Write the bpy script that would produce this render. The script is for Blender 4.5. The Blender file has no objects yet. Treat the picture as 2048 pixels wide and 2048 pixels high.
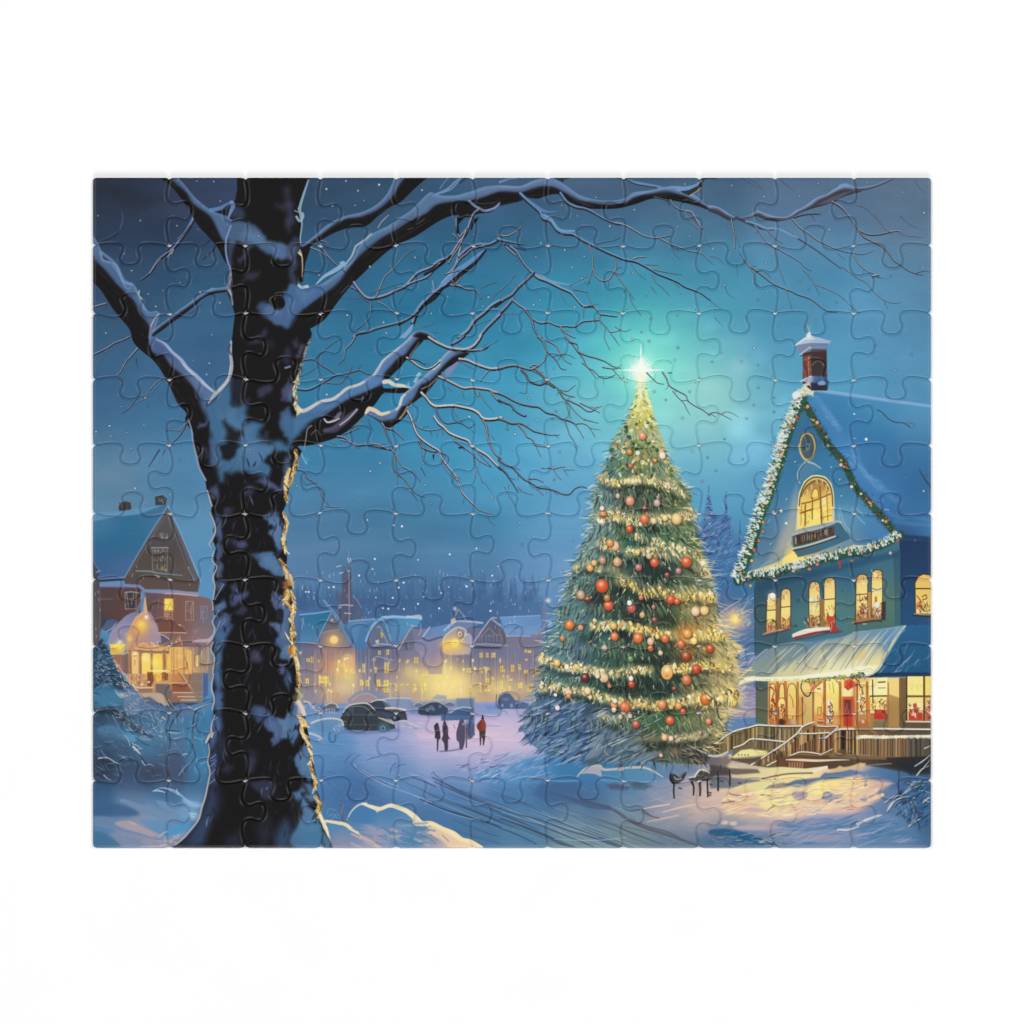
"""A 110 piece jigsaw with a printed winter village scene, lying on white."""
# ---------------------------------------------------------------- painting engine
# The printed picture on the jigsaw is painted here, stroke by stroke, into a
# generated image (nothing is loaded from disk).
import numpy as np,math,random
PX0,PY0,PW,PH=180,350,1688,1352          # picture area in photo pixels
CV=np.zeros((PH,PW,3),np.float32)
SAT=0.93
rng=random.Random(7)
nrg=np.random.RandomState(11)

VIEWS={}
for _r,_y in enumerate((340,676,1012,1348)):
    for _c,(_x,_s)in enumerate(((160,4.6),(580,4.6),(1000,4.6),(1420,4.2))):
        VIEWS['%d%d' % (_r,_c)]=(_x,_y,_s)
VIEWS.update(A=(1220,880,5.367),B=(1220,1150,5.367),C=(1220,1410,5.367),D=(1520,1150,5.52),
             E=(1520,1410,5.52),T=(1040,1140,6.44),H=(170,1150,6.66),K=(440,1150,6.66),
             U=(870,340,6.44),V=(420,340,6.44),W=(1330,340,12.07),P=(0,0,1.0))

def vp(view,*xy):
    """sketch coordinates x,y,x,y... -> list of picture points"""
    x0,y0,s=VIEWS[view]
    return [(x0+xy[i]/s,y0+xy[i+1]/s)for i in range(0,len(xy),2)]

def smooth(pts,n=6,closed=False):
    p=[np.array(q,float)for q in pts]
    if len(p)<3:
        return [tuple(q)for q in p]
    out=[]
    m=len(p)
    for i in range(m if closed else m-1):
        if closed:
            a,b,c,d=p[(i-1)% m],p[i],p[(i+1)% m],p[(i+2)% m]
        else:
            a,b,c,d=p[max(i-1,0)],p[i],p[i+1],p[min(i+2,m-1)]
        for k in range(n):
            t=k/n
            out.append(tuple(0.5*((2*b)+(c-a)*t+(2*a-5*b+4*c-d)*t*t
                                    +(3*b-a-3*c+d)*t ** 3)))
    if not closed:
        out.append(tuple(p[-1]))
    return out

def col(c):
    return np.array(c,np.float32)/255.0

def vnoise(h,w,sx,sy,seed):
    """smooth value noise in -1..1, feature size sx, sy"""
    r=np.random.RandomState(seed)
    gh,gw=int(h/sy)+3,int(w/sx)+3
    g=r.rand(gh,gw).astype(np.float32)*2-1
    ys,xs=np.arange(h)/sy,np.arange(w)/sx
    yi,xi=ys.astype(int),xs.astype(int)
    fy,fx=ys-yi,xs-xi
    fy,fx=(fy*fy*(3-2*fy))[:,None],(fx*fx*(3-2*fx))[None,:]
    a,b=g[yi][:,xi],g[yi][:,xi+1]
    c,d=g[yi+1][:,xi],g[yi+1][:,xi+1]
    return ((a*(1-fx)+b*fx)*(1-fy)+(c*(1-fx)+d*fx)*fy).astype(np.float32)

def field(x0,y0,x1,y1,pts,sig):
    """colour field from scattered samples (x, y, r, g, b), gaussian weights"""
    st=8
    gx,gy=np.arange(x0,x1+st,st,dtype=float),np.arange(y0,y1+st,st,dtype=float)
    q=np.array(pts,float)
    d2=(gx[None,:,None]-q[:,0])** 2+(gy[:,None,None]-q[:,1])** 2
    d2=d2-d2.min(axis=2,keepdims=True)
    w=np.exp(-d2/(2*sig*sig))
    f=(w @ (q[:,2:5]/255.0))/w.sum(axis=2,keepdims=True)
    xi,yi=np.arange(x0,x1),np.arange(y0,y1)
    tx,ty=(xi-x0)/st,(yi-y0)/st
    ix,iy=tx.astype(int),ty.astype(int)
    fx,fy=(tx-ix)[None,:,None],(ty-iy)[:,None,None]
    ix2,iy2=np.minimum(ix+1,len(gx)-1),np.minimum(iy+1,len(gy)-1)
    return ((f[iy][:,ix]*(1-fx)+f[iy][:,ix2]*fx)*(1-fy)
            +(f[iy2][:,ix]*(1-fx)+f[iy2][:,ix2]*fx)*fy).astype(np.float32)

def clipbox(ax,ay,bx,by):
    x0,y0=max(int(math.floor(ax)),PX0),max(int(math.floor(ay)),PY0)
    x1,y1=min(int(math.ceil(bx))+1,PX0+PW),min(int(math.ceil(by))+1,PY0+PH)
    return (x0,y0,x1,y1)if x1>x0 and y1>y0 else None

def blend(box,cov,c):
    x0,y0,x1,y1=box
    s=CV[y0-PY0:y1-PY0,x0-PX0:x1-PX0]
    s += cov[...,None]*(c-s)

def colour_in(box,c,sig=40):
    if isinstance(c,tuple):
        return col(c)
    x0,y0,x1,y1=box
    return field(x0,y0,x1,y1,c,sig)

def fill(pts,c,a=1.0,soft=1.0,sig=40,curve=0,rough=0.0):
    if curve:
        pts=smooth(pts,curve,True)
    if rough:
        pts=[(x+rng.uniform(-rough,rough),y+rng.uniform(-rough,rough))for x,y in pts]
    xs,ys=[p[0] for p in pts],[p[1] for p in pts]
    box=clipbox(min(xs)-soft-1,min(ys)-soft-1,max(xs)+soft+1,max(ys)+soft+1)
    if not box:
        return
    x0,y0,x1,y1=box
    X,Y=np.meshgrid(np.arange(x0,x1)+.5,np.arange(y0,y1)+.5)
    X,Y=X.astype(np.float32),Y.astype(np.float32)
    ins=np.zeros(X.shape,bool)
    dm=np.full(X.shape,1e9,np.float32)
    n=len(pts)
    for i in range(n):
        (ax,ay),(bx,by)=pts[i],pts[(i+1)% n]
        dx,dy=bx-ax,by-ay
        L=dx*dx+dy*dy
        if L<1e-9:
            continue
        if dy != 0:
            ins ^= ((Y >= ay)!= (Y >= by))& (X<ax+(Y-ay)*dx/dy)
        t=np.clip(((X-ax)*dx+(Y-ay)*dy)/L,0,1)
        dm=np.minimum(dm,(X-ax-t*dx)** 2+(Y-ay-t*dy)** 2)
    d=np.sqrt(dm)
    d=np.where(ins,d,-d)
    cov=np.clip(0.5+d/max(soft,.5),0,1)*a
    if soft>3:
        cov=(cov/a)** 2*(3-2*cov/a)*a
    blend(box,cov.astype(np.float32),colour_in(box,c,sig))

def stroke(pts,w,c,a=1.0,soft=1.0,curve=0,wob=0.0):
    """tapered polyline; w = width or (start, end) or list per point (before smoothing)"""
    if curve and len(pts)>2:
        pts=smooth(pts,curve)
    if wob:
        pts=[(x+rng.uniform(-wob,wob),y+rng.uniform(-wob,wob))for x,y in pts]
    n=len(pts)
    if isinstance(w,(int,float)):
        w=(w,w)
    ws=np.interp(np.linspace(0,1,n),np.linspace(0,1,len(w)),w)/2
    m=float(ws.max())+soft+1
    box=clipbox(min(p[0] for p in pts)-m,min(p[1] for p in pts)-m,
                  max(p[0] for p in pts)+m,max(p[1] for p in pts)+m)
    if not box:
        return
    x0,y0,x1,y1=box
    cov=np.zeros((y1-y0,x1-x0),np.float32)
    for i in range(n-1):
        (ax,ay),(bx,by)=pts[i],pts[i+1]
        b=clipbox(min(ax,bx)-m,min(ay,by)-m,max(ax,bx)+m,max(ay,by)+m)
        if not b:
            continue
        u0,v0,u1,v1=b
        X=(np.arange(u0,u1,dtype=np.float32)+.5)[None,:]
        Y=(np.arange(v0,v1,dtype=np.float32)+.5)[:,None]
        dx,dy=bx-ax,by-ay
        L=dx*dx+dy*dy
        t=np.clip(((X-ax)*dx+(Y-ay)*dy)/L,0,1)if L>1e-9 else np.zeros((v1-v0,u1-u0),np.float32)
        d=np.sqrt((X-ax-t*dx)** 2+(Y-ay-t*dy)** 2)
        rad=ws[i]+(ws[i+1]-ws[i])*t
        k=np.clip(0.5+(rad-d)/soft,0,1)*np.minimum(1,rad*2+.15)
        s=cov[v0-y0:v1-y0,u0-x0:u1-x0]
        np.maximum(s,k,out=s)
    blend(box,cov*a,colour_in(box,c))

def glow(x,y,r,c,a=1.0,p=2.0,ry=None,screen=False):
    ry=ry or r
    box=clipbox(x-3*r,y-3*ry,x+3*r,y+3*ry)
    if not box:
        return
    x0,y0,x1,y1=box
    X=(np.arange(x0,x1,dtype=np.float32)+.5)[None,:]
    Y=(np.arange(y0,y1,dtype=np.float32)+.5)[:,None]
    d=np.sqrt(((X-x)/r)** 2+((Y-y)/ry)** 2)
    cov=(np.exp(-d ** p)*a).astype(np.float32)
    if screen:
        s=CV[y0-PY0:y1-PY0,x0-PX0:x1-PX0]
        s += cov[...,None]*col(c)*(1-s)
    else:
        blend(box,cov,col(c))

def disc(x,y,r,c,a=1.0,soft=1.0,ry=None,rot=0.0):
    ry=ry or r
    n=14
    cr,sr=math.cos(rot),math.sin(rot)
    pts=[]
    for i in range(n):
        u,v=r*math.cos(i*2*math.pi/n),ry*math.sin(i*2*math.pi/n)
        pts.append((x+u*cr-v*sr,y+u*sr+v*cr))
    fill(pts,c,a,soft)

def jit(c,k):
    d=rng.uniform(-k,k)
    return tuple(min(255,max(0,v+d+rng.uniform(-k,k)*.4))for v in c)

def mixc(a,b,t):
    return tuple(u+(v-u)*t for u,v in zip(a,b))

def dabs(n,region,cols,ln,wd,ang,aj=0.4,a=(.4,.9),kj=10,bend=.15):
    """n short brush strokes inside a polygon; ang = angle or f(x, y)"""
    xs,ys=[p[0] for p in region],[p[1] for p in region]
    k=t=0
    while k<n and t<n*30:
        t += 1
        x,y=rng.uniform(min(xs),max(xs)),rng.uniform(min(ys),max(ys))
        ins=False
        for i in range(len(region)):
            (ax,ay),(bx,by)=region[i],region[i-1]
            if (ay>y)!= (by>y)and x<(bx-ax)*(y-ay)/(by-ay)+ax:
                ins=not ins
        if not ins:
            continue
        k += 1
        an=(ang(x,y)if callable(ang)else ang)+rng.uniform(-aj,aj)
        l=rng.uniform(*ln)
        cc=cols(x,y)if callable(cols)else rng.choice(cols)
        dx,dy=math.cos(an)*l/2,math.sin(an)*l/2
        b=rng.uniform(-bend,bend)*l
        w=rng.uniform(*wd)
        stroke([(x-dx,y-dy),(x-dy/l*b,y+dx/l*b),(x+dx,y+dy)],(w*.5,w,w*.2),jit(cc,kj),
               rng.uniform(*a),1.0,3)

def limb(upper,mid,lower,snow,bark=(21,19,22),edge=None,soft=1.2,ssoft=3.5):
    snow=[c[:2]+mixc(c[2:],(84,108,146),.3)for c in snow]
    fill(smooth(upper,4)+smooth(lower,4)[::-1],bark,1,soft)
    fill(smooth(upper,4)+smooth(mid,4)[::-1],snow,.96,ssoft)
    stroke(mid,5,mixc(bark,(70,70,120),.6),.55,6,4)
    stroke([(x,y+2.6)for x,y in upper],4,edge or (112,146,196),.4,4,4)
    stroke(upper,1.6,edge or (120,150,200),.75,1.2,4)
    stroke(lower,1.2,(16,14,18),.5,1.0,4)
    U_,M_,L_=(np.array(smooth(q,4))for q in (upper,mid,lower))
    for _ in range(len(U_)):
        t=rng.random()
        def at(q,t):
            f=t*(len(q)-1)
            i=min(int(f),len(q)-2)
            return q[i]+(q[i+1]-q[i])*(f-i)
        dt=rng.uniform(.01,.035)
        A,B=(U_,M_)if rng.random()<.62 else (M_,L_)
        k=rng.random()
        pts=[tuple(at(A,min(1,t+d))*(1-k)+at(B,min(1,t+d))*k)for d in (0,dt,dt*2)]
        if A is U_:
            stroke(pts,(1,rng.uniform(2,5),1),mixc((140,168,204),(56,66,104),min(1,k*1.1)),rng.uniform(.2,.5),2.4,3)
        else:
            stroke(pts,(.7,rng.uniform(1,2),.6),rng.choice([(62,60,66),(44,42,52),(84,80,82)]),rng.uniform(.25,.6),1.2,3)

def twig(pts,w=2.6,w1=.8,hi=(160,176,200),a=1.0,dark=(36,33,42),ha=.85):
    """thin branch: dark wood with a snowy upper edge"""
    stroke(pts,(w,w1),dark,a,1.0,5)
    if w>1.3:
        for _ in range(rng.choice((0,1,1,2))if w>2.8 else 0):
            i=rng.randrange(len(pts)-1)
            k=rng.random()
            x,y=(u+(v-u)*k for u,v in zip(pts[i],pts[i+1]))
            an=math.atan2(pts[i+1][1]-pts[i][1],pts[i+1][0]-pts[i][0])+rng.choice((-.8,.7))+rng.uniform(-.3,.3)
            l=rng.uniform(6,17)
            stroke([(x,y),(x+math.cos(an)*l*.5,y+math.sin(an)*l*.5+1),(x+math.cos(an+.25)*l,y+math.sin(an+.25)*l)],(1.5,.6),mixc(dark,hi,rng.uniform(0,.5)),a*.8,1,3)
        stroke([(x-w*.12,y-w*.36)for x,y in pts],(w*.6,w1*.6),hi,ha*a,.9,5)

# ---------------------------------------------------------------- sky and far background
SKY=[
 (190,365,36,42,62),(300,365,40,48,74),(420,370,50,62,102),(660,368,48,70,106),(800,370,50,76,112),(1000,368,60,84,124),(1200,370,70,90,126),(1400,370,74,96,132),(1600,370,92,112,146),(1860,368,96,116,146),
 (190,450,43,58,92),(330,450,41,55,90),(440,440,52,72,116),(660,450,46,82,124),(850,450,45,90,136),(1000,450,50,98,146),(1200,450,60,108,154),(1400,440,64,112,152),(1600,440,78,120,162),(1860,440,88,118,150),
 (190,560,48,66,108),(280,560,44,78,122),(400,560,48,90,134),(650,560,45,102,152),(850,560,42,112,160),(1000,560,45,118,166),(1200,560,50,132,176),(1400,560,60,138,178),(1600,560,72,140,185),(1860,560,84,132,172),
 (200,650,50,90,132),(400,650,45,92,142),(650,650,45,112,160),(850,650,40,120,166),(1000,650,44,132,176),(1150,640,46,142,180),(1240,670,52,165,180),(1310,660,66,176,184),(1420,650,72,162,186),(1550,650,72,146,190),(1750,650,84,150,196),(1860,650,84,140,186),
 (200,740,60,100,150),(400,740,58,98,150),(650,740,45,118,166),(850,740,45,130,176),(1000,740,48,142,186),(1150,740,62,162,196),(1230,735,72,190,194),(1290,740,120,220,204),(1350,740,122,214,204),(1440,740,112,190,200),(1520,740,86,165,196),(1650,740,80,156,200),(1860,740,84,150,196),
 (200,820,60,105,156),(330,820,62,110,162),(650,820,50,126,176),(850,820,54,140,190),(1000,820,60,152,196),(1130,820,92,180,200),(1200,820,108,195,204),(1400,820,138,204,204),(1450,820,136,202,200),(1520,820,104,180,204),
 (200,890,64,114,156),(330,890,64,125,176),(650,890,54,126,180),(850,890,58,146,196),(1000,890,64,156,204),(1130,890,94,170,206),(1400,890,114,190,205),(1520,890,94,165,205),
 (200,955,96,132,162),(260,960,100,136,165),(350,960,75,130,182),(650,960,64,130,182),(800,960,56,126,176),(1000,960,64,150,202),(1100,960,88,160,210),(1400,960,95,170,206),(1530,960,85,156,205),
 (190,1030,84,140,182),(380,1030,90,142,186),(650,1030,75,120,170),(800,1030,74,130,176),(950,1030,64,136,182),(1050,1030,74,150,196),(1150,1030,90,155,202),(1400,1030,84,155,205),
 (380,1100,88,148,192),(650,1100,84,130,176),(800,1100,74,126,172),(950,1100,80,130,182),(1100,1100,104,150,202),
 (400,1160,84,140,200),(620,1160,92,130,186),(800,1160,80,122,178),(950,1160,84,126,186),(1080,1160,100,146,202),
 (600,1220,74,114,176),(800,1220,66,104,166),(950,1220,62,96,156),(1080,1220,90,130,192),(1450,1160,60,105,170),(1450,1300,90,125,180)]
CV[:]=field(PX0,PY0,PX0+PW,PY0+PH,SKY,58)
# brushed cloud texture
_cl=(vnoise(PH,PW,190,70,3)*.55+vnoise(PH,PW,80,34,4)*.3+vnoise(PH,PW,30,14,5)*.15)
CV += (_cl*.04)[...,None]*np.array([1.0,1.0,.95],np.float32)
_st=vnoise(PH,PW,60,6,8)
CV += (_st*.003)[...,None]
_cq=np.clip(vnoise(PH,PW,110,60,21)*.6+vnoise(PH,PW,48,30,22)*.4,0,1)*np.exp(-((np.arange(PW)[None,:]-1180)/330)** 2-((np.arange(PH)[:,None]-400)/220)** 2)
CV += (_cq.astype(np.float32)*.20)[...,None]*np.array([.9,1,1],np.float32)
# dark wisps in the upper left corner
for _p in (vp('00',180,120,400,200,600,280,760,260),vp('00',300,220,480,330,640,300),vp('00',140,160,330,190)):
    stroke(_p,(8,26,10),(34,44,52),.35,12,6)
stroke(vp('00',180,655,330,580,390,480,385,380),(2,4,3,1),(70,100,140),.6,3,6)
stroke(vp('00',190,662,320,600,360,540),(3,5,2),(28,36,52),.6,3,6)
# cloud puffs around the star and the left house
for _x,_y,_r,_q,_c,_a in ((1478,735,26,22,(150,205,215),.55),(1490,690,30,18,(110,185,205),.4),(1445,690,22,14,(100,190,200),.35),
                          (1430,800,55,50,(150,212,205),.5),(1415,775,30,20,(160,220,205),.35),(1370,690,30,20,(90,190,200),.4),
                          (1550,700,45,14,(95,160,205),.35),(1330,640,60,18,(85,180,190),.35),(1180,800,50,24,(130,200,212),.35),
                          (220,955,34,20,(112,140,165),.45),(200,910,24,16,(80,125,155),.3),(560,1010,40,20,(70,130,190),.3),
                          (730,985,60,16,(90,150,200),.22),(900,1100,90,10,(95,140,190),.3),(700,1090,70,12,(95,140,185),.25),
                          (1230,800,30,18,(70,150,190),.25),(1210,690,26,14,(50,185,185),.35)):
    glow(_x,_y,_r,_c,_a,2.0,_q)
# glow of the star
glow(1283,740,120,(120,235,210),.38,1.2,110,True)
glow(1290,735,60,(100,240,200),.45,1.4,55)
# far forest and haze
for _i in range(150):
    _x=rng.uniform(590,1090)
    _y=1185+14*math.sin(_x*.011)+rng.uniform(-14,12)
    _h=rng.uniform(18,46)
    fill([(_x,_y-_h*.5),(_x+_h*.16,_y+_h*.6),(_x-_h*.16,_y+_h*.6)],jit((58,92,152),9),rng.uniform(.15,.4),3)
for _x in range(590,1090,5):
    stroke([(_x+rng.uniform(-3,3),1150+rng.uniform(0,30)),(_x,1240)],2.2,jit((66,100,160),12),rng.uniform(.1,.35),2)
fill(vp('P',585,1205,700,1190,850,1196,960,1190,1090,1200,1090,1290,585,1290),(62,96,156),.55,26)
# steeple with snow on its ledges
fill(vp('21',480,560,560,560,575,1080,470,1080),(84,80,112),.75,4)
fill(vp('21',505,700,565,700,570,900,500,900),(96,76,92),.6,6)
fill(vp('21',420,780,660,860,690,1080,440,1080),(88,88,118),.55,10)
fill(vp('21',430,545,545,540,560,600,440,590),(76,118,160),.6,4)
stroke(vp('21',540,410,543,700,545,1060),(1,2.4,2),(150,150,170),.8,1)
for _p in ((430,560,470,548),(455,620,490,610),(530,600,552,596),(450,915,520,908),(520,912,580,915),(500,985,560,990),(530,480,545,520),(555,480,560,515),(445,940,470,930)):
    stroke(vp('21',*_p),1.8,(205,215,225),.8,1)
stroke(vp('21',580,825,625,880,655,935),1.6,(120,160,200),.8,1,4)
for _i in range(16):
    _x,_y=rng.uniform(440,660),rng.uniform(760,1060)
    stroke(vp('21',_x,_y,_x+rng.uniform(-8,8),_y+rng.uniform(10,50)),1,(130,150,180),.5,1)

# ---------------------------------------------------------------- snowy ground
SNOW=[(190,1330,50,80,125),(300,1420,40,78,125),(620,1400,110,140,200),(740,1400,135,145,195),(850,1400,150,150,195),(950,1395,160,155,190),(1060,1400,120,140,195),
 (620,1440,112,150,208),(760,1440,140,152,208),(860,1440,190,175,212),(900,1450,218,190,215),(1000,1428,150,160,218),(1060,1440,185,178,220),
 (640,1465,100,152,212),(800,1462,165,168,215),(880,1465,220,194,215),(1000,1462,236,200,214),(1040,1470,232,198,214),
 (650,1490,92,140,202),(760,1492,130,158,216),(850,1490,192,182,220),(950,1490,236,206,220),(1030,1492,226,196,214),
 (650,1525,85,130,200),(800,1525,118,146,206),(880,1525,145,158,212),(960,1520,172,166,212),(1040,1520,120,152,212),
 (660,1560,72,118,186),(800,1560,84,132,196),(950,1555,108,148,208),(1010,1560,70,128,196),(1100,1560,62,112,184),(1180,1555,60,120,190),(1250,1560,74,132,188),(1330,1555,110,140,180),(1400,1545,150,150,172),(1480,1560,238,208,156),(1600,1560,250,222,150),(1700,1575,215,182,170),(1800,1560,78,115,170),(1860,1540,60,92,140),
 (700,1590,66,106,176),(900,1590,80,122,188),(1000,1595,66,112,176),(1100,1595,64,102,166),(1180,1600,62,96,158),(1260,1590,86,122,166),(1320,1595,150,150,166),(1400,1595,226,186,162),(1500,1600,238,202,164),(1650,1600,236,196,174),(1780,1590,108,128,178),(1850,1590,50,90,145),
 (750,1630,70,110,170),(900,1632,70,115,175),(1050,1625,82,132,178),(1150,1625,112,142,160),(1250,1625,126,146,158),(1350,1625,165,162,172),(1430,1622,218,186,178),(1550,1620,228,192,178),(1650,1640,176,165,190),(1780,1640,84,124,180),(1850,1640,52,92,148),
 (640,1660,72,125,180),(800,1680,60,100,152),(950,1680,72,116,165),(1050,1680,82,128,168),(1150,1680,114,145,150),(1250,1680,112,136,142),(1350,1680,95,120,142),(1440,1670,50,95,146),(1530,1680,82,116,166),(1650,1680,96,130,180),(1800,1680,102,132,176),
 (200,1600,55,100,160),(300,1640,110,135,180),(250,1690,110,130,170),(400,1680,60,80,130),(200,1500,48,80,125)]
fill([(175,1400),(590,1400),(640,1398),(760,1398),(1090,1396),(1420,1520),(1870,1520),(1870,1705),(175,1705)],SNOW,1,14,sig=26)
fill([(600,1405),(1090,1398),(1300,1500),(1860,1530),(1866,1704),(600,1704)],SNOW,1,3,sig=30)
# brushed snow texture
def _snowc(x,y):
    yy,xx=min(max(int(y)-PY0,0),PH-1),min(max(int(x)-PX0,0),PW-1)
    c=CV[yy,xx]*255
    return tuple(float(v)for v in c+rng.uniform(-11,15))
dabs(520,[(610,1410),(1090,1405),(1090,1500),(620,1550)],_snowc,(14,60),(1,4),0.02,.1,(.25,.6),4)
dabs(420,[(640,1540),(1400,1540),(1450,1694),(700,1690)],_snowc,(20,80),(1,4),0.32,.14,(.25,.6),4)
dabs(300,[(1240,1540),(1860,1560),(1860,1694),(1300,1694)],_snowc,(14,60),(1,5),-.28,.3,(.3,.7),6)

# ---------------------------------------------------------------- the village street
def v1(*p):return vp('21',*p)
def v3(*p):return vp('31',*p)
# walls, warm at the foot
WALL=[(600,1300,104,106,138),(660,1310,140,115,125),(700,1310,96,108,150),(760,1300,100,104,135),(830,1300,125,120,150),(880,1310,150,128,140),(960,1310,110,112,146),(1050,1310,120,120,150),
        (600,1360,130,122,140),(660,1350,205,160,118),(690,1370,215,170,130),(740,1370,130,125,150),(790,1370,170,140,130),(840,1365,200,170,125),(880,1370,235,205,125),(920,1380,235,200,120),(970,1365,175,145,125),(1050,1360,160,135,130),
        (600,1400,150,140,155),(700,1400,165,150,155),(800,1400,185,165,160),(900,1400,215,190,150),(1000,1392,215,175,130),(1070,1390,170,150,140)]
fill([(592,1290),(640,1262),(712,1294),(740,1240),(820,1258),(950,1256),(1085,1258),(1088,1402),(592,1408)],WALL,.95,4,sig=24)
for _i in range(46):
    _x=rng.uniform(596,1080)
    stroke([(_x,rng.uniform(1290,1320)),(_x+rng.uniform(-1,1),rng.uniform(1340,1400))],rng.uniform(1,2),rng.choice([(90,95,130),(170,150,150),(215,190,150)]),rng.uniform(.12,.35),1)
# left house: blue roof, gable, warm window
fill(v1(100,1000,370,960,270,1240,90,1260),[(610,1235,55,112,165),(640,1240,36,112,160),(620,1280,84,130,185)],1,1.4,sig=20)
stroke(v1(90,1000,250,985,370,965),3,(120,170,215),.9,1)
stroke(v1(100,1010,90,1150,85,1330),2,(70,95,140),.8,1)
stroke(v1(125,1030,110,1130),1.6,(150,185,225),.7,1)
stroke(v1(80,1262,180,1258,290,1262),3,(120,145,200),.8,1.5)
fill(v1(385,985,580,1290,600,1300,600,1546,300,1546,300,1260,255,1230),[(660,1250,98,102,118),(670,1285,132,120,132),(660,1315,168,130,120),(690,1345,220,165,125)],1,1.4,sig=16)
stroke(v1(385,975,310,1110,250,1240),2.4,(110,160,205),.9,1)
stroke(v1(305,870,380,960,460,1080,530,1210,585,1290),3.4,(88,140,200),.95,1)
stroke(v1(310,862,400,960,500,1110),1.4,(165,170,200),.8,1)
stroke(v1(300,1168,360,1150,460,1140),1.6,(175,160,160),.7,1)
stroke(v1(300,1290,420,1300,580,1300),2,(100,95,125),.7,1)
stroke(v1(290,1200,330,1170,440,1160,480,1190),1.6,(150,130,140),.6,1,4)
stroke(v1(300,1320,370,1390,430,1380,500,1310),1.6,(190,140,120),.7,1,4)
disc(*v1(385,1050)[0],3,(190,190,190),.8); stroke(v1(390,1050,388,1090),1.4,(90,90,100),.8)
glow(*v1(398,1235)[0],15,(250,190,100),.75,2)
disc(*v1(405,1230)[0],8,(252,212,130),1,3)
glow(*v1(480,1500)[0],20,(250,215,100),.75,2)
fill(v1(310,1390,420,1450,520,1500,540,1546,330,1546,260,1470),(205,150,115),.5,8)
glow(*v1(530,1400)[0],7,(250,220,160),.9,2); stroke(v1(500,1390,545,1385,545,1420,505,1425,500,1390),1,(160,110,70),.7)
# windows drawn as lit panes with dark bars
def pane(x,y,w,h,c=(236,206,110),fr=(110,92,80)):
    fill([(x,y),(x+w,y),(x+w,y+h),(x,y+h)],jit(c,8),.92,1.2)
    stroke([(x+w*rng.uniform(.3,.7),y),(x+w*.5,y+h)],.9,fr,.7,.8)
    if h>7:
        stroke([(x,y+h*.5),(x+w,y+h*rng.uniform(.4,.6))],.8,fr,.6,.8)
    stroke([(x,y),(x,y+h),(x+w,y+h)],.8,fr,.5,.8)
for _x,_y,_w,_h in ((150,1400,34,36),(190,1385,26,60),(665,1450,26,86),(775,1480,26,60),(865,1440,46,100),(810,1330,26,40),(885,1320,28,50),
                       (1140,1390,40,60),(1200,1340,40,50),(1340,1390,36,70),(1740,1350,34,46),(1800,1350,26,46),(1850,1350,40,46),(1740,1490,34,50),(1805,1485,34,30),(1620,1490,50,46),
                       (1060,1420,24,30),(1530,1400,20,24),(1580,1415,20,28),(1560,1150,26,50),(780,1230,36,36),(830,1180,26,34)):
    pane(*v1(_x,_y)[0],_w/4.6,_h/4.6,(226,196,120))
for _x,_y,_w,_h in ((640,50,30,60),(695,55,32,60),(795,50,36,70),(860,55,50,70),(140,40,34,50),(265,20,90,70),(1015,90,24,22),(1060,85,30,26),(1130,90,30,60),(1200,70,60,90),(1640,105,32,66),(1730,105,32,66),(1815,100,30,66),(1795,40,44,40),
                       (1490,60,90,50),(1370,90,40,40),(1210,0,50,20),(860,130,50,40),(965,100,24,60)):
    pane(*v3(_x,_y)[0],_w/4.6,_h/4.6,(242,214,104))
for _x,_y,_w,_h in ((0,60,24,80),(70,110,30,50),(165,80,40,50),(250,95,22,70),(280,95,22,70),(75,45,40,20)):
    pane(*vp('32',_x,_y)[0],_w/4.6,_h/4.6,(245,212,96))
for _x,_y,_w,_h in ((225,1320,22,30),(255,1325,30,30),(230,1405,26,20),(0,1470,30,60),(100,1460,30,70),(165,1455,24,46),(220,1510,40,34),(320,1500,30,44),(345,1500,24,44)):
    pane(*vp('22',_x,_y)[0],_w/4.6,_h/4.6,(242,205,90))
for _p,_r in ((v1(1100,1520),16),(v1(1400,1520),22),(v3(1330,60),26),(v3(1450,100),30),(v3(1550,60),18),(v3(1200,30),16),(v3(560,20),16),(v3(1900,130),16),(v3(1400,20),20)):
    glow(_p[0][0],_p[0][1],_r,(250,226,130),.5,2)
for _i in range(70):                                             # more lit panes and light spilling down the fronts
    _x,_y=rng.uniform(600,1075),rng.choice((1318,1336,1352,1366,1378))+rng.uniform(-3,3)
    _g=math.exp(-((_x-910)/70)** 2)+math.exp(-((_x-690)/40)** 2)+.4
    fill([(_x,_y),(_x+4,_y),(_x+4,_y+6),(_x,_y+6)],jit((250,226,136),12),min(.9,_g*.8),1.2)
    if rng.random()<_g*.6:
        stroke([(_x,_y),(_x+1,_y+rng.uniform(14,30))],rng.uniform(1,3),(252,232,160),.4,2)
for _x,_r,_a in ((915,40,.5),(885,26,.5),(690,26,.5),(800,26,.3),(1010,26,.3),(1050,26,.35)):
    glow(_x,1376,_r,(252,226,150),_a,2,_r*.7)
for _i in range(40):
    _x=rng.uniform(596,1075)
    stroke([(_x,1300),(_x,rng.uniform(1330,1395))],1,rng.choice([(90,84,100),(225,205,170),(200,190,190)]),.35,1)
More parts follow.
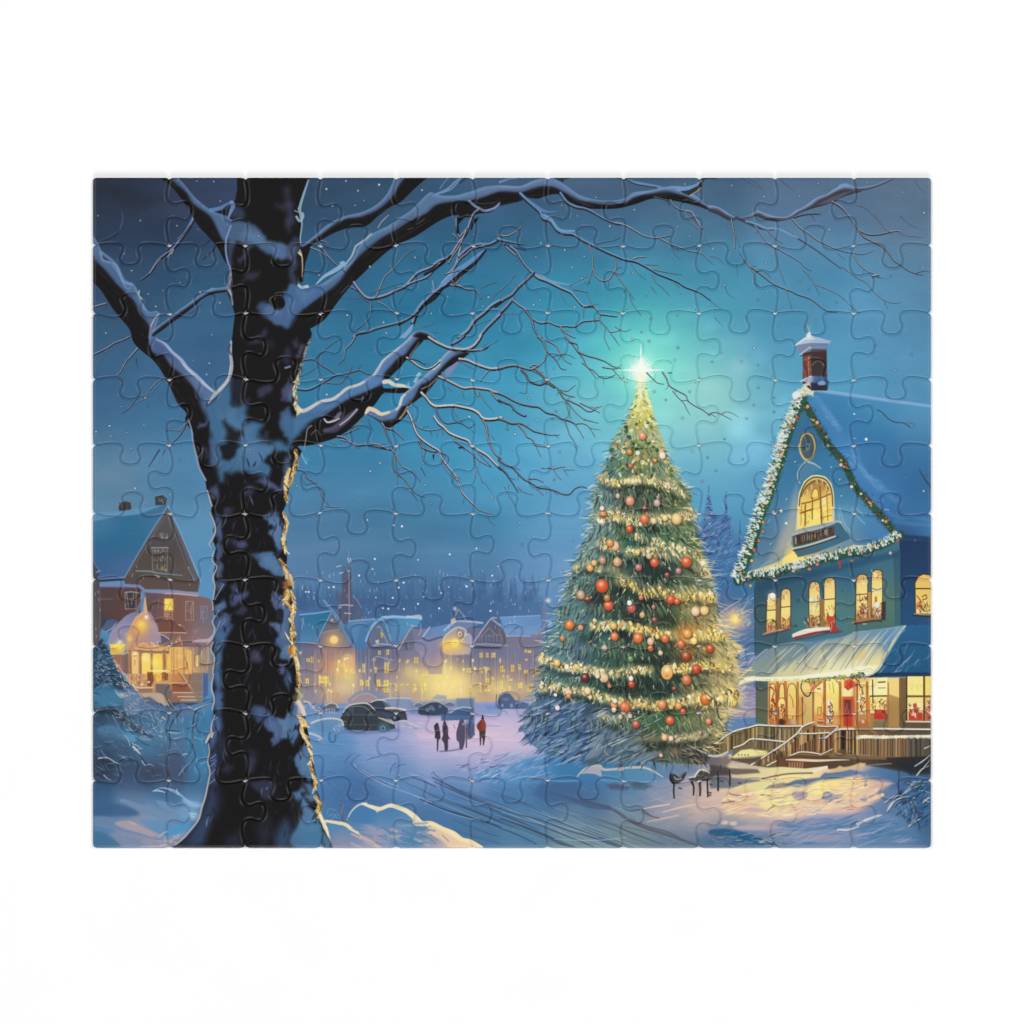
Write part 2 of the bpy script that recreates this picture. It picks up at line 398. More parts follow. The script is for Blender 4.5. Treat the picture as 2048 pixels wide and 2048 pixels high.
# second house (round gable, blue roof)
fill(v1(540,1060,850,1030,800,1050,700,1230,700,1300,640,1320,560,1200,520,1100),(86,132,188),.9,3)
fill(v1(640,1130,760,1060,720,1240,690,1320,600,1320),(70,118,184),.9,3)
stroke(v1(540,1060,690,1045,800,1040),3,(130,170,220),.8,1.5,4)
fill(v1(860,1020,1200,1030,1190,1080,1050,1200,980,1290,900,1260,830,1090),[(770,1245,78,124,182),(800,1250,70,140,196),(820,1245,84,150,205),(790,1275,92,130,190)],.95,2,sig=16)
stroke(v1(850,1025,960,1018,1080,1024,1190,1010,1205,1040),5,(160,195,225),.9,1.4,4)
stroke(v1(1080,1015,1130,1025,1200,1030),4,(200,205,215),.8,1.2,4)
fill(v1(840,1060,960,1270,980,1300,720,1300,720,1230),[(760,1250,88,112,150),(750,1290,108,108,135),(780,1290,98,112,150)],.95,2,sig=14)
stroke(v1(700,1240,720,1180,770,1090,850,1030),4.5,(140,185,225),.9,1.2,4)
stroke(v1(850,1040,890,1120,930,1240),3,(110,165,215),.85,1.2,4)
stroke(v1(850,1030,930,1095,1010,1100),1.4,(70,95,140),.7,1,4)
stroke(v1(800,1120,825,1110,860,1180,900,1270),1.6,(160,185,210),.8,1,4)
stroke(v1(870,1090,900,1065,925,1110,920,1160,890,1170,870,1090),1.4,(70,100,150),.8,1,3)
stroke(v1(770,1285,850,1268,970,1290),2.6,(150,175,215),.85,1.2,4)
stroke(v1(760,1310,870,1305,970,1310),3,(78,82,112),.7,1.2)
fill(v1(830,1150,860,1180,850,1220,835,1200),(215,165,80),.9,1.2)
fill(v1(785,1235,820,1230,815,1265,790,1265),(215,205,190),.8,1.2)
stroke(v1(750,1420,800,1385,870,1400,950,1420),2.4,(170,175,200),.6,1.2,4)
# steep little gable
fill(v1(1110,1105,1150,1250,1130,1330,1000,1330),(104,110,140),.85,2)
stroke(v1(1000,1320,1060,1210,1120,1110,1125,1095),2.4,(175,170,170),.9,1)
stroke(v1(1120,1110,1140,1200,1150,1270),1.8,(110,120,150),.9,1)
stroke(v1(1110,1100,1180,1105),1.6,(190,190,195),.8,1); stroke(v1(1200,1080,1205,1150,1180,1190),1.6,(150,180,215),.8,1,3)
stroke(v1(1060,1250,1075,1320),3,(70,70,90),.6,1); stroke(v1(1090,1260,1090,1320),1,(160,160,175),.6,1)
stroke(v1(1150,1300,1190,1350,1230,1390),1.6,(160,150,160),.6,1,3)
# house with the glowing round gable
fill(v1(1200,1200,1290,1120,1480,1080,1600,1060,1770,1080,1400,1210,1250,1260),[(850,1265,78,128,192),(880,1255,98,140,205),(930,1245,110,130,180),(860,1280,140,140,190)],.95,2,sig=14)
fill(v1(1220,1210,1400,1200,1420,1300,1400,1546,1280,1546,1140,1270),[(855,1285,136,136,180),(870,1320,150,135,160),(880,1340,190,165,140)],.8,4,sig=16)
stroke(v1(1220,1215,1270,1240,1340,1220,1400,1205),4,(62,84,140),.8,1.4,4)
stroke(v1(1225,1200,1260,1150,1285,1115),3,(180,195,220),.8,1.2,4)
stroke(v1(1420,1145,1480,1090,1540,1060,1650,1062,1770,1075),4,(175,185,210),.9,1.2,4)
fill(v1(1550,1120,1620,1160,1660,1220,1670,1300,1640,1360,1420,1360,1410,1230,1470,1160),[(905,1265,175,160,160),(935,1275,165,160,185),(910,1295,220,180,130)],.95,2,sig=12,curve=4)
stroke(v1(1410,1290,1420,1210,1480,1150,1550,1115,1620,1150,1580,1240),2.6,(225,205,175),.85,1.2,4)
stroke(v1(1620,1190,1640,1180,1665,1210,1670,1300),5,(185,185,215),.7,1.5,4)
fill(v1(1545,1130,1600,1160,1600,1210,1560,1230,1530,1180),(120,100,90),.8,3)
disc(*v1(1562,1178)[0],5,(225,205,165),.9,1.2,ry=6); disc(*v1(1564,1182)[0],2.6,(150,120,90),.8,1)
glow(*v1(1500,1265)[0],18,(252,214,96),.95,2,ry=12)
disc(*v1(1520,1260)[0],8,(254,226,110),.9,4); glow(*v1(1430,1285)[0],8,(250,210,90),.8,2)
stroke(v1(1480,1310,1480,1546),2.2,(225,195,160),.6,1)
stroke(v1(1500,1365,1660,1362),2.4,(170,165,190),.7,1)
stroke(v1(1490,1065,1520,1010,1550,950,1600,1010,1620,1060),2.2,(165,150,165),.85,1)
disc(*v1(1515,945)[0],4,(190,185,215),.9,1.5); fill(v1(1480,1040,1530,1030,1520,1075,1480,1080),(215,195,170),.8,1.4)
# right hand houses
fill(v1(1690,1270,1850,1030,1932,1050,1932,1310,1690,1310),[(985,1260,92,95,120),(1000,1280,96,96,118)],.9,1.6)
stroke(v1(1690,1255,1770,1140,1850,1035,1890,1030),3.2,(160,165,190),.9,1.2,3)
stroke(v1(1860,1040,1932,1100),3.6,(150,165,205),.9,1.2)
stroke(v1(1680,1275,1800,1270,1932,1280),4.5,(140,145,175),.9,1.4); stroke(v1(1690,1305,1932,1308),2.2,(72,74,100),.8,1.2)
for _x in (1740,1760,1800,1830,1870,1900):
    stroke(v1(_x,rng.uniform(1160,1200),_x+5,1245),1.2,(150,155,170),.6,1)
stroke(v1(1760,1210,1830,1120,1900,1190,1932,1180),1.2,(165,165,180),.7,1)
stroke(v1(1800,1195,1870,1195),1,(165,165,180),.7,1)
def v2(*p):return vp('22',*p)
fill(v2(0,1030,370,1005,390,1100,150,1110,60,1200,30,1110),[(1020,1245,104,146,214),(1070,1245,100,140,208),(1025,1265,118,156,215)],.95,2,sig=20)
fill(v2(80,1185,170,1115,380,1090,350,1180,250,1200),(112,152,212),.9,3)
stroke(v2(0,1025,180,1015,370,1008),2.4,(140,175,225),.8,1.2)
stroke(v2(0,1085,40,1140,75,1200),3,(130,155,205),.9,1); stroke(v2(60,1195,150,1195,280,1200),2.4,(165,185,220),.9,1)
fill(v2(0,1130,40,1150,70,1290,0,1290),(112,104,118),.85,2)
stroke(v2(0,1282,70,1282),3,(150,160,190),.8,1.2)
stroke(v2(310,1215,380,1140,440,1050),2.6,(150,150,175),.8,1); stroke(v2(320,1225,390,1190,440,1150),1.8,(120,110,130),.7,1)
fill(v2(385,920,430,940,430,1060,390,1080),(128,120,150),.6,4)
fill(v2(430,1060,600,1060,600,1140,460,1140),(110,160,220),.7,4); stroke(v2(450,1072,590,1072),3,(170,200,235),.8,1.4)
glow(*v2(440,870)[0],5,(245,245,245),.9,2); stroke(v2(420,900,460,890),2,(170,130,120),.6,1)
fill(v2(80,1200,380,1190,360,1300,90,1310),(128,118,138),.5,8)
# specks of falling snow and lights over the village
for _i in range(210):
    _x,_y=rng.uniform(592,1090),rng.uniform(1140,1260)
    stroke([(_x,_y),(_x+rng.uniform(-1,1),_y+rng.uniform(1,7))],rng.uniform(.8,1.6),rng.choice([(190,205,225),(120,150,200),(205,205,215),(90,100,150)]),rng.uniform(.3,.9),1)
for _x,_y in ((145,790),(172,790),(355,750),(402,745),(712,128),(760,580),(790,842),(945,845),(1045,705),(1048,948),(1230,835),(1178,900),(1372,942),(1470,445),(953,178),(1030,187),(1178,495),(780,487),(1715,390),(1845,965),(1860,640),(1915,555),(635,640),(855,940),(905,945),(1460,745),(1390,800),(1625,740),(1000,750)):
    _q=v1(_x,_y)[0]
    disc(_q[0],_q[1],rng.uniform(2.4,3.4),(70,90,130),.45,1.5); disc(_q[0],_q[1],rng.uniform(1.4,2.4),(235,240,245),.95,1.2)

# ---------------------------------------------------------------- haze, cars and snow banks in front of the houses
fill(v3(560,210,640,160,740,150,860,200,940,260,560,270),(130,138,168),.8,4,curve=3)
fill(v3(580,230,660,180,760,195,830,250,820,280,560,280),(165,140,145),.8,4,curve=3)
stroke(v3(570,240,640,190,720,180,800,220),2,(185,180,190),.7,1,3)
fill(v3(850,240,900,220,1110,225,1140,330,950,360),(128,146,186),.9,3)
stroke(v3(830,240,900,225,1000,222,1110,225),3,(190,195,210),.8,1.2,3)
fill(v3(1100,260,1300,250,1700,220,1700,400,1300,400,1100,370),(112,134,190),.7,10)
fill(v3(1300,230,1350,190,1440,200,1440,240),(140,165,185),.8,3); 
fill(v3(1530,225,1690,225,1700,380,1690,560,1650,560,1640,330,1540,300),(106,128,170),.8,4)
fill(v3(1700,270,1932,260,1932,370,1700,370),(128,148,208),.8,8)
fill(v3(1800,290,1932,290,1932,325,1800,325),(110,140,215),.8,4); stroke(v3(1900,190,1895,300),2,(70,90,150),.8,1)
stroke(v3(1700,385,1932,380),3,(150,165,215),.7,1.5)
stroke(v3(1700,470,1932,480),3,(150,155,215),.6,2)
# rounded car far right, half under snow
def vo(*p):return vp('32',*p)
fill(vo(-20,250,10,190,60,170,110,190,140,240,220,260,330,300,260,320,60,320,-20,320),[(1005,1395,72,86,128),(1030,1405,62,82,130),(1060,1412,96,128,184)],.95,2,curve=4)
stroke(vo(-10,200,40,172,90,175,125,210),3.4,(165,165,170),.9,1.2,4); fill(vo(20,225,70,215,90,240,30,250),(118,122,142),.8,2)
for _x,_y in ((20,290),(105,290)):
    disc(*vo(_x,_y)[0],3,(150,175,210),.7,1.4,ry=4)
stroke(vo(150,270,250,240,340,290),4,(120,152,200),.8,1.5,4)
stroke(vo(0,330,60,350,70,370),2,(100,120,180),.6,2)
# cars on the left of the square
fill(v3(300,330,330,280,400,265,440,300,440,345),(92,96,112),.9,2,curve=3); stroke(v3(325,290,370,268,420,275,440,310),3,(195,190,180),.9,1.2,4)
for _x in (335,360,385,405):
    stroke(v3(_x,322,_x+rng.uniform(-4,8),360),1.8,(205,205,205),.8,1)
stroke(v3(330,330,420,330),1.2,(200,200,200),.5,1)
stroke(v3(130,250,180,270,230,320,290,360),4,(205,195,185),.8,1.4,4); dabs(40,v3(130,240,290,300,290,390,130,370),[(190,185,190),(120,130,170),(90,100,140)],(4,12),(1,2.4),.4,.6)
stroke(v3(310,160,290,215,300,190,345,165),1.6,(205,185,150),.7,1); stroke(v3(380,180,450,180,420,240,465,262,400,260),2.2,(205,150,90),.8,1)
# the large dark estate car
CAR=[(700,1432,48,56,58),(760,1440,58,72,78),(735,1415,52,60,72)]
fill(v3(460,420,490,350,530,290,640,270,720,272,780,320,810,380,900,420,960,460,970,500,900,520,700,525,540,515,490,480),CAR,1,1.6)
fill(v3(500,365,545,310,600,302,595,370),(66,84,104),.85,2); fill(v3(605,302,720,305,760,370,600,372),(58,66,78),.9,2)
stroke(v3(490,350,540,292,640,270,720,275,780,330),3,(200,200,200),.9,1.2,4); stroke(v3(500,330,560,300,690,305,755,375),1.6,(165,170,180),.6,1,4)
stroke(v3(470,380,620,374,800,378),1.6,(120,135,150),.5,1); stroke(v3(600,310,595,375),1.6,(30,34,40),.7,1)
stroke(v3(500,470,640,465,800,470),1.6,(90,104,112),.6,1.2); stroke(v3(820,400,880,425,950,455),4,(205,190,170),.85,1.4,4)
fill(v3(810,520,820,450,870,440,915,470,920,525),(70,88,100),.9,2,curve=3); disc(*v3(855,498)[0],9,(56,92,110),1,1.2); disc(*v3(855,500)[0],6,(112,150,165),.8,1.6); disc(*v3(855,500)[0],3,(50,80,100),.9,1.2)
fill(v3(490,470,540,470,560,515,510,520),(44,66,84),.7,3); stroke(v3(500,430,520,445),2,(110,125,140),.7)
# car behind it
fill(v3(720,265,780,240,880,245,950,310,1060,340,1075,420,1000,430,820,400,780,320),[(760,1405,58,64,84),(800,1425,62,72,96)],1,1.6)
stroke(v3(740,260,800,240,870,248,940,310),2.6,(215,205,190),.9,1.2,4); fill(v3(760,265,830,258,870,310,800,318),(54,66,96),.9,2); fill(v3(850,255,900,262,945,308,890,308),(96,112,140),.8,2)
stroke(v3(880,315,960,315,1060,330),4.5,(215,205,195),.9,1.4,4); fill(v3(800,355,940,350,1010,370,1000,410,900,400),(66,76,110),.9,2)
disc(*v3(975,405)[0],9,(38,42,56),.95,1.4,ry=8); disc(*v3(965,400)[0],4,(130,140,160),.7,1.4); fill(v3(1030,370,1070,360,1080,430,1050,425),(64,66,80),.9,1.6)
# cars farther back
fill(v3(1180,330,1210,290,1300,250,1360,255,1440,300,1450,350,1380,380,1200,375),[(850,1415,56,68,100),(890,1415,52,66,100)],.95,2,curve=3)
stroke(v3(1200,300,1290,258,1370,258,1440,300),2.2,(190,185,180),.85,1.2,4)
for _x,_y,_r in ((1300,310,4),(1265,330,4),(1380,298,3),(1320,325,3)):
    disc(*v3(_x,_y)[0],_r,(150,155,175),.7,1.2); disc(*v3(_x,_y)[0],_r*.5,(60,70,100),.8,1)
fill(v3(1140,300,1160,265,1210,262,1215,300),(100,108,140),.8,2,curve=3); stroke(v3(1140,285,1170,262,1210,270),2,(205,195,180),.8,1,3)
fill(v3(1420,290,1450,260,1510,270,1500,300),(96,108,150),.8,2,curve=3); stroke(v3(1430,268,1470,255,1510,270),1.8,(200,195,190),.8,1,3)
fill(v3(1390,370,1480,360,1540,320,1640,310,1680,360,1690,420,1390,430),[(885,1435,82,112,170),(930,1425,66,92,146)],.95,2)
stroke(v3(1470,362,1530,320,1600,305,1670,315),3,(175,185,195),.85,1.2,4); stroke(v3(1390,372,1560,370,1680,380),4,(62,88,140),.8,2)
fill(v3(1640,330,1690,310,1700,560,1650,560),(76,96,144),.7,3)
# snow covered car, left
fill(v3(210,480,240,430,330,405,450,410,495,470,480,540,430,600,420,630,370,620,350,540,250,520),[(640,1452,84,132,192),(670,1470,66,120,184),(665,1440,130,160,205)],.95,2)
stroke(v3(200,450,280,420,380,408,470,425,490,470),4,(215,205,190),.85,1.6,4); stroke(v3(365,540,360,600,380,628,410,620,420,560),3,(56,104,160),.9,1.4,4); fill(v3(375,550,410,550,405,600,380,605),(90,142,195),.9,2)
dabs(30,v3(390,440,490,440,480,550,400,540),[(170,185,210),(110,145,190),(190,190,190)],(3,9),(1,2),1.2,.5)
stroke(v3(180,545,230,560,290,590,270,610),5,(190,195,200),.85,1.4,4); stroke(v3(150,500,250,520,330,540),5,(92,140,200),.6,2,4)
stroke(v3(250,645,360,650,480,662),3,(82,124,190),.6,2)
fill(v3(470,520,720,528,1000,500,1000,530,700,555,480,545),(96,112,180),.6,5)
# snow heap between car and crowd
fill(v3(970,440,1050,425,1130,470,1260,500,1000,510),(165,170,205),.85,3); stroke(v3(980,440,1060,428,1120,460,1180,482),2.6,(215,200,195),.8,1.2,4)
for _i in range(10):
    _x,_y=rng.uniform(1000,1200),rng.uniform(445,505)
    stroke(v3(_x,_y,_x+40,_y+rng.uniform(-8,12)),1.6,rng.choice([(120,130,180),(225,205,200)]),.6,1)
fill(v3(1150,540,1500,545,1932,545,1932,580,1200,600),(238,200,205),.35,10)

# people on the square
def figure(pts,c,c2=None):
    fill(pts,c,1,1.4,curve=3)
figure(v3(1338,470,1352,448,1366,465,1378,520,1385,590,1368,610,1362,700,1352,708,1350,600,1332,590,1335,540,1325,490),(62,54,72))
figure(v3(1405,470,1420,425,1440,470,1455,500,1455,560,1475,605,1455,600,1452,700,1425,710,1418,640,1395,600,1408,560,1402,500),(70,60,84))
figure(v3(1545,480,1560,430,1580,412,1605,440,1612,520,1612,600,1590,690,1560,690,1555,630,1535,610,1530,540),(84,76,110))
fill(v3(1610,470,1640,420,1690,460,1700,560,1660,600,1630,600),(76,84,130),.85,3)
stroke(v3(1622,500,1624,600,1622,675),2.6,(76,66,92),.95,1); disc(*v3(1596,460)[0],3,(150,145,165),.8,1.5); disc(*v3(1630,440)[0],4,(120,150,185),.8,1.5)
figure(v3(1735,450,1765,415,1772,378,1784,415,1802,460,1800,520,1785,540,1720,500),(150,62,44))
figure(v3(1720,470,1740,440,1760,425,1760,520,1735,520),(120,54,50))
fill(v3(1740,520,1800,520,1795,590,1785,655,1775,655,1772,590,1760,585,1758,655,1748,655,1745,590),(70,56,66),1,1.3)
disc(*v3(1772,405)[0],2.6,(52,40,48),1,1.2); stroke(v3(1772,380,1772,405),2.4,(60,44,50),1,1)
disc(*v3(1352,462)[0],2.6,(48,42,56),1,1.2); disc(*v3(1420,455)[0],2.6,(56,50,70),1,1.2)
stroke(v3(1336,470,1330,484),3,(56,48,60),.9); stroke(v3(1360,500,1372,530),2,(110,110,120),.5)
stroke(v3(1380,712,1470,706,1570,690),3,(110,90,140),.7,1.6); stroke(v3(1740,662,1800,662),2.4,(190,160,190),.5,2)
stroke(v3(1505,470,1520,500),1.6,(110,105,150),.7)
# ---------------------------------------------------------------- tracks and ruts in the street
DK=(66,88,146)
for _p,_w,_c,_a in (((500,815,530,775,560,740),2,DK,.8),((560,830,590,780,650,742),1.6,DK,.7),((705,795,750,775,830,758),2,DK,.75),((560,820,600,870,680,920,800,980,960,1050,1130,1110),3.4,(72,98,160),.8),
                       ((590,830,650,895,760,960,900,1030,1100,1100,1300,1180),2.6,(165,185,225),.7),((610,860,740,940,900,1010),2,DK,.6),((660,880,780,950,1000,1040),1.4,(190,200,230),.6),
                       ((920,910,935,860,975,818),2,DK,.8),((950,870,1000,845,1060,830),1.6,DK,.7),((1300,920,1320,900,1340,930,1400,980),2,DK,.7),((1310,950,1450,1020,1650,1120,1932,1240),4,(64,84,138),.85),
                       ((1330,990,1500,1070,1700,1160,1932,1270),3,(60,82,136),.8),((1090,910,1200,950,1320,1000),5,(140,162,215),.7),((1120,950,1260,1000,1340,1040),2.6,(56,84,150),.8),
                       ((1060,1000,1200,1060,1350,1140,1500,1200,1700,1260,1932,1360),2.6,(62,94,156),.7),((340,990,400,1050,500,1110,620,1160),2,(70,100,165),.7),((370,1100,430,1150,500,1180),2,(64,100,160),.6),
                       ((400,990,440,1030,420,1040),1.6,(70,100,160),.6),((420,1080,460,1100,440,1130),1.6,(70,100,160),.6),((1200,1150,1400,1240,1560,1290,1800,1360,1932,1410),4,(52,66,104),.8),((1260,1190,1500,1290,1750,1350),1.4,(150,175,210),.7),
                       ((1510,1350,1700,1420,1932,1500),2,(60,84,130),.6),((1400,1400,1640,1480,1932,1560),2,(58,88,138),.5),((1230,1190,1270,1170,1240,1200),1.6,(170,180,190),.6)):
    stroke(v3(*_p),(_w*.6,_w,_w*.8),_c,_a,1.2,5)
for _i in range(60):                                             # ruts running out to the lower edge
    _t=rng.random()
    _x,_y=860+_t*330+rng.uniform(-40,30),1572+_t*70+rng.uniform(-18,30)
    _l=rng.uniform(60,230)
    stroke([(_x,_y),(_x+_l*.5,_y+_l*.19+rng.uniform(-4,4)),(_x+_l,_y+_l*.40)],(1,rng.uniform(1.2,3),.8),rng.choice([(58,84,128),(66,92,132),(50,68,100),(150,175,195),(130,160,180)]),rng.uniform(.25,.7),1.2,4)
for _p,_w,_c,_a in (((0,1230,150,1290,360,1340,600,1430,900,1520,1100,1590),3,(56,78,112),.8),((0,1330,200,1400,420,1490,560,1560,680,1590),5,(58,74,102),.75),((0,1280,200,1340,420,1420,640,1500,860,1590),3,(62,86,122),.7),((0,1420,140,1470,330,1560),4,(56,84,126),.7),
                       ((460,1090,700,1160,900,1200,1060,1260,1180,1340,1350,1420,1600,1500,1850,1590),7,(86,88,104),.75),((600,1130,800,1200,1000,1230),12,(66,84,130),.6),((1200,1330,1350,1400,1560,1460,1700,1540),4,(92,88,92),.7),
                       ((900,1330,1080,1390,1300,1440,1500,1500),3,(100,104,112),.6),((700,1280,900,1350,1080,1400),3,(96,112,124),.5),((500,1520,760,1530,960,1526,1150,1505),2,(165,190,200),.7),((1130,1480,1300,1540,1420,1590),3,(104,112,112),.6),
                       ((400,1340,560,1400,700,1440,900,1500),1.6,(165,185,195),.6),((100,1290,240,1340,420,1390),1.6,(150,175,200),.6),((0,1500,160,1520,300,1560),6,(80,122,170),.6),((1130,1235,1200,1260,1300,1250,1380,1300),3,(60,84,96),.8),
                       ((1300,1270,1400,1310,1470,1328),3,(110,84,76),.75),((1320,1240,1450,1215,1560,1200),3,(245,208,176),.8),((1500,1270,1650,1230,1800,1200),4,(240,200,165),.7),((1350,1360,1500,1330,1640,1300),4,(225,190,175),.6)):
    stroke(vo(*_p),(_w*.5,_w,_w*.8),_c,_a,1.6,5)
# snow bank around the great fir
fill(vo(-100,980,60,880,200,790,400,740,700,790,1100,800,1500,830,1760,830,1900,900,1560,960,1300,990,900,980,500,1000,200,1010),[(1000,1545,92,150,212),(1060,1530,76,140,206),(1150,1535,60,120,186),(1230,1540,62,122,182),(1310,1535,92,130,175),(1390,1530,110,130,165)],.9,10,sig=26)
fill(vo(400,990,740,1000,760,1110,900,1150,700,1200,440,1180,300,1100),(60,92,152),.55,12)
fill(vo(920,900,1130,870,1340,870,1440,930,1450,980,1140,1000,920,970),[(1210,1550,66,128,188),(1260,1545,84,138,180),(1310,1555,92,140,185)],.95,5,curve=3)
stroke(vo(710,945,770,880,850,850,920,850,960,880,1100,870,1200,860,1330,862,1420,900,1500,948),(2,4,7,5,4,5,4,2),(196,190,178),.95,1.4,5)
fill(vo(740,920,790,860,880,845,940,860,930,890,935,945,870,920,800,915),(172,172,182),.95,2)
fill(vo(990,880,1060,868,1140,870,1140,890,1050,886),(190,182,172),.95,1.5)
stroke(vo(930,975,1140,990,1300,1000,1440,985),3,(110,165,210),.7,2,5)
fill(vo(970,1020,1060,1005,1200,1040,1160,1070,1020,1060),(78,74,108),.7,8); fill(vo(1180,1000,1260,990,1400,1030,1330,1065,1230,1060),(66,92,112),.7,8)
stroke(vo(160,945,280,945,400,970,540,985,720,980),3,(120,165,222),.6,2,5); stroke(vo(300,970,380,960,430,985),6,(110,104,140),.6,3,4)
for _i in range(70):
    _x,_y=rng.uniform(-80,420),rng.uniform(740,1000)
    stroke(vo(_x,_y,_x+rng.uniform(50,130),_y-rng.uniform(20,60)),rng.uniform(1.2,3.2),rng.choice([(160,185,228),(90,140,205),(120,150,210),(190,190,222),(84,110,170)]),rng.uniform(.3,.7),1.3)
for _i in range(36):
    _x,_y=rng.uniform(1500,1932),rng.uniform(790,900)
    stroke(v3(_x,_y,_x+rng.uniform(20,70),_y-rng.uniform(-10,30)),rng.uniform(1,2.4),rng.choice([(80,88,150),(205,195,225),(110,118,180)]),rng.uniform(.4,.8),1)
fill(v3(1680,940,1760,900,1840,880,1932,850,1932,1000,1800,1000),(88,142,205),.8,6); dabs(40,v3(1700,900,1932,850,1932,1000,1720,990),[(140,180,228),(60,110,180),(180,200,230)],(8,22),(1,3),-.4,.3)

# ---------------------------------------------------------------- brown house with the glowing porch
def hz(*p):return vp('H',*p)
def ha(*p):return vp('20',*p)
# chimneys, roof
fill(vp('10',362,1515,420,1500,468,1512,470,1600,362,1600),(66,60,66),1,1.5); stroke(vp('10',362,1514,420,1500,466,1512),2,(92,120,150),.8)
fill(vp('10',690,1455,760,1442,800,1470,785,1546,694,1546),(62,62,68),1,1.5); stroke(vp('10',690,1455,760,1440,800,1470),1.6,(120,150,180),.8)
fill(ha(355,0,470,0,470,30,360,50),(62,58,64),1,1.5)
for _i in range(10):
    _x,_y=rng.uniform(700,780),rng.uniform(1470,1520)
    stroke(vp('10',_x,_y,_x+3,_y+14),1.1,(150,155,160),.7,.8)
fill(ha(110,100,400,60,640,0,800,-10,410,660,180,690,100,480),[(200,1040,62,116,164),(260,1050,44,106,156),(310,1030,60,112,160),(220,1100,40,102,154),(240,1140,70,100,165),(200,1140,58,94,155)],1,1.6,sig=22)
fill(ha(120,68,420,40,700,-6,760,-6,540,76,330,100,120,142),(96,146,192),.9,4)
stroke(ha(180,672,300,660,410,655),3.6,(120,128,190),.8,1.4); stroke(ha(170,690,300,682,410,676),4,(34,46,74),.9,1.6)
fill(ha(115,480,175,600,170,640,160,700,115,690),(62,62,84),.95,1.5); stroke(ha(120,500,150,560,178,600),1.8,(110,130,180),.8); stroke(ha(150,610,185,595),2.4,(150,165,200),.8)
# gable
fill(ha(805,20,1105,690,1085,790,410,780,410,660,560,400),[(330,1050,84,82,84),(330,1110,78,72,70),(290,1150,84,74,68),(370,1150,90,82,78),(330,1175,88,74,72)],1,1.5,sig=24)
fill(ha(800,10,840,60,1000,400,1085,690,1035,690,950,480,840,200,800,90),(98,96,106),.9,2)
stroke(ha(800,10,640,260,500,500,410,655),3.2,(104,134,172),.95,1.2); stroke(ha(790,60,650,300,520,520,440,640),1.6,(112,108,110),.7,1)
stroke(ha(810,0,900,190,1000,420,1108,690),2.6,(120,165,205),.95,1.1); stroke(ha(820,80,900,300,990,540,1035,690),1.8,(58,54,60),.8,1.2); stroke(ha(850,150,930,350,1040,620),1.6,(70,68,78),.6,1.2); stroke(ha(990,560,1060,700),1.8,(140,140,145),.6)
stroke(ha(800,90,690,250,600,400),1.4,(104,100,102),.6)
def scrib(view,x0,y0,x1,y1,n,c,w=1.1,a=.8,v=True):
    for i in range(n):
        x,y=rng.uniform(x0,x1),rng.uniform(y0,y1)
        if v and rng.random()<.7:
            q=(x,y,x+rng.uniform(-4,4),min(y1,y+rng.uniform(.15,.45)*(y1-y0)))
        else:
            q=(x,y,x+rng.uniform(6,18),y+rng.uniform(-8,8),x+rng.uniform(4,16),y+rng.uniform(8,22))
        stroke(vp(view,*q),w,jit(c,14),a,.9,3)
fill(ha(715,250,760,232,820,260,815,320,730,325),(86,84,88),.9,2); scrib('20',715,235,800,300,13,(158,158,160))
stroke(ha(640,320,690,300,780,330),1.8,(62,60,66),.6,1.4,3)
fill(ha(660,395,808,395,808,608,665,600),(88,84,78),.95,1.5)
stroke(ha(658,384,810,384),2.6,(140,150,165),.9); stroke(ha(662,395,668,600),1.6,(136,134,130),.8); stroke(ha(806,395,800,605),1.8,(130,128,126),.8)
for _x in (700,735,770):
    stroke(ha(_x,400,_x-3,600),1.1,(54,50,50),.7)
for _y in (455,520):
    stroke(ha(668,_y,800,_y),1.1,(54,50,50),.7)
scrib('20',675,400,790,440,10,(170,170,165)); scrib('20',680,460,790,510,10,(150,135,120)); scrib('20',680,530,790,590,14,(190,150,110))
stroke(ha(515,598,650,602,720,618,940,638),(3,4,2),(112,136,150),.9,1.3,3)
fill(ha(550,660,580,645,800,670,1080,700,1080,785,560,760),(92,76,72),.9,3); stroke(ha(545,665,600,645,780,665,1030,690),2,(60,54,54),.7,1.2,3)
fill(ha(680,632,730,645,738,662,710,656),(205,185,160),.9,1.3)
for _x,_y in ((520,550),(485,620),(475,636),(1000,560),(1006,715),(580,655)):
    stroke(ha(_x,_y,_x+4,_y+16),1.4,(185,170,150),.7)
# walls below
fill(ha(160,740,560,755,555,1000,200,1120,160,1260),[(210,1190,84,66,66),(270,1210,96,64,60),(190,1270,60,62,84)],1,2,sig=20)
fill(ha(590,790,1100,830,1190,850,1225,900,1225,1320,740,1320,620,1000),[(300,1200,100,78,84),(340,1210,124,86,78),(395,1215,128,96,92),(415,1230,112,108,122),(350,1260,128,86,76),(400,1280,136,112,116),(340,1285,140,110,106)],1,2,sig=16)
fill(ha(165,720,300,708,550,725,600,765,850,770,1090,800,1100,830,850,812,600,796,540,752,170,745),[(220,1170,116,132,186),(300,1175,120,136,190),(380,1188,150,142,180)],.97,2.5)
stroke(ha(780,805,900,806,1080,828),2.4,(215,170,150),.8,1.2); stroke(ha(170,745,350,742,550,756),1.6,(84,92,140),.7)
stroke(ha(585,800,600,830,560,900,520,980),(4,7,7),(112,118,160),.8,2)
fill(ha(118,690,178,700,190,1000,185,1300,120,1300),[(190,1180,78,72,78),(190,1260,88,82,86)],1,2); stroke(ha(183,760,188,1000,180,1240),1.8,(118,110,112),.6,1.2)
for _x,_y in ((150,1190),(185,945),(140,800),(165,780),(145,1120),(172,850)):
    stroke(ha(_x,_y,_x+2,_y+20),1.4,(180,180,185),.7)
stroke(ha(190,856,300,856),1.6,(140,118,112),.6); stroke(ha(195,870,195,1010),1.6,(70,54,58),.6)
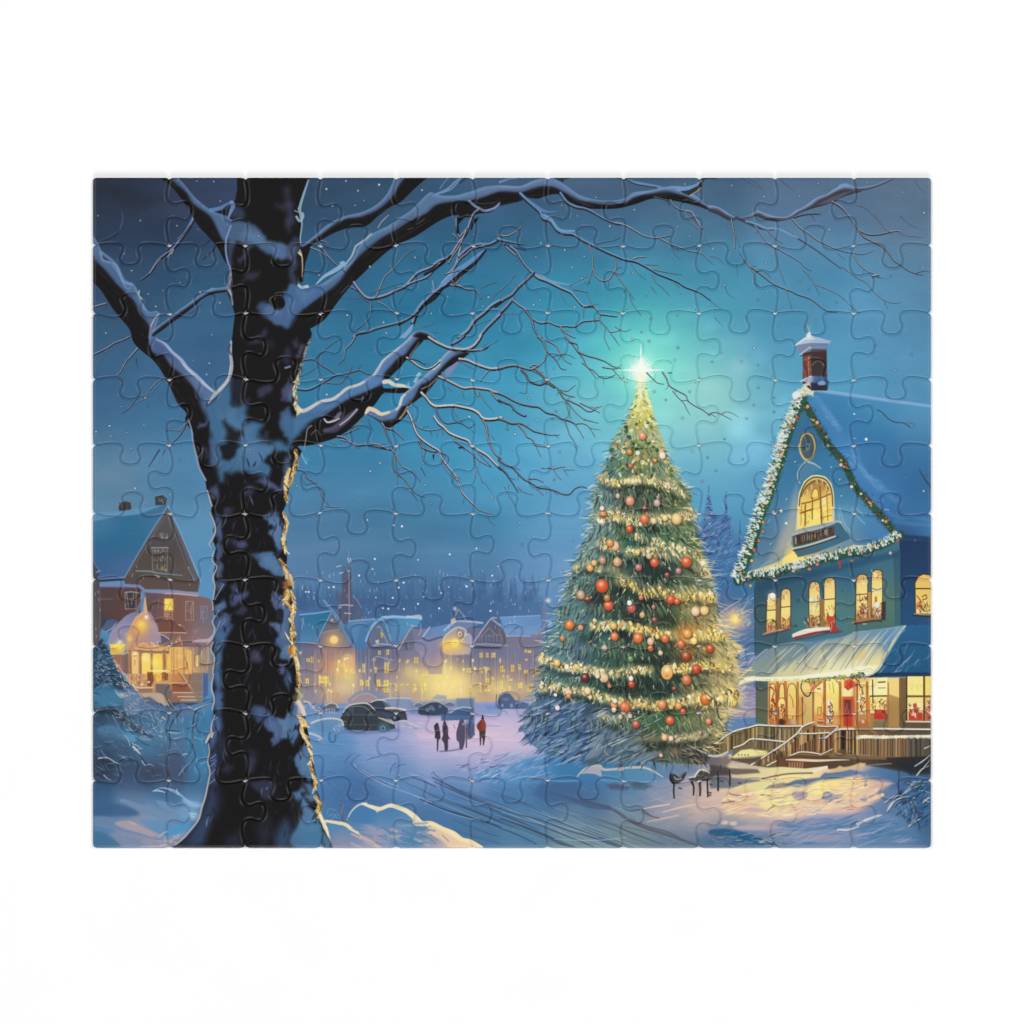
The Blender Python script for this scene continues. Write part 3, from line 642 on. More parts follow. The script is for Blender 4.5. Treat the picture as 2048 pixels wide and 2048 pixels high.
# upper windows
def sash(view,x0,y0,x1,y1,fr=(150,140,130),fillc=(92,84,86),n=8):
    fill(vp(view,x0,y0,x1,y0,x1,y1,x0,y1),fillc,.9,1.2)
    stroke(vp(view,x0,y0,x1,y0,x1,y1,x0,y1,x0,y0),1.3,fr,.85,.9)
    for i in range(n):
        x=rng.uniform(x0+6,x1-4)
        y=rng.uniform(y0,y1-30)
        stroke(vp(view,x,y,x+rng.uniform(-3,3),y+rng.uniform(25,70)),1,jit(fr,14),.8,.9)
    stroke(vp(view,x0,(y0+y1)/2,x1,(y0+y1)/2+rng.uniform(-6,6)),1,fr,.7,.9)
sash('20',414,792,515,946,(160,150,140),(60,58,66),12); stroke(ha(412,796,470,788,550,802),2,(165,165,170),.7)
sash('20',972,878,1044,1050,(172,150,140),(124,92,84),9)
sash('20',1112,922,1168,1038,(136,138,156),(112,106,118),8)
fill(ha(776,852,855,852,858,962,774,962),(246,214,84),1,2); glow(*ha(812,915)[0],8,(255,236,120),.7,2); stroke(ha(776,870,780,960,850,958,856,880),1,(180,130,60),.6); stroke(ha(800,960,830,900,850,940),1.2,(150,120,50),.7)
sash('20',778,972,850,1022,(205,160,130),(128,84,72),7); stroke(ha(760,1036,860,1040),2,(175,140,125),.8)
stroke(ha(722,850,726,900,718,935),1.2,(170,150,140),.6)
# snowy porch roofs and turret
fill(ha(200,1130,250,1050,300,1040,420,1090,260,1170),(76,92,140),.95,2)
fill(ha(255,1260,290,1140,420,1010,490,975,560,985,520,1040,440,1150,420,1290,300,1290),[(230,1270,152,140,170),(260,1245,144,140,182),(275,1228,112,114,158)],1,2.5,sig=16)
stroke(ha(240,1160,300,1120,330,1080),1.8,(185,175,195),.8)
fill(ha(592,860,604,840,612,960,650,1000,715,1120,760,1250,560,1290,430,1290,440,1150,510,1020,580,965),[(290,1215,205,160,125),(280,1240,214,150,100),(275,1265,200,150,120),(305,1240,176,150,165),(315,1275,160,142,165),(285,1285,178,140,130)],1,1.8,sig=14)
stroke(ha(598,845,600,900,605,970),(2,4,7),(214,176,120),.95,1.2); stroke(ha(640,975,690,1070,720,1150),3,(165,150,178),.8,1.4)
stroke(ha(600,980,520,1030,460,1120),1.8,(232,180,130),.7,1.2,3); disc(*ha(628,948)[0],2.4,(90,70,110),.9)
glow(*ha(565,1092)[0],10,(255,220,90),1,2); glow(*ha(610,1022)[0],4,(255,246,225),.95,2); glow(*ha(565,1130)[0],12,(246,190,80),.5,2)
fill(ha(740,1180,810,1210,820,1240,750,1270),(92,86,108),.9,1.6); stroke(ha(735,1180,780,1195,820,1225),2,(205,195,205),.8); stroke(ha(715,1165,850,1163,975,1168),2.4,(205,175,160),.85)
fill(ha(720,1060,800,1050,900,1080,980,1160,720,1160),(112,70,56),.7,3); stroke(ha(690,1065,780,1052,870,1070),2,(84,56,50),.6,1.4,3); fill(ha(895,1085,925,1092,940,1104,915,1100),(225,200,170),.9,1.2)
stroke(ha(945,1095,990,1170),1.6,(150,120,110),.7)
# lit porch
fill(ha(430,1290,830,1290,1100,1300,1220,1310,1230,1546,400,1546),[(270,1300,190,140,100),(300,1330,240,195,110),(340,1330,232,180,96),(380,1340,228,172,100),(410,1330,160,136,120),(420,1300,140,124,124),(250,1340,150,104,76)],1,2,sig=14)
fill(ha(270,1270,420,1270,400,1360,285,1370),(240,205,80),1,4); fill(ha(285,1310,400,1310,400,1360,300,1360),(214,160,70),.7,4); glow(*ha(360,1290)[0],9,(255,240,120),.8,2); glow(*ha(368,1252)[0],4,(255,245,210),.9)
stroke(ha(390,1370,430,1355,460,1340),2.6,(205,190,165),.8)
fill(ha(285,1370,400,1370,400,1546,350,1546,290,1440),(158,98,72),.9,3); fill(ha(398,1370,450,1350,450,1546,404,1546),(128,96,88),.9,2)
for _x in (320,345,370):
    stroke(ha(_x,1385,_x+4,1480),1.6,(196,130,96),.6)
fill(ha(500,1255,720,1270,720,1310,480,1310),(214,150,96),.85,3); scrib('20',500,1250,720,1290,16,(240,196,140),1.4,.7,False)
stroke(ha(430,1180,455,1200,440,1290,400,1310),(8,11,7),(214,168,110),.6,4,4); glow(*ha(455,1220)[0],6,(250,210,80),.7)
stroke(ha(510,1310,640,1325,820,1325),3,(222,186,140),.95,1.2); stroke(ha(500,1335,650,1345,810,1345),5,(150,108,82),.9,1.2)
PIL=(156,110,78)
def arch(x0,x1,y0,c):
    fill(smooth(ha(x0,1546,x0,y0+30,(x0+x1)/2,y0,x1,y0+30,x1,1546),5),c,1,1.4)
for _x0,_x1,_y,_c in ((478,538,1340,(240,196,120)),(568,646,1352,(250,214,98)),(668,756,1362,(250,208,84)),(790,830,1360,(244,196,90))):
    arch(_x0,_x1,_y,_c)
for _x,_w in ((458,5),(552,6),(657,5),(772,6)):
    stroke(ha(_x,1335,_x+2,1546),_w,PIL,.95,1.2); stroke(ha(_x-8,1345,_x-6,1546),1.2,(226,176,120),.7)
glow(*ha(690,1440)[0],9,(255,236,110),.8,2); glow(*ha(600,1400)[0],8,(255,238,160),.7,2); glow(*ha(505,1360)[0],6,(255,236,170),.7,2)
stroke(ha(490,1380,525,1378),1.4,(120,96,60),.8); stroke(ha(505,1420,502,1460),1.6,(150,110,60),.7)
fill(ha(880,1340,950,1340,945,1546,885,1546),(232,172,92),.95,2); fill(ha(965,1320,1030,1330,1030,1546,975,1546),(235,184,104),.9,3)
for _x in (860,955,1034):
    stroke(ha(_x,1300,_x+2,1546),2.6,(176,120,84),.8,1.2)
stroke(ha(895,1362,940,1362),2,(200,160,80),.8); glow(*ha(915,1380)[0],6,(250,214,110),.6)
stroke(ha(960,1380,985,1460,960,1500),1.8,(176,120,80),.7,1,3); stroke(ha(985,1440,990,1500),2,(110,90,60),.7)
fill(ha(1055,1385,1092,1370,1090,1470,1056,1480),(254,226,120),1,1.4); stroke(ha(1052,1375,1052,1480),2,(120,84,60),.7)
for _i in range(26):
    _x=rng.uniform(840,1220)
    stroke(ha(_x,rng.uniform(1290,1340),_x+rng.uniform(-3,3),rng.uniform(1380,1546)),1.2,rng.choice([(250,214,140),(170,120,90),(120,100,96)]),.4,1)
scrib('20',830,1190,940,1290,14,(226,166,116),1.6,.7)
stroke(ha(830,1290,1040,1285,1150,1290,1200,1250,1232,1200),3,(120,92,92),.8,1.2,3); stroke(ha(1040,1250,1100,1240,1180,1235,1225,1190),(4,7,5),(190,175,195),.85,1.4,3)
scrib('20',1040,1130,1080,1250,8,(205,150,130),1.2,.6)
# things on and under the porch (second sketch)
fill(hz(560,1320,1560,1320,1560,1700,640,1700,540,1500),[(270,1370,206,150,100),(300,1375,210,150,84),(330,1365,214,156,90),(370,1370,180,118,78),(390,1380,150,120,100),(290,1395,140,106,88),(350,1390,150,100,76),(390,1400,140,120,104)],.95,4,sig=12)
scrib('H',600,1320,820,1450,26,(240,206,140),1.4,.75,False); scrib('H',600,1330,820,1470,18,(150,96,66),1.6,.7)
fill(hz(830,1290,900,1300,920,1400,880,1490,830,1480),(128,70,44),.9,2); fill(hz(1020,1300,1110,1310,1100,1400,1030,1410),(140,76,44),.9,2); fill(hz(920,1310,1015,1290,1020,1400,960,1430),(244,196,74),.95,3)
scrib('H',840,1300,1120,1420,16,(226,150,80),1.4,.8,False); fill(hz(1150,1330,1280,1310,1330,1400,1160,1420),(206,132,72),.9,3)
stroke(hz(880,1275,1000,1280,1130,1275),(3,5,3),(250,232,150),.9,1.4); stroke(hz(940,1435,1100,1440,1350,1435),2.2,(226,170,130),.8)
stroke(hz(1270,1290,1360,1430,1500,1610),3,(206,166,120),.9,1.1); stroke(hz(1240,1290,1330,1420),1.6,(110,84,66),.8); stroke(hz(1380,1416,1560,1414),2,(215,180,150),.85)
fill(hz(1160,1450,1350,1450,1420,1560,1160,1560),(140,84,62),.85,3); fill(hz(940,1450,1120,1450,1150,1560,1150,1680,1020,1580,940,1560),(112,100,102),.95,3)
for _y in (1565,1620,1665):
    stroke(hz(1180+(_y-1565),_y,1440,_y+2,1560,_y-2),2.2,(220,190,160),.8,1.1)
fill(hz(1440,1300,1560,1300,1560,1700,1500,1700,1380,1430),(132,114,104),.8,3); fill(hz(1575,1300,1640,1310,1640,1600,1570,1640),(76,92,160),.95,3)
fill(hz(1640,1200,1700,1240,1700,1400,1640,1420),(126,120,122),.8,3); stroke(hz(1530,1200,1640,1195,1690,1180),3,(96,88,92),.7,1.6,3); stroke(hz(1640,960,1650,1160),2.4,(150,165,185),.6)
for _i in range(12):
    _x=rng.uniform(1440,1640)
    stroke(hz(_x,rng.uniform(980,1100),_x,rng.uniform(1200,1400)),1.4,(160,140,130),.4,1)
fill(hz(660,1500,900,1500,890,1560,700,1560),(150,108,88),.9,3); stroke(hz(560,1480,640,1460,680,1500,900,1500),3,(226,206,170),.85,1.4,3); stroke(hz(670,1520,700,1535),3,(225,200,165),.8)
for _x,_y,_c in ((760,1460,(240,230,235)),(850,1425,(235,225,225)),(715,1590,(235,225,215)),(690,1580,(214,205,200))):
    disc(*hz(_x,_y)[0],2.2,_c,.9)
fill(hz(720,1580,1000,1580,1100,1720,1060,1750,960,1640,760,1620),(196,170,148),.9,2)
stroke(hz(640,1610,700,1590,720,1600),3,(190,180,170),.7)

# ---------------------------------------------------------------- snowy shrubs on the left, firs behind the tree
def bs(*p):return vp('30',*p)
BUSH=[(195,1350,36,66,102),(230,1360,40,72,108),(195,1400,58,110,152),(230,1400,72,126,168),(280,1400,92,118,160),(330,1410,92,112,150),(390,1410,84,134,184),
        (195,1435,44,62,88),(240,1430,50,76,104),(300,1430,62,104,142),(350,1430,70,108,150),(400,1440,60,118,172),
        (200,1465,56,96,146),(240,1465,72,116,160),(290,1475,70,122,166),(340,1470,76,126,172),(400,1480,62,120,172),
        (195,1500,44,68,100),(250,1500,60,88,128),(300,1500,64,110,156),(340,1505,72,92,132),(390,1500,62,122,172),
        (195,1540,46,58,84),(240,1535,54,74,108),(300,1540,58,72,110),(350,1540,66,78,110),(400,1540,62,122,176),
        (195,1575,48,84,134),(260,1570,60,84,130),(330,1565,66,92,140),(400,1575,56,100,150),
        (200,1600,58,98,152),(260,1600,98,130,172),(330,1600,62,110,165),(400,1600,100,142,190),
        (200,1630,58,96,158),(250,1620,84,118,168),(320,1625,122,150,190),(390,1630,120,160,205),
        (200,1655,90,142,190),(260,1650,150,150,170),(330,1660,92,140,195),(380,1660,88,150,205),
        (200,1685,62,112,165),(250,1680,120,138,178),(310,1685,142,146,170),(360,1688,160,160,178)]
_reg=vp('P',180,1300,205,1285,225,1330,262,1370,285,1400,330,1415,380,1412,430,1400,440,1705,180,1705)
fill(_reg,BUSH,1,4,sig=16,rough=2)
# fir at the left edge below the porch
fill(bs(120,-210,200,-330,290,-160,400,80,420,140,120,140),[(195,1330,42,66,96),(230,1350,36,64,98)],.95,5)
dabs(230,bs(120,-230,200,-330,300,-140,420,100,400,140,120,150),[(30,50,78),(44,76,112),(60,104,144),(28,44,66),(84,124,160)],(6,20),(1.4,3.6),lambda x,y:.5 if x>215 else 2.4,.5)
dabs(90,bs(150,-260,210,-330,400,-10,380,110,160,110),[(205,195,180),(170,180,195),(140,170,200)],(3,11),(.8,1.8),.3,.8,(.5,.9))
dabs(46,bs(300,-160,440,20,480,110,400,130),[(225,205,170),(210,180,150),(190,190,195)],(4,12),(1,2),.8,.7,(.6,.95))
# soft snow shapes on the shrubs
for _p,_c,_a,_s in (((130,150,220,90,330,130,400,210,330,300,200,320,130,260),(62,122,166),.7,10),((400,280,440,170,500,150,560,230,540,350,440,370),(104,128,166),.8,6),((320,140,360,180,420,170,440,200,380,215,340,190),(178,176,178),.85,3),
                       ((590,240,640,200,700,220,690,290,600,270),(84,98,130),.8,4),((560,180,740,180,800,250,820,300,700,250,640,210,570,210),(186,166,150),.85,3),((540,290,600,270,700,310,720,360,600,360),(92,116,166),.8,5),
                       ((860,310,940,270,1040,320,1060,370,900,370),(92,116,168),.85,5),((160,500,270,470,380,500,440,560,500,620,360,600,200,580),(78,122,166),.8,9),((380,520,460,510,530,590,480,630,420,590),(88,148,196),.8,4),((540,580,600,560,660,610,580,610),(112,150,188),.8,4),
                       ((190,320,290,300,420,370,380,390,250,370,180,380),(38,48,64),.75,8),((330,400,470,440,620,540,680,590,560,560,440,480),(46,58,78),.8,8),((180,790,280,790,310,850,270,910,200,900,240,850),(42,50,64),.7,8),((560,900,700,860,820,900,820,960,600,970),(62,68,96),.6,12),
                       ((140,560,280,540,400,620,440,700,300,720,160,700),(58,84,120),.5,16),((830,740,900,760,960,800,900,880,860,940,830,850),(66,84,124),.7,8),((900,600,960,610,950,680,840,690,830,640),(84,108,152),.6,5)):
    fill(bs(*_p),_c,_a,_s,curve=3)
# twigs of the shrub
WL,WD=(196,196,196),(44,50,66)
for _p,_w,_c in (((800,230,850,300,900,370,850,440,820,520,830,640,810,720),3,WD),((808,232,858,300,906,368),1.6,(205,180,150)),((900,370,930,330,900,250),2,WD),((1230,250,1150,290,1070,340,1045,420,1035,560,1040,680,1060,760,990,860,920,950),2.8,WD),((1040,640,1030,590,1045,500),1.2,(200,150,130)),((1060,340,1130,380),1.6,WD),
                   ((590,270,660,300,710,360,720,450,710,560),2.2,(110,140,175)),((720,360,740,320),1.4,WL),((720,420,690,380,700,340),1.4,WL),((740,540,760,480,800,400),2,(120,150,185)),((1050,330,1120,300,1215,262),2.4,(190,190,190)),((1000,300,1050,335),2,(215,195,170)),
                   ((160,330,130,360),1.4,WL),((300,380,330,440,360,490),1.4,(140,165,190)),((170,775,250,770,320,810,365,830),3,(184,190,196)),((190,700,230,750,290,790),1.8,(120,140,160)),((395,765,440,790),1.8,(170,180,190)),((570,800,600,840,640,830,680,850),2.2,(160,185,205)),
                   ((490,670,520,700,560,740),4.5,(205,206,200)),((480,640,530,660,570,690),1.8,WL),((500,700,540,690,580,685),1.6,WL),((550,740,590,800,620,840),2,WD),((790,525,860,520,930,530),2.4,(60,58,60)),((820,535,880,545,930,540),2,(205,190,165)),((980,500,1040,490,1080,460),2,(70,70,80)),((1030,480,1080,450),1.4,WL),
                   ((760,400,790,420),4,(205,180,170)),((940,750,970,735,1000,745),2.4,(175,200,220)),((960,760,980,745),1.4,WL),((1050,580,1110,600,1150,590),2.4,(110,165,205)),((860,600,910,590,960,590),2,(130,165,200)),((800,710,860,690,940,700),2,(100,130,170)),
                   ((910,930,960,860,1020,810),1.6,(150,175,200)),((1110,830,1150,810,1190,800),2,(120,165,205)),((220,930,250,960,290,980),1.8,WL),((130,900,170,930,220,960),3,(40,46,60)),((460,660,440,600,400,560),1.8,(150,180,205))):
    stroke(bs(*_p),(_w,_w*.8,_w*.35),_c,.9,1,4)
dabs(170,bs(330,310,760,340,760,600,640,620,420,480,340,400),[WL,(120,150,180),(70,100,140),(90,130,170),(206,196,184)],(4,16),(.8,2),.5,.9,(.4,.9))
dabs(120,bs(130,140,460,300,760,700,800,960,500,940,130,960),[(110,150,190),(40,54,76),(60,86,120),(86,132,176)],(8,26),(1,3.4),.5,.8,(.25,.6))
dabs(70,bs(720,380,1180,350,1180,900,900,940,740,700),[(110,160,205),(60,90,130),(140,170,195),(60,116,170)],(6,22),(1,3),1.4,.6,(.3,.7))
dabs(60,bs(330,60,480,120,760,280,420,330),[(206,196,186),(130,150,180),(70,84,112)],(4,14),(.9,2.2),.5,.9,(.4,.9))
# drifts at the bottom left
for _p,_c,_a,_s in (((360,1170,400,1148,560,1200,760,1260,900,1300,860,1340,700,1320,520,1250,430,1200),(112,140,182),.9,4),((125,1310,300,1320,420,1380,560,1440,750,1500,700,1520,480,1470,250,1420,125,1390),(110,134,178),.8,6),
                       ((320,1370,440,1350,600,1420,740,1470,770,1490,700,1510,540,1460,400,1420),(170,158,166),.9,3.5),((125,1200,300,1190,460,1230,540,1290,420,1310,240,1300,125,1290),(56,92,152),.8,10),((230,1490,320,1470,500,1510,700,1540,800,1590,420,1595,330,1550),(124,138,172),.85,4),
                       ((125,1450,240,1470,340,1540,360,1595,125,1595),(60,110,160),.8,6),((540,1340,760,1350,950,1330,1080,1340,1000,1420,880,1480,740,1480,640,1420),(96,142,192),.8,8),((760,1470,880,1400,1020,1380,960,1440,860,1480),(72,150,205),.8,3),((700,1160,860,1200,1000,1280,900,1290,760,1230),(112,150,195),.7,6),((1000,1280,1080,1280,1110,1330,1040,1350),(150,190,225),.8,5),
                       ((940,1150,1040,1170,1130,1190,1120,1230,1000,1220),(132,175,215),.8,5),((560,1530,760,1520,900,1500,980,1500,930,1550,860,1590,660,1590),(150,148,172),.85,4)):
    fill(bs(*_p),_c,_a,_s,curve=3)
stroke(bs(670,1080,740,1050,830,1060,900,1090,980,1160,1060,1210,1130,1210),(2,3,3,4),(150,190,222),.85,1.4,4); stroke(bs(780,1050,850,1080,920,1120),1.6,(190,205,220),.7,1,4); stroke(bs(590,1000,680,1050,780,1060),1.8,(62,72,100),.7,1.4,3)
stroke(bs(720,1500,770,1460,805,1450),2.2,(190,195,200),.8,1.2); stroke(bs(450,1355,520,1385),2,(205,190,175),.7); stroke(bs(560,1590,760,1580,860,1540),2,(206,196,196),.6,1.2,3)
for _i in range(60):
    _x,_y=rng.uniform(640,900),rng.uniform(1490,1590)
    stroke(bs(_x,_y,_x+rng.uniform(20,70),_y-rng.uniform(-6,30)),rng.uniform(.8,1.8),rng.choice([(205,195,200),(110,120,150),(180,180,200)]),.5,1)
for _p in ((1000,1280,1080,1290),(1010,1300,1060,1320),(680,1075,760,1080),(700,1060,780,1090),(890,1060,900,1110)):
    stroke(bs(*_p),1.8,(196,212,226),.8,1)

# firs and slope between the tree and the shop
def fz(*p):return vp('A',*p)
fill(fz(900,1000,1000,860,1120,800,1280,830,1320,1000,1350,1080,1560,1060,1560,1556,900,1556),[(1400,1060,72,112,178),(1440,1060,74,118,186),(1400,1120,60,108,172),(1450,1110,66,122,190),(1430,1160,52,104,172),(1480,1140,62,116,184)],.92,12,sig=20)
fill(vp('B',950,0,1560,0,1560,700,1570,1200,1570,1520,900,1520),[(1430,1160,52,106,174),(1500,1170,54,114,170),(1440,1200,74,110,172),(1500,1220,78,110,164),(1460,1240,120,120,160),(1500,1270,76,108,168),(1470,1300,84,118,180),(1500,1330,110,130,180),(1480,1400,128,130,180),(1500,1430,168,150,160),(1450,1300,90,118,176)],.95,8,sig=18)
_fc=[(48,78,148),(64,100,170),(90,130,200),(110,145,205),(44,70,130),(130,150,200)]
for _tx,_ty,_hh,_ww,_n in ((1060,500,330,60,90),(1245,560,290,22,40),(1395,880,240,32,40),(1285,900,120,12,14)):
    stroke(fz(_tx,_ty-10,_tx,_ty+_hh),(1,2),(52,72,140),.9,1)
    for _i in range(_n):
        _t=rng.random()
        _y=_ty+70+_t*(_hh-60)
        _sd=rng.choice((-1,1))
        _l=_ww*(.2+.8*_t)
        stroke(fz(_tx,_y,_tx+_sd*_l*.6,_y+_l*.3,_tx+_sd*_l,_y+_l*.35),(2.2,1.6,.7),rng.choice(_fc),.85,1)
dabs(260,fz(960,860,1120,800,1290,840,1310,1050,1350,1300,1250,1500,1000,1400,900,1200),_fc,(6,20),(1.2,3.6),-.65,.4,(.4,.85))
dabs(130,fz(1150,1150,1400,1080,1380,1400,1300,1556,1100,1556),[(60,110,178),(80,128,192),(50,92,160),(100,140,200)],(8,26),(1.4,4),-.6,.3,(.3,.6))
for _x,_y in ((1070,900),(940,950),(1010,1010),(1100,1000),(1110,1305),(1105,1190),(1240,1190),(1170,1150),(1040,830),(960,960),(1075,790)):
    for _i in range(4):
        stroke(fz(_x+rng.uniform(-18,18),_y+rng.uniform(-12,12),_x+rng.uniform(-22,22),_y+rng.uniform(-16,16)),1.3,rng.choice([(215,205,185),(170,175,190),(90,96,140)]),.8,1)
# street lamp glowing through the branches
def bz(*p):return vp('B',*p)
glow(*bz(1335,490)[0],30,(196,170,168),.75,2,ry=20); glow(*bz(1340,475)[0],17,(248,200,110),.9,1.6); glow(*bz(1345,470)[0],9,(255,236,140),1,2)
fill(bz(1180,470,1260,420,1260,520,1180,530),(150,138,165),.5,8)
for _i in range(46):
    _an=rng.uniform(0,6.28)
    _r0,_r1=rng.uniform(60,120),rng.uniform(110,210)
    stroke(bz(1340+_r0*math.cos(_an),475+_r0*.8*math.sin(_an),1340+_r1*math.cos(_an+.2),475+_r1*.7*math.sin(_an+.2)),rng.uniform(.8,1.6),rng.choice([(236,205,150),(225,200,170),(190,180,185)]),rng.uniform(.3,.75),1)
for _p in ((1060,490,1130,530,1200,500,1260,490),(1080,500,1150,525),(1170,420,1280,340,1420,260),(1400,400,1450,330,1480,280),(1420,420,1500,370,1540,380),(1380,430,1460,390,1530,400),(1430,470,1500,480),(1190,560,1260,520)):
    stroke(bz(*_p),1.5,(225,205,165),.8,1,3)
dabs(90,bz(1350,250,1540,150,1555,560,1440,560,1380,420),[(150,190,215),(90,150,190),(60,110,160),(205,205,190)],(4,14),(.8,1.8),-.8,.5,(.4,.85))
dabs(70,bz(1250,600,1550,560,1560,860,1400,980,1300,800),[(110,140,195),(80,110,170),(150,165,205)],(10,30),(.8,1.8),-.5,.3,(.3,.7))
for _p in ((1390,975,1450,940,1500,920,1550,870),(1400,980,1480,955,1530,905),(1350,920,1450,860,1540,840),(1400,870,1440,830)):
    stroke(bz(*_p),1.6,(190,195,225),.8,1,3)
dabs(120,bz(1330,1300,1560,1200,1565,1540,1340,1540),[(200,175,165),(150,145,185),(225,195,170),(120,130,185)],(10,30),(1,2.4),-.1,.25,(.3,.7))

# ---------------------------------------------------------------- blue shop with the garland gable
def g1(*p):return vp('13',*p)
def g2(*p):return vp('23',*p)
def g3(*p):return vp('33',*p)
def dz(*p):return vp('D',*p)
def ez(*p):return vp('E',*p)
# roof
fill(g1(770,440,880,432,1100,462,1862,575,1900,580,1900,1700,1640,1680,1340,1400,1000,900,780,560),[(1640,790,62,132,190),(1760,810,70,140,196),(1850,830,84,148,198),(1640,850,52,120,190),(1740,880,52,118,184),(1850,880,66,126,184),(1680,920,66,132,206),(1760,940,56,112,182),(1850,930,50,108,176),(1740,1000,60,122,200),(1850,990,48,100,165),(1790,1030,58,118,196),(1850,1040,62,122,190),(1800,1070,36,66,120)],1,1.4,sig=30)
stroke(g1(850,440,1000,452,1400,510,1880,578),(3,7,6,6),(128,172,224),.95,1.6,4); stroke(g1(900,455,1200,500,1600,555,1880,590),3,(88,150,205),.5,2)
for _p,_w,_c,_a in (((830,500,930,640,1060,800,1140,900,1200,1060,1280,1200,1400,1340),26,(72,132,205),.45),((900,500,1000,650,1090,760),14,(96,150,210),.5),((1150,880,1230,960,1250,1060,1330,1180,1420,1260),12,(84,144,214),.5),((1320,1160,1400,1200,1480,1290,1560,1370),12,(92,150,214),.45),((1200,1000,1300,1130,1420,1290),5,(120,170,226),.4),((1280,1230,1400,1330,1500,1390),10,(60,112,196),.5)):
    stroke(g1(*_p),(_w*.4,_w,_w*.5),_c,_a,8,5)
dabs(40,g1(880,480,1120,760,1080,800,860,520),[(130,180,225),(96,150,205)],(5,14),(.8,1.8),.6,.8,(.3,.6)); dabs(36,g1(1130,870,1500,1300,1460,1390,1180,1060),[(130,175,230),(150,190,235),(90,140,205)],(6,22),(.8,2),.7,.4,(.25,.6))
stroke(g1(1400,605,1440,620,1500,680,1560,710,1620,712,1680,750),2,(62,62,86),.9,1,3); stroke(g1(1640,712,1700,715,1730,745),1.2,(80,84,110),.8); stroke(g1(1690,715,1660,735,1710,760),1.1,(80,84,110),.7)
stroke(g1(1760,1110,1800,1180,1862,1260),(2,3,5),(62,56,84),.8,1.6,3); stroke(g1(1790,1160,1840,1150),3,(70,80,130),.5,2)
fill(g2(1590,260,1640,240,1900,262,1900,330,1590,330),(34,56,104),.9,6)
for _x,_y in ((1720,285),(1770,325),(1800,320),(1750,330)):
    stroke(g2(_x,_y,_x+12,_y+14),1.5,(160,175,180),.8)
disc(*g2(1728,356)[0],2.6,(215,235,245),.95); disc(*g1(1312,850)[0],3,(225,245,245),.95); disc(*g1(1212,638)[0],2,(205,230,245),.9)
stroke(g2(1470,28,1500,34),2,(170,200,225),.7); stroke(g1(1200,843,1225,842),1.4,(180,205,225),.8)
for _p in ((1500,60,1600,100,1700,90,1850,120),(1560,130,1700,150,1850,160)):
    stroke(g2(*_p),7,(84,146,212),.35,6,4)
# right wing
fill(g2(1590,290,1900,300,1900,1000,1600,1010),[(1820,1100,32,56,108),(1840,1160,34,62,116),(1820,1220,36,74,130),(1850,1240,38,84,142)],1,2)
fill(g2(1600,990,1650,1005,1900,1000,1900,1420,1300,1420,1400,1340),[(1830,1260,40,102,166),(1850,1290,34,88,150),(1800,1310,38,96,156),(1840,1330,30,76,128),(1760,1335,34,82,134)],1,2)
# front walls
WALLC=[(1530,1180,46,82,104),(1600,1170,50,92,118),(1700,1150,52,100,136),(1780,1120,58,110,140),(1530,1240,62,92,96),(1600,1230,72,118,122),(1680,1210,78,124,124),(1780,1200,84,122,112),(1540,1280,58,96,112),(1650,1260,70,120,130),(1760,1250,74,112,108),(1790,1160,72,112,116)]
fill(g2(372,690,380,620,560,560,900,480,1240,400,1590,300,1605,1000,1640,1005,1200,1080,600,1170,378,1260),WALLC,1,1.4,sig=26)
fill(g2(1545,400,1602,360,1604,1000,1560,1000),[(1792,1120,46,88,118),(1795,1200,64,104,112),(1795,1240,58,98,112)],.9,1.6); stroke(g2(1540,420,1555,700,1555,1000),1.8,(58,92,100),.8); stroke(g2(1602,340,1606,1000),1.6,(30,50,86),.8)
stroke(g2(374,690,378,1250),2,(38,66,90),.7,1.4)
fill(g2(380,650,900,530,1590,370,1590,430,900,590,400,720),(34,74,112),.6,10)
# gable wall
GAB=[(1600,830,52,112,162),(1620,880,50,104,158),(1590,920,54,116,168),(1660,930,56,122,178),(1560,980,60,124,174),(1690,990,62,124,176),(1540,1030,70,124,172),(1600,1040,120,160,180),(1690,1040,100,160,190),(1740,1040,64,126,186),(1530,1090,74,120,160),(1600,1080,180,170,150),(1700,1080,84,130,170),(1760,1080,62,116,184),(1520,1130,100,136,156),(1600,1100,190,175,140),(1680,1100,150,160,150)]
fill(g1(775,520,830,600,1060,960,1340,1400)+g2(1500,200,1500,300,1100,390,700,490,330,560,420,300,480,60)+g1(560,1100,640,860,730,640),GAB,1,1.6,sig=24)
fill(g1(740,1060,800,1050,830,1045,930,1095,860,1140,780,1200,750,1210),(92,140,166),.5,6)
fill(g1(730,1230,740,1411)+g2(720,160,650,330,560,460,470,480,560,330,660,130)+g1(690,1340),(172,170,160),.55,14)
fill(g2(1080,0,1150,60,1230,150,1360,260,1480,290,1480,200,1380,90,1280,0),[(1690,1020,96,160,190),(1740,1060,62,126,190),(1770,1080,70,130,196)],.6,10)
for _p in ((1090,10,1120,130,1180,220),(1190,20,1240,90,1300,150),(1080,30,1090,110,1140,210),(1230,20,1290,80)):
    stroke(g2(*_p),2.2,(160,196,205),.6,1.6,4)
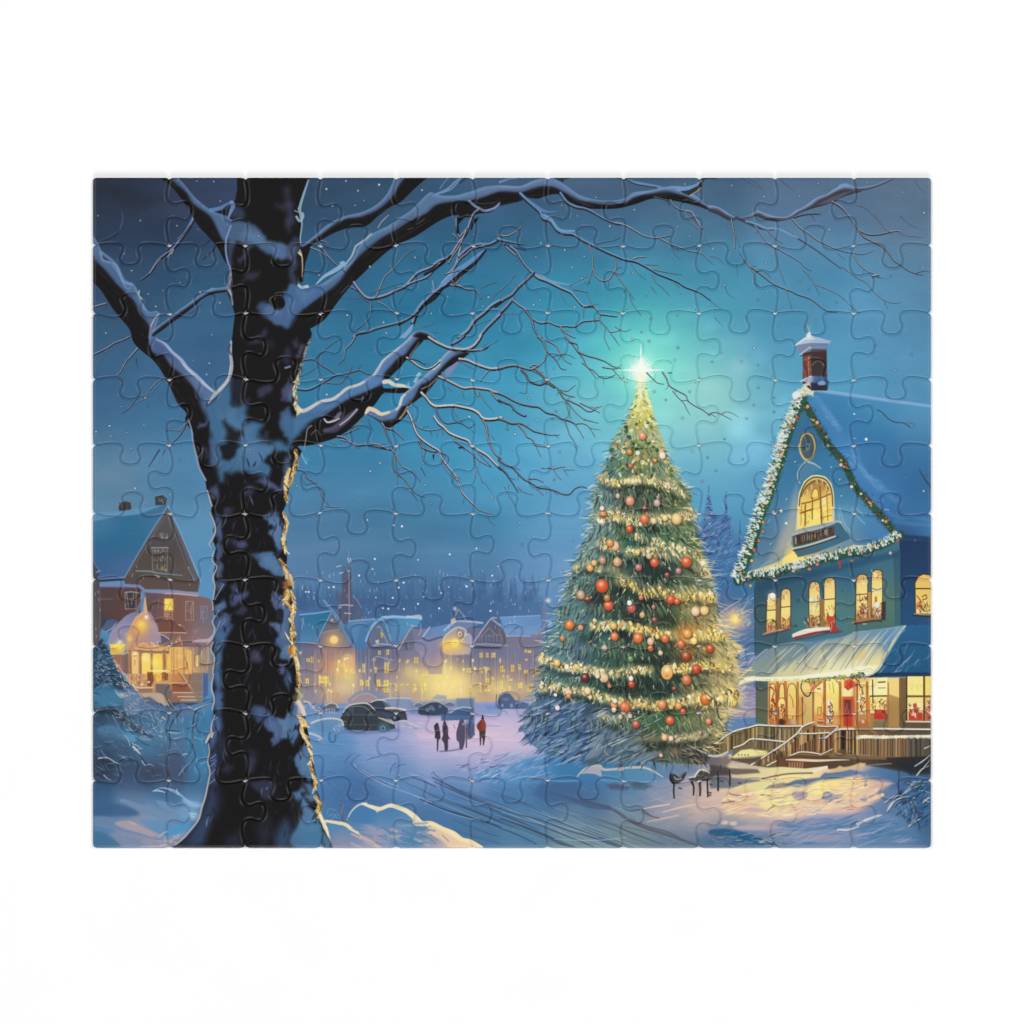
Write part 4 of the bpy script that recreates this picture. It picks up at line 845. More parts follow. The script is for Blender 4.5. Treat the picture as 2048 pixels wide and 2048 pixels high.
# snow lit on the gable sill and slope
fill(g2(300,560,420,520,560,470,640,420,700,390,740,430,900,420,1080,380,1200,330,1300,330,1480,300,1490,330,1280,380,1000,440,700,500,340,590),[(1500,1145,214,214,170),(1560,1125,245,226,140),(1590,1115,250,226,120),(1650,1108,236,222,150),(1710,1095,238,226,160),(1765,1086,130,165,185)],.95,3.5,sig=16)
fill(g2(640,430,700,380,730,340,760,420,700,450),(252,226,120),.8,5); glow(*g2(690,410)[0],16,(255,226,110),.65,2)
fill(g2(380,530,470,480,560,440,640,330,600,470,480,510),(120,146,156),.5,10)
for _p in ((420,510,470,480,530,460),(560,440,600,400),(650,330,700,230),(480,140,510,110),(640,330,690,270)):
    stroke(g2(*_p),1.5,(190,200,205),.5,1)
# oval medallion
disc(*g1(818,912)[0],17,(190,166,96),1,1.5,ry=29,rot=-.04); disc(*g1(819,912)[0],13.4,(92,78,56),1,1.2,ry=25,rot=-.04); disc(*g1(819,913)[0],12,(72,104,122),1,1.2,ry=23,rot=-.04)
for _k in range(4):
    _r=10.5-_k*2.4
    stroke([(g1(822,912)[0][0]+_r*math.cos(t*.45),g1(822,912)[0][1]+_r*1.9*math.sin(t*.45))for t in range(15)],1.2,rng.choice([(44,62,76),(150,150,130)]),.8,.9)
for _i in range(10):
    _x,_y=rng.uniform(790,850),rng.uniform(850,970)
    stroke(g1(_x,_y,_x+rng.uniform(-20,20),_y+rng.uniform(-22,22)),1.1,rng.choice([(160,156,130),(40,56,70)]),.7,.9)
stroke(g1(750,880,760,830,800,796,850,800,885,850,890,930,860,1000,820,1030),1.6,(84,66,44),.7,1,3); stroke(g1(746,900,756,960,790,1020,822,1032),2,(226,206,140),.7,1,3)
stroke(g1(800,1040,760,1090,735,1150,755,1220),2.8,(172,182,184),.9,1,4); stroke(g1(790,1060,750,1120,748,1200),1.6,(36,60,84),.8,1,4); stroke(g1(825,1040,880,1060,930,1095),(5,2),(170,190,198),.85,1.2,3)
for _x,_y in ((715,1040),(1020,1085),(1090,1190),(645,1355),(1105,1328),(510,320+1411)):
    disc(*g1(_x,_y)[0],1.8,(205,210,200),.85); disc(*g1(_x+6,_y+6)[0],1.4,(40,66,90),.6)
disc(*g2(640,145)[0],2.6,(225,240,245),.95)
# arched gable window with its lit panes
def arched(view,pts_l,pts_r,y_bot):
    pass
_win=g1(735,1411,745,1300,790,1200,850,1155,900,1148,970,1165,1020,1220,1040,1300,1045,1411)+g2(1045,130,900,160,740,195)
fill(_win,[(1600,970,205,180,110),(1630,955,220,205,130),(1660,1000,236,214,140),(1600,1040,246,226,150)],1,1.4)
_in=g1(755,1411,768,1320,800,1240,860,1195,910,1185,965,1205,1005,1260,1020,1330,1022,1411)+g2(1022,120,900,148,756,182)
fill(_in,[(1630,975,176,130,62),(1610,1000,240,205,96),(1640,1010,246,220,104),(1660,1000,240,205,100),(1620,1045,248,226,110),(1655,1040,250,222,104)],1,1.2,sig=14)
stroke(g1(748,1411,760,1320,795,1230,850,1180,905,1170,970,1190,1012,1250,1028,1330,1032,1411),3,(84,70,48),.85,1.2,4); stroke(g1(765,1330,800,1262,850,1215,905,1200,960,1220,1000,1280),3.6,(112,84,40),.8,1.2,4)
stroke(g1(740,1411,752,1310,792,1215,850,1165,905,1155,970,1172,1016,1230,1036,1310,1040,1411),1.6,(246,232,170),.8,1,4)
fill(smooth(g1(858,1340,866,1290,890,1265,905,1290,908,1330),4),(250,222,120),.9,1.2); stroke(g1(850,1350,862,1290,890,1262,908,1290,912,1340),1.6,(150,96,40),.9,1,3)
for _x,_y in ((800,1310),(835,1270),(880,1225),(925,1225),(960,1265),(985,1300)):
    stroke(g1(_x,_y,_x+8,_y-22,_x+22,_y-30,_x+18,_y),2,(226,196,140),.85,1,3); stroke(g1(_x-4,_y+6,_x+4,_y-22),1.4,(110,74,34),.8)
BAR=(150,92,40)
stroke(g1(770,1392,850,1375,930,1345,1010,1310),3,BAR,.9,1.1); stroke(g2(760,60,850,30,930,10),3,(128,80,36),.9,1.1); stroke(g2(930,100,1020,78),2,BAR,.7)
stroke(g1(862,1340,860,1411),2.4,BAR,.9); stroke(g2(860,0,858,110),2.6,(140,90,40),.8); stroke(g1(925,1250,930,1411),3.4,BAR,.9); stroke(g2(932,0,938,150),3.4,BAR,.9); stroke(g2(800,0,800,165),3,BAR,.85); stroke(g1(800,1395,805,1411),2.4,BAR,.8)
stroke(g1(980,1310,985,1411),2.4,(176,116,50),.8); stroke(g2(985,0,990,120),2.2,(176,116,50),.8); stroke(g2(770,0,762,160),2,(200,140,60),.8); stroke(g1(940,1350,940,1411,985,1400),1.6,(196,190,130),.7)
fill(g1(940,1345,975,1335,975,1400,942,1405),(242,232,160),.8,1.2); fill(g2(870,10,920,0,920,100,872,110),(252,236,130),.7,3); fill(g2(950,10,985,0,985,70,950,80),(250,232,130),.7,3)
for _i in range(18):
    _x,_y=rng.uniform(770,1010),rng.uniform(0,140)
    stroke(g2(_x,_y,_x+rng.uniform(-6,8),_y+rng.uniform(6,30)),1,rng.choice([(190,130,50),(255,244,170),(120,90,50)]),.6,1)
fill(g2(735,0,752,0,745,190,720,210),(246,224,140),.85,3); fill(g2(1030,0,1048,0,1045,125,1030,130),(196,200,170),.8,2)
# balcony box under it
fill(g2(690,240,900,190,1050,130,1090,130,1130,200,1190,270,1050,330,900,390,740,430,700,370),[(1600,1070,72,90,96),(1680,1050,66,104,130),(1690,1080,58,104,140),(1620,1105,70,106,122),(1660,1100,62,112,140)],1,1.6,sig=12)
fill(g2(708,250,860,215,1040,172,1043,250,900,290,715,335),(72,56,48),.95,1.4)
for _i in range(44):
    _x=rng.uniform(712,1038)
    _y=250-(_x-708)*.235
    stroke(g2(_x,_y+rng.uniform(0,26),_x+rng.uniform(-5,5),_y+rng.uniform(45,84)),rng.uniform(.8,1.5),rng.choice([(158,146,130),(40,32,30),(130,92,66),(180,172,160)]),.8,.9)
stroke(g2(688,245,780,215,900,190,1030,145,1070,128,1100,140),4.4,(176,182,174),.95,1.3,3); stroke(g2(690,255,690,320,705,350),3,(120,128,128),.8,1.2); stroke(g2(695,358,800,335,920,300,1050,255),3.6,(206,202,182),.95,1.2,3); stroke(g2(700,376,800,352,940,310,1080,260),2,(36,50,60),.8,1.4,3)
stroke(g2(880,240,882,270),2.4,(220,140,60),.7)
# garlands
def garland(path,w,n,snow_side=None,greens=((40,86,56),(58,112,62),(34,70,58),(84,130,76),(70,120,100)),lights=26):
    P_=smooth(path,8)
    lights=int(lights*.5)
    n=int(n*1.3)
    stroke(P_,w*.9,(38,72,54),.95,4)
    L=len(P_)
    for i in range(n):
        k=rng.randrange(L-1)
        (ax,ay),(bx,by)=P_[k],P_[k+1]
        tx,ty=bx-ax,by-ay
        l=math.hypot(tx,ty)or 1
        nx,ny=-ty/l,tx/l
        o=rng.gauss(0,.3)*w
        x,y=ax+nx*o+rng.uniform(-2,2),ay+ny*o+rng.uniform(-2,2)
        an=rng.uniform(0,6.28)
        r=rng.uniform(2.5,6)
        stroke([(x,y),(x+r*math.cos(an),y+r*math.sin(an))],(rng.uniform(1,2.2),.6),jit(rng.choice(greens),14),rng.uniform(.6,1),1)
    if snow_side:
        for i in range(int(n*(.36 if snow_side>0 else .24))):
            k=rng.randrange(L-1)
            (ax,ay),(bx,by)=P_[k],P_[k+1]
            tx,ty=bx-ax,by-ay
            l=math.hypot(tx,ty)or 1
            nx,ny=-ty/l*snow_side,tx/l*snow_side
            o=(rng.uniform(-.12,.66))*w
            x,y=ax+nx*o,ay+ny*o
            r=rng.uniform(2,6.5)
            an=math.atan2(ny,nx)+rng.uniform(-.9,.9)
            stroke([(x-nx*2,y-ny*2),(x+r*math.cos(an),y+r*math.sin(an))],(rng.uniform(2,4.4),.8),rng.choice([(222,230,226),(236,238,226),(190,212,218),(226,226,196)]),rng.uniform(.7,1),1.2)
    for i in range(lights):
        k=rng.randrange(L-1)
        (ax,ay),(bx,by)=P_[k],P_[k+1]
        o=rng.uniform(-.42,.32)*w*(snow_side or 1)
        tx,ty=bx-ax,by-ay
        l=math.hypot(tx,ty)or 1
        x,y=ax-ty/l*o,ay+tx/l*o
        r=rng.uniform(1.2,2.7)
        disc(x,y,r+.6,(50,42,36),.4); disc(x,y,r,rng.choice([(190,104,62),(226,160,90),(236,206,150),(200,90,56),(230,226,200),(206,176,110)]),.95,1.2)
garland(g1(800,555,860,660,920,770,985,880,1060,970,1130,1060,1190,1190,1250,1290,1320,1360)+g2(1360,0,1420,60,1480,130,1540,220),15,520,None,((36,66,50),(52,88,60),(44,60,60),(90,100,70),(60,96,84)),60)
garland(g1(775,480,735,580,690,690,650,800,620,900,590,1000,555,1110,520,1230,480,1340)+g2(440,30,400,140,365,260,320,400,270,520,240,610),24,1100,1,lights=56)
garland(g2(235,640,330,600,450,580,560,560,680,520,800,490,920,450,1050,430,1180,395,1300,375,1420,335,1520,290,1600,240),17,760,-1,((36,70,52),(52,94,66),(34,62,62),(72,110,84)),44)
fill(g1(760,430,800,400,850,420,870,470,820,480,770,470),(232,226,180),.9,3,curve=3); dabs(40,g1(700,470,760,430,860,430,880,500,760,500),[(236,238,226),(220,214,170),(150,170,190)],(4,10),(1.4,3),.6,.9)
fill(g1(690,470,745,440,760,480,710,520),(232,238,238),.9,3,curve=3)
for _x,_y,_c in ((730,665,(206,92,50)),(680,745,(214,104,48)),(820,575,(226,160,100)),(900,710,(230,180,130)),(990,905,(170,160,130)),(1100,1065,(220,200,160)),(552,1142,(225,225,215)),(632,908,(225,225,215)),(600,980,(220,190,130)),(1190,1248,(225,225,205))):
    disc(*g1(_x,_y)[0],4.6,(56,40,36),.6,1.6); disc(*g1(_x,_y)[0],3.6,_c,.95,1.4)
for _x,_y,_c in ((445,135,(214,150,70)),(410,290,(220,130,60)),(445,215,(206,120,90)),(350,460,(226,190,110)),(370,370,(206,110,60)),(598,42,(230,230,214)),(535,52,(200,196,180)),(1478,130,(214,160,70)),(1480,295,(220,232,236)),(900,490,(226,130,90)),(835,530,(214,130,100)),(1190,460,(160,140,120)),(340,670,(206,170,100)),(1515,395,(190,190,180)),(700,545,(200,180,170))):
    disc(*g2(_x,_y)[0],4.4,(52,44,40),.6,1.6); disc(*g2(_x,_y)[0],3.4,_c,.95,1.4)
stroke(g2(1088,470,1090,520),(5,3),(190,60,36),.95,1.2); fill(g2(690,500,800,480,830,500,720,540),(206,206,205),.6,5)
# chimney
fill(g1(780,120,850,60,980,90,985,440,850,440,780,380),[(1610,730,92,56,44),(1640,740,54,44,46),(1630,770,46,42,50)],1,1.4)
fill(g1(786,155,838,140,846,335,784,360),(138,66,44),.95,1.6)
for _i in range(24):
    _x,_y=rng.uniform(788,836),rng.uniform(160,340)
    stroke(g1(_x,_y,_x+12,_y-4),1.1,rng.choice([(96,46,36),(206,160,140),(176,100,70)]),.6,.9)
stroke(g1(842,140,850,340),2.4,(110,100,96),.8); stroke(g1(826,160,830,330),1.2,(214,190,176),.6)
fill(g1(862,330,860,230,890,202,940,206,955,240,950,320),(58,52,54),.9,2); stroke(g1(860,230,890,196,935,200,955,230),2,(118,110,106),.8,1,3)
fill(g1(718,55,810,-10,860,-20,1012,25,1000,60,850,60,760,90),[(1600,690,190,205,222),(1620,680,205,216,228),(1650,685,112,150,196)],1,1.4)
fill(g1(720,60,850,40,1000,45,975,110,850,110,755,135),[(1600,700,140,150,176),(1640,698,88,112,150)],.95,1.6)
stroke(g1(720,60,800,0,850,-10),3,(225,230,236),.9,1.2); stroke(g1(755,140,840,75,850,100),3,(190,195,206),.8,1.2); stroke(g1(850,20,1010,28),3,(150,180,214),.9,1.2); stroke(g1(848,100,970,104),3,(56,52,66),.8); stroke(g1(850,75,985,76),2.4,(120,150,196),.8,1.2); stroke(g1(760,150,845,135),2,(60,46,50),.7)
fill(vp('03',795,1425,815,1385,835,1350,850,1385,880,1425),(206,216,222),1,1.8); stroke(vp('03',840,1350,850,1230,850,1110),(3,1.6),(120,165,196),.6,1.4); disc(*vp('03',830,1385)[0],5,(226,234,236),.95,2); stroke(vp('03',815,1300,835,1350),1.6,(210,190,160),.8); stroke(vp('03',855,1110,852,1200,838,1300),1.6,(96,110,130),.7)
fill(g1(758,360,840,318,970,322,1000,370,985,440,850,440,830,380),[(1610,760,180,186,210),(1640,762,66,104,170),(1640,775,44,46,60)],.95,2,sig=8)
stroke(g1(760,365,800,345,848,322),3,(196,200,216),.9,1.2); fill(g1(905,380,935,358,970,372,960,395,920,395),(128,170,214),.9,2,curve=3); fill(g1(848,372,900,380,905,400,975,398,978,440,850,438),(44,44,54),.9,2)
fill(g1(780,390,830,370,840,395,790,410),(222,218,196),.9,2)
# upper windows
FRM=(66,48,36)
def tallwin(x0,yb0,yt,x1,yb1,view=dz,lean=0):
    path=view(x0,yb0,x0+lean,yt+(yb0-yt)*.18,x0+lean+(x1-x0)*.2,yt+12,x0+lean+(x1-x0)*.5,yt,x0+lean+(x1-x0)*.85,yt+12,x1+lean*.4,yt+(yb1-yt)*.18,x1,yb1)
    q=smooth(path,4)
    xs,ys=[p[0] for p in q],[p[1] for p in q]
    fill(q,FRM,.9,2.4)
    cx=(min(xs)+max(xs))/2
    fill([(cx+(x-cx)*.86,y+(1.6 if i<len(q)-1 and i else 0))for i,(x,y)in enumerate(q)],[(cx,min(ys),222,176,104),(cx,min(ys)+26,246,220,130),(cx,max(ys)-24,250,228,130),(cx-4,max(ys),190,110,60),(cx+4,max(ys),214,150,80)],1,1.2,sig=12)
    return min(xs),max(xs),min(ys),max(ys)
def clutter(x0,x1,y0,y1,n,cols_,w=1.1):
    for i in range(n):
        x,y=rng.uniform(x0,x1),rng.uniform(y0,y1)
        stroke([(x,y),(x+rng.uniform(-3,3),y-rng.uniform(1,6)),(x+rng.uniform(-4,4),y-rng.uniform(2,8))],rng.uniform(.8,w+.6),rng.choice(cols_),rng.uniform(.6,1),.9,2)
CHR=[(150,50,36),(206,84,50),(80,50,36),(240,226,190),(120,84,50),(60,90,60),(196,150,90)]
for _a in ((62,640,190,178,620,dz,14),(222,612,148,340,590,dz,6),(540,585,70,668,580,dz,-4),(702,575,26,835,575,dz,0),(1050,500,-10,1192,490,dz,6),(1222,490,-60,1355,470,dz,6)):
    _b=tallwin(*_a)
    clutter(_b[0]+3,_b[1]-3,_b[3]-22,_b[3]-1,34,CHR)
    clutter(_b[0]+3,_b[1]-3,_b[2]+6,_b[2]+22,9,[(176,120,60),(255,246,200),(130,84,46)],.8)
    stroke([(_b[0]+1,(_b[2]*.55+_b[3]*.45)),(_b[1]-1,(_b[2]*.57+_b[3]*.43))],2,(96,66,44),.9,1)
fill(dz(176,250,222,260,224,610,178,620),(150,110,62),.9,1.6); fill(dz(668,270,704,270,706,575,670,580),(196,134,66),.95,1.6); stroke(dz(686,280,688,570),1.6,(110,66,36),.8); fill(dz(1192,190,1224,190,1222,480,1196,480),(206,146,72),.95,1.6)
disc(*dz(137,228)[0],5.6,(242,248,250),1,1.3); glow(*dz(137,228)[0],9,(220,235,245),.4,2)
clutter(*[v for v in (dz(540,0)[0][0],dz(668,0)[0][0],dz(0,250)[0][1],dz(0,420)[0][1])],34,[(240,240,236),(170,170,170),(120,110,96),(205,205,200)])
clutter(dz(490,0)[0][0],dz(680,0)[0][0],dz(0,480)[0][1],dz(0,600)[0][1],30,[(120,96,66),(70,60,50),(226,206,160),(206,150,90)])
stroke(dz(490,470,530,540,560,600),2,(90,66,44),.9); stroke(dz(540,450,570,540,600,610),2,(150,110,70),.9); stroke(dz(560,580,620,620,650,560),2,(80,66,56),.8,1,3)
disc(*dz(782,480)[0],9,(206,60,34),1,1.4,ry=7); disc(*dz(790,425)[0],5,(238,226,150),1,1.4,ry=8); fill(dz(740,460,830,450,820,500,780,520,745,500),(210,66,38),.95,1.4); fill(dz(770,520,810,520,860,590,895,615,830,640,770,640),(176,56,48),.95,1.6); stroke(dz(785,520,795,560,780,620),1.6,(226,190,160),.7)
for _b in ((755,340,770,380),(790,330,800,370),(740,400,730,380),(830,340,815,380)):
    stroke(dz(*_b),1.8,(206,150,60),.9)
clutter(dz(1095,0)[0][0],dz(1200,0)[0][0],dz(0,260)[0][1],dz(0,470)[0][1],46,[(160,50,40),(110,44,36),(220,160,110),(240,226,190),(70,50,44)],1.4)
clutter(dz(1230,0)[0][0],dz(1340,0)[0][0],dz(0,330)[0][1],dz(0,480)[0][1],34,[(160,50,40),(90,50,40),(220,160,110),(240,236,226)],1.4)
stroke(dz(1100,200,1105,300),1.4,(96,76,56),.8); fill(dz(1265,240,1290,235,1295,300,1268,305),(190,110,56),.9,1.4); disc(*dz(1290,330)[0],6,(232,236,234),.85,2); stroke(dz(1240,150,1290,165,1345,150),2.6,(140,130,110),.9); stroke(dz(1250,190,1340,175),3,(240,240,226),.8)
fill(dz(1340,300,1390,290,1385,500,1340,500),(64,50,42),.9,2)
stroke(dz(40,655,120,630,240,610,330,580),(5,6,6,4),(150,104,80),1,1.3,3); stroke(dz(40,648,130,622,250,602),2,(216,190,170),.8,1); stroke(dz(40,675,180,640,330,600),2.4,(38,58,66),.7,1.6)
stroke(dz(375,668,480,630,600,605,760,590),(8,10,9,6),(228,222,206),1,1.6,3); stroke(dz(385,695,500,668,620,640,760,620),(5,6,4),(156,52,52),.95,1.4,3); stroke(dz(400,712,560,690,720,650,900,625),3,(28,62,112),.6,3,3); stroke(dz(500,605,600,605,680,590),3,(250,240,214),.7,1.4); stroke(dz(700,625,740,632,765,620),3,(60,60,66),.8,1.2)
stroke(dz(1020,525,1120,500,1220,490,1310,475),(4,6,6,4),(160,120,84),1,1.3,3); stroke(dz(1040,540,1150,522,1260,505,1340,510),4,(74,56,46),.9,1.4,3); stroke(dz(1140,540,1170,540),2.4,(206,196,176),.8)
fill(dz(20,480,60,500,65,640,40,650),(70,90,84),.6,3)
for _b in ((20,475,60,480),(400,280,440,265),(410,300,440,290),(330,560,400,570),(390,545,410,570),(905,170,915,185),(965,470,970,485),(1715,540,1722,550)):
    stroke(dz(*_b),1.6,(40,56,66),.8)
# right wing window
fill(dz(1710,430,1705,80,1740,10,1800,-20,1870,-10,1900,40,1900,440),FRM,.9,2); fill(dz(1722,425,1716,90,1750,24,1800,-6,1870,4,1900,50,1900,430),[(1840,1160,226,166,90),(1840,1200,246,226,110),(1845,1220,240,205,100)],1,1.2)
stroke(dz(1718,150,1890,150),2.6,(72,52,40),.9); fill(dz(1722,320,1760,290,1790,330,1770,390,1722,380),(222,130,60),.9,2); clutter(dz(1725,0)[0][0],dz(1880,0)[0][0],dz(0,300)[0][1],dz(0,430)[0][1],34,[(60,46,40),(206,130,70),(240,236,210),(120,96,60)],1.3)
stroke(dz(1735,230,1770,280,1780,300),2,(120,70,40),.9); stroke(dz(1790,240,1830,220,1840,260,1800,270),2,(110,66,40),.9,1,3); stroke(dz(1760,330,1800,390,1830,330),2,(60,44,40),.9); stroke(dz(1695,440,1790,448,1885,455),5,(48,44,46),.9,1.5); stroke(dz(1700,430,1790,438,1880,440),1.8,(190,196,190),.8)
# awning
fill(dz(-20,1060,60,950,230,770,420,730,640,740,900,690,1040,630,1300,610,1610,560,1500,730,1380,930,1260,1090,1170,1110,700,1130,460,1140,-40,1170)+vp('B',1380,1180,1400,1130,1480,1060,1560,880,1640,820),[(1500,1345,170,176,140),(1540,1310,136,156,160),(1570,1340,214,206,156),(1600,1290,84,132,160),(1620,1320,196,190,160),(1640,1345,240,232,176),(1680,1285,120,150,160),(1690,1300,196,190,156),(1690,1330,232,224,176),(1740,1270,110,150,180),(1770,1270,84,136,186),(1740,1300,200,196,160),(1750,1330,236,226,160),(1790,1262,120,160,190),(1500,1370,220,214,176),(1700,1350,246,240,200)],1,1.6,sig=16)
fill(vp('B',1400,1130,1480,1060,1560,880,1700,800,1760,760)+dz(420,735,640,740,700,720,560,800,100,1120,-30,1150),[(1500,1345,150,160,140),(1530,1310,104,130,150),(1570,1290,84,124,150),(1560,1330,170,176,150),(1620,1290,90,134,160)],1,3)
for _i in range(90):                                             # raised seams and brushed streaks
    _u=rng.random()
    _x0,_x1=-20+_u*1240,330+_u*1230
    _y0,_y1=1120-_u*60,770-_u*200
    _t0,_t1=sorted((rng.random(),rng.random()))
    if rng.random()<.4:_t0,_t1=0.05,.98
    _m=(_t0+_t1)/2
    stroke([dz(_x0+(_x1-_x0)*t,_y0+(_y1-_y0)*(t ** .8))[0] for t in (_t0,_m,_t1)],(1,rng.uniform(1.2,3.6),.8),rng.choice([(246,240,200),(226,222,190),(110,130,130),(150,156,146),(90,110,118),(250,244,214),(176,172,140)]),rng.uniform(.3,.75),1.1,4)
stroke(dz(1080,920,1150,850),8,(240,196,110),.7,4)
stroke(dz(1605,562,1500,700,1400,870,1300,1040,1190,1110),(3,6,7,6,4),(206,204,176),.95,1.5,4); stroke(dz(1030,632,1200,615,1400,590,1600,560),2,(150,180,200),.7,1.4,3); stroke(dz(1580,600,1480,760,1380,930),3,(110,140,150),.6,1.4,3)
fill(dz(1090,1000,1300,1000,1260,1080,1180,1110,700,1130,720,1080,900,1060),(250,246,214),.7,8)
stroke(vp('B',1390,1170,1460,1120,1560,1110)+dz(0,1150,200,1150,420,1140,600,1115,760,1095,900,1080),(6,9,9,9,8,6),(246,242,214),1,2,4)
for _i in range(40):
    _x=rng.uniform(-20,470)
    stroke(dz(_x,1150,_x+rng.uniform(-3,3),1160+rng.uniform(0,26)),rng.uniform(2,4),rng.choice([(246,240,206),(205,205,180),(226,220,180)]),.8,1.4)
fill(vp('B',1560,880,1660,790,1700,800,1650,850,1560,930),(96,122,150),.8,2); stroke(vp('B',1560,900,1640,830,1690,795),1.8,(190,205,210),.7); stroke(vp('B',1380,1110,1440,1060,1510,1000),6,(206,196,120),.85,2); stroke(vp('B',1390,1120,1450,1075,1500,1030),1.4,(90,90,80),.6)
fill(vp('B',1400,1230,1440,1180,1465,1190,1450,1220,1410,1250),(190,196,214),.8,2)
for _p in ((1500,690,1560,640,1600,610),(1480,1080,1560,990,1660,900),(1440,1090,1510,1060),(1320,1090,1400,990),(1300,1100,1380,1000),(1620,940,1560,1010),(1680,880,1620,960),(1750,930,1700,990),(1560,1050,1480,1080,1440,1085)):
    stroke(dz(*_p),2,(120,150,196),.75,1,3)
fill(dz(1170,1130,1300,1080,1500,1075,1900,1075,1900,1118,1600,1120,1420,1122,1250,1130,1200,1160),(24,52,86),.9,3)
for _i in range(26):
    _x,_y=rng.uniform(1350,1880),rng.uniform(800,1080)
    stroke(dz(_x,_y,_x+rng.uniform(30,90),_y-rng.uniform(40,120)),rng.uniform(1,2.6),rng.choice([(60,130,196),(30,74,126),(90,150,205)]),.4,1.4)
# ground floor
fill(g3(388,60,500,60,500,425,388,410),[(1520,1370,84,98,88),(1530,1400,100,108,86),(1520,1440,90,96,70)],1,1.6); fill(g3(388,60,430,60,500,100,500,130,430,120,388,90),(66,84,92),.7,4); stroke(g3(388,60,388,410),1.6,(60,70,90),.7)
fill(g3(490,60,1320,30,1600,30,1860,20,1860,470,1080,470,870,480,640,440,490,430),[(1550,1370,240,200,110),(1550,1430,190,120,56),(1600,1360,244,216,130),(1610,1420,226,150,70),(1650,1360,250,232,150),(1640,1420,232,180,100),(1680,1360,248,222,120),(1680,1430,214,140,66),(1720,1365,240,190,100),(1720,1440,190,130,72),(1755,1370,246,226,130),(1770,1440,150,118,72),(1790,1370,240,206,120),(1800,1430,170,130,76),(1850,1370,246,222,110),(1850,1450,110,92,70)],1,1.6,sig=14)
POST=(206,120,56)
for _x,_w,_c in ((497,5,(214,150,84)),(560,4,POST),(632,6,(206,120,60)),(572,3,(190,96,50)),(735,4,(170,130,60)),(870,5,(214,140,70)),(962,6,(190,100,50)),(1092,5,(206,130,66)),(1232,5,(206,96,50)),(1318,5,(190,110,56)),(1494,4,(190,120,60)),(1225,4,(222,160,90))):
    stroke(g3(_x,70,_x-2,430),_w,_c,.9,1.3)
    stroke(g3(_x+9,80,_x+7,430),1.2,(96,60,34),.6,1)
stroke(g3(776,200,778,425),2.2,(52,56,66),.9); stroke(g3(864,160,864,410),2.2,(60,50,40),.85); stroke(g3(1488,340,1488,450),2,(60,66,60),.8)
fill(g3(780,150,860,120,862,410,782,430),[(1620,1380,246,206,130),(1620,1440,196,166,90)],.9,2); fill(g3(878,60,950,60,952,430,872,470),[(1640,1365,250,232,160),(1640,1400,250,220,120),(1640,1450,226,150,76)],.9,2,sig=12); fill(g3(975,50,1080,50,1078,420,975,440),[(1660,1365,252,236,140),(1665,1400,248,222,110),(1660,1450,226,160,90)],.9,2,sig=12)
for _x0,_x1 in ((500,552),(580,626),(650,724)):
    fill(smooth(g3(_x0,370,_x0,130,(_x0+_x1)/2,82,_x1,130,_x1,390),4),[(1550,1370,250,226,140),(1560,1400,250,222,110),(1560,1440,226,150,80)],1,1.4)
    stroke(g3(_x0,370,_x0+1,130,(_x0+_x1)/2,80,_x1,130,_x1,390),1.8,(110,70,36),.8,1,3)
stroke(g3(505,110,540,140,525,200,545,250),2.4,(130,60,36),.8,1,3); disc(*g3(527,220)[0],4,(190,60,36),1,1.3); stroke(g3(520,260,515,350),4,(176,60,40),.8,1.4); stroke(g3(580,205,625,205),3,(196,96,50),.9); disc(*g3(602,250)[0],7,(250,226,130),1,2,ry=11)
clutter(g3(500,0)[0][0],g3(640,0)[0][0],g3(0,270)[0][1],g3(0,425)[0][1],60,[(150,40,44),(206,90,50),(60,40,36),(214,160,90),(120,70,40)],1.4)
disc(*g3(605,405)[0],7,(52,40,36),.8,3); disc(*g3(697,400)[0],5,(190,170,160),.9,2); stroke(g3(665,170,690,210,700,280),1.4,(110,80,46),.8,1,3); stroke(g3(700,350,690,380),1.4,(120,90,60),.8)
stroke(g3(775,60,765,120,800,180,830,185,850,150),2.4,(64,56,44),.9,1.1,4); stroke(g3(940,60,900,90,850,135),(5,7,4),(206,110,66),.95,1.4,3); fill(g3(820,60,880,55,890,90,850,120,830,90),(226,150,96),.9,2); clutter(g3(800,0)[0][0],g3(920,0)[0][0],g3(0,60)[0][1],g3(0,90)[0][1],20,[(110,110,60),(70,70,50),(206,190,110)])
for _p in ((900,120,930,128),(905,130,925,118)):
    stroke(g3(*_p),1.6,(120,90,50),.8)
fill(g3(905,280,935,280,932,340,905,340),(236,196,90),.9,1.4); stroke(g3(905,280,935,280,932,345,905,345,905,280),1.4,(130,90,50),.8); disc(*g3(928,400)[0],7,(150,86,50),.9,2,ry=5); stroke(g3(905,392,955,394),2,(240,226,190),.8)
fill(g3(990,220,1030,222,1028,400,990,410),(246,236,196),.95,1.4); clutter(g3(992,0)[0][0],g3(1028,0)[0][0],g3(0,240)[0][1],g3(0,420)[0][1],46,[(46,56,60),(206,60,40),(60,90,110),(240,240,236),(150,60,44)],1.3)
stroke(g3(1000,80,1010,130),1.6,(190,160,70),.7); stroke(g3(1030,70,1040,160),1.6,(150,130,60),.7,1,3); stroke(g3(1060,60,1090,100,1090,300),2.4,(150,110,56),.8,1.2,3)
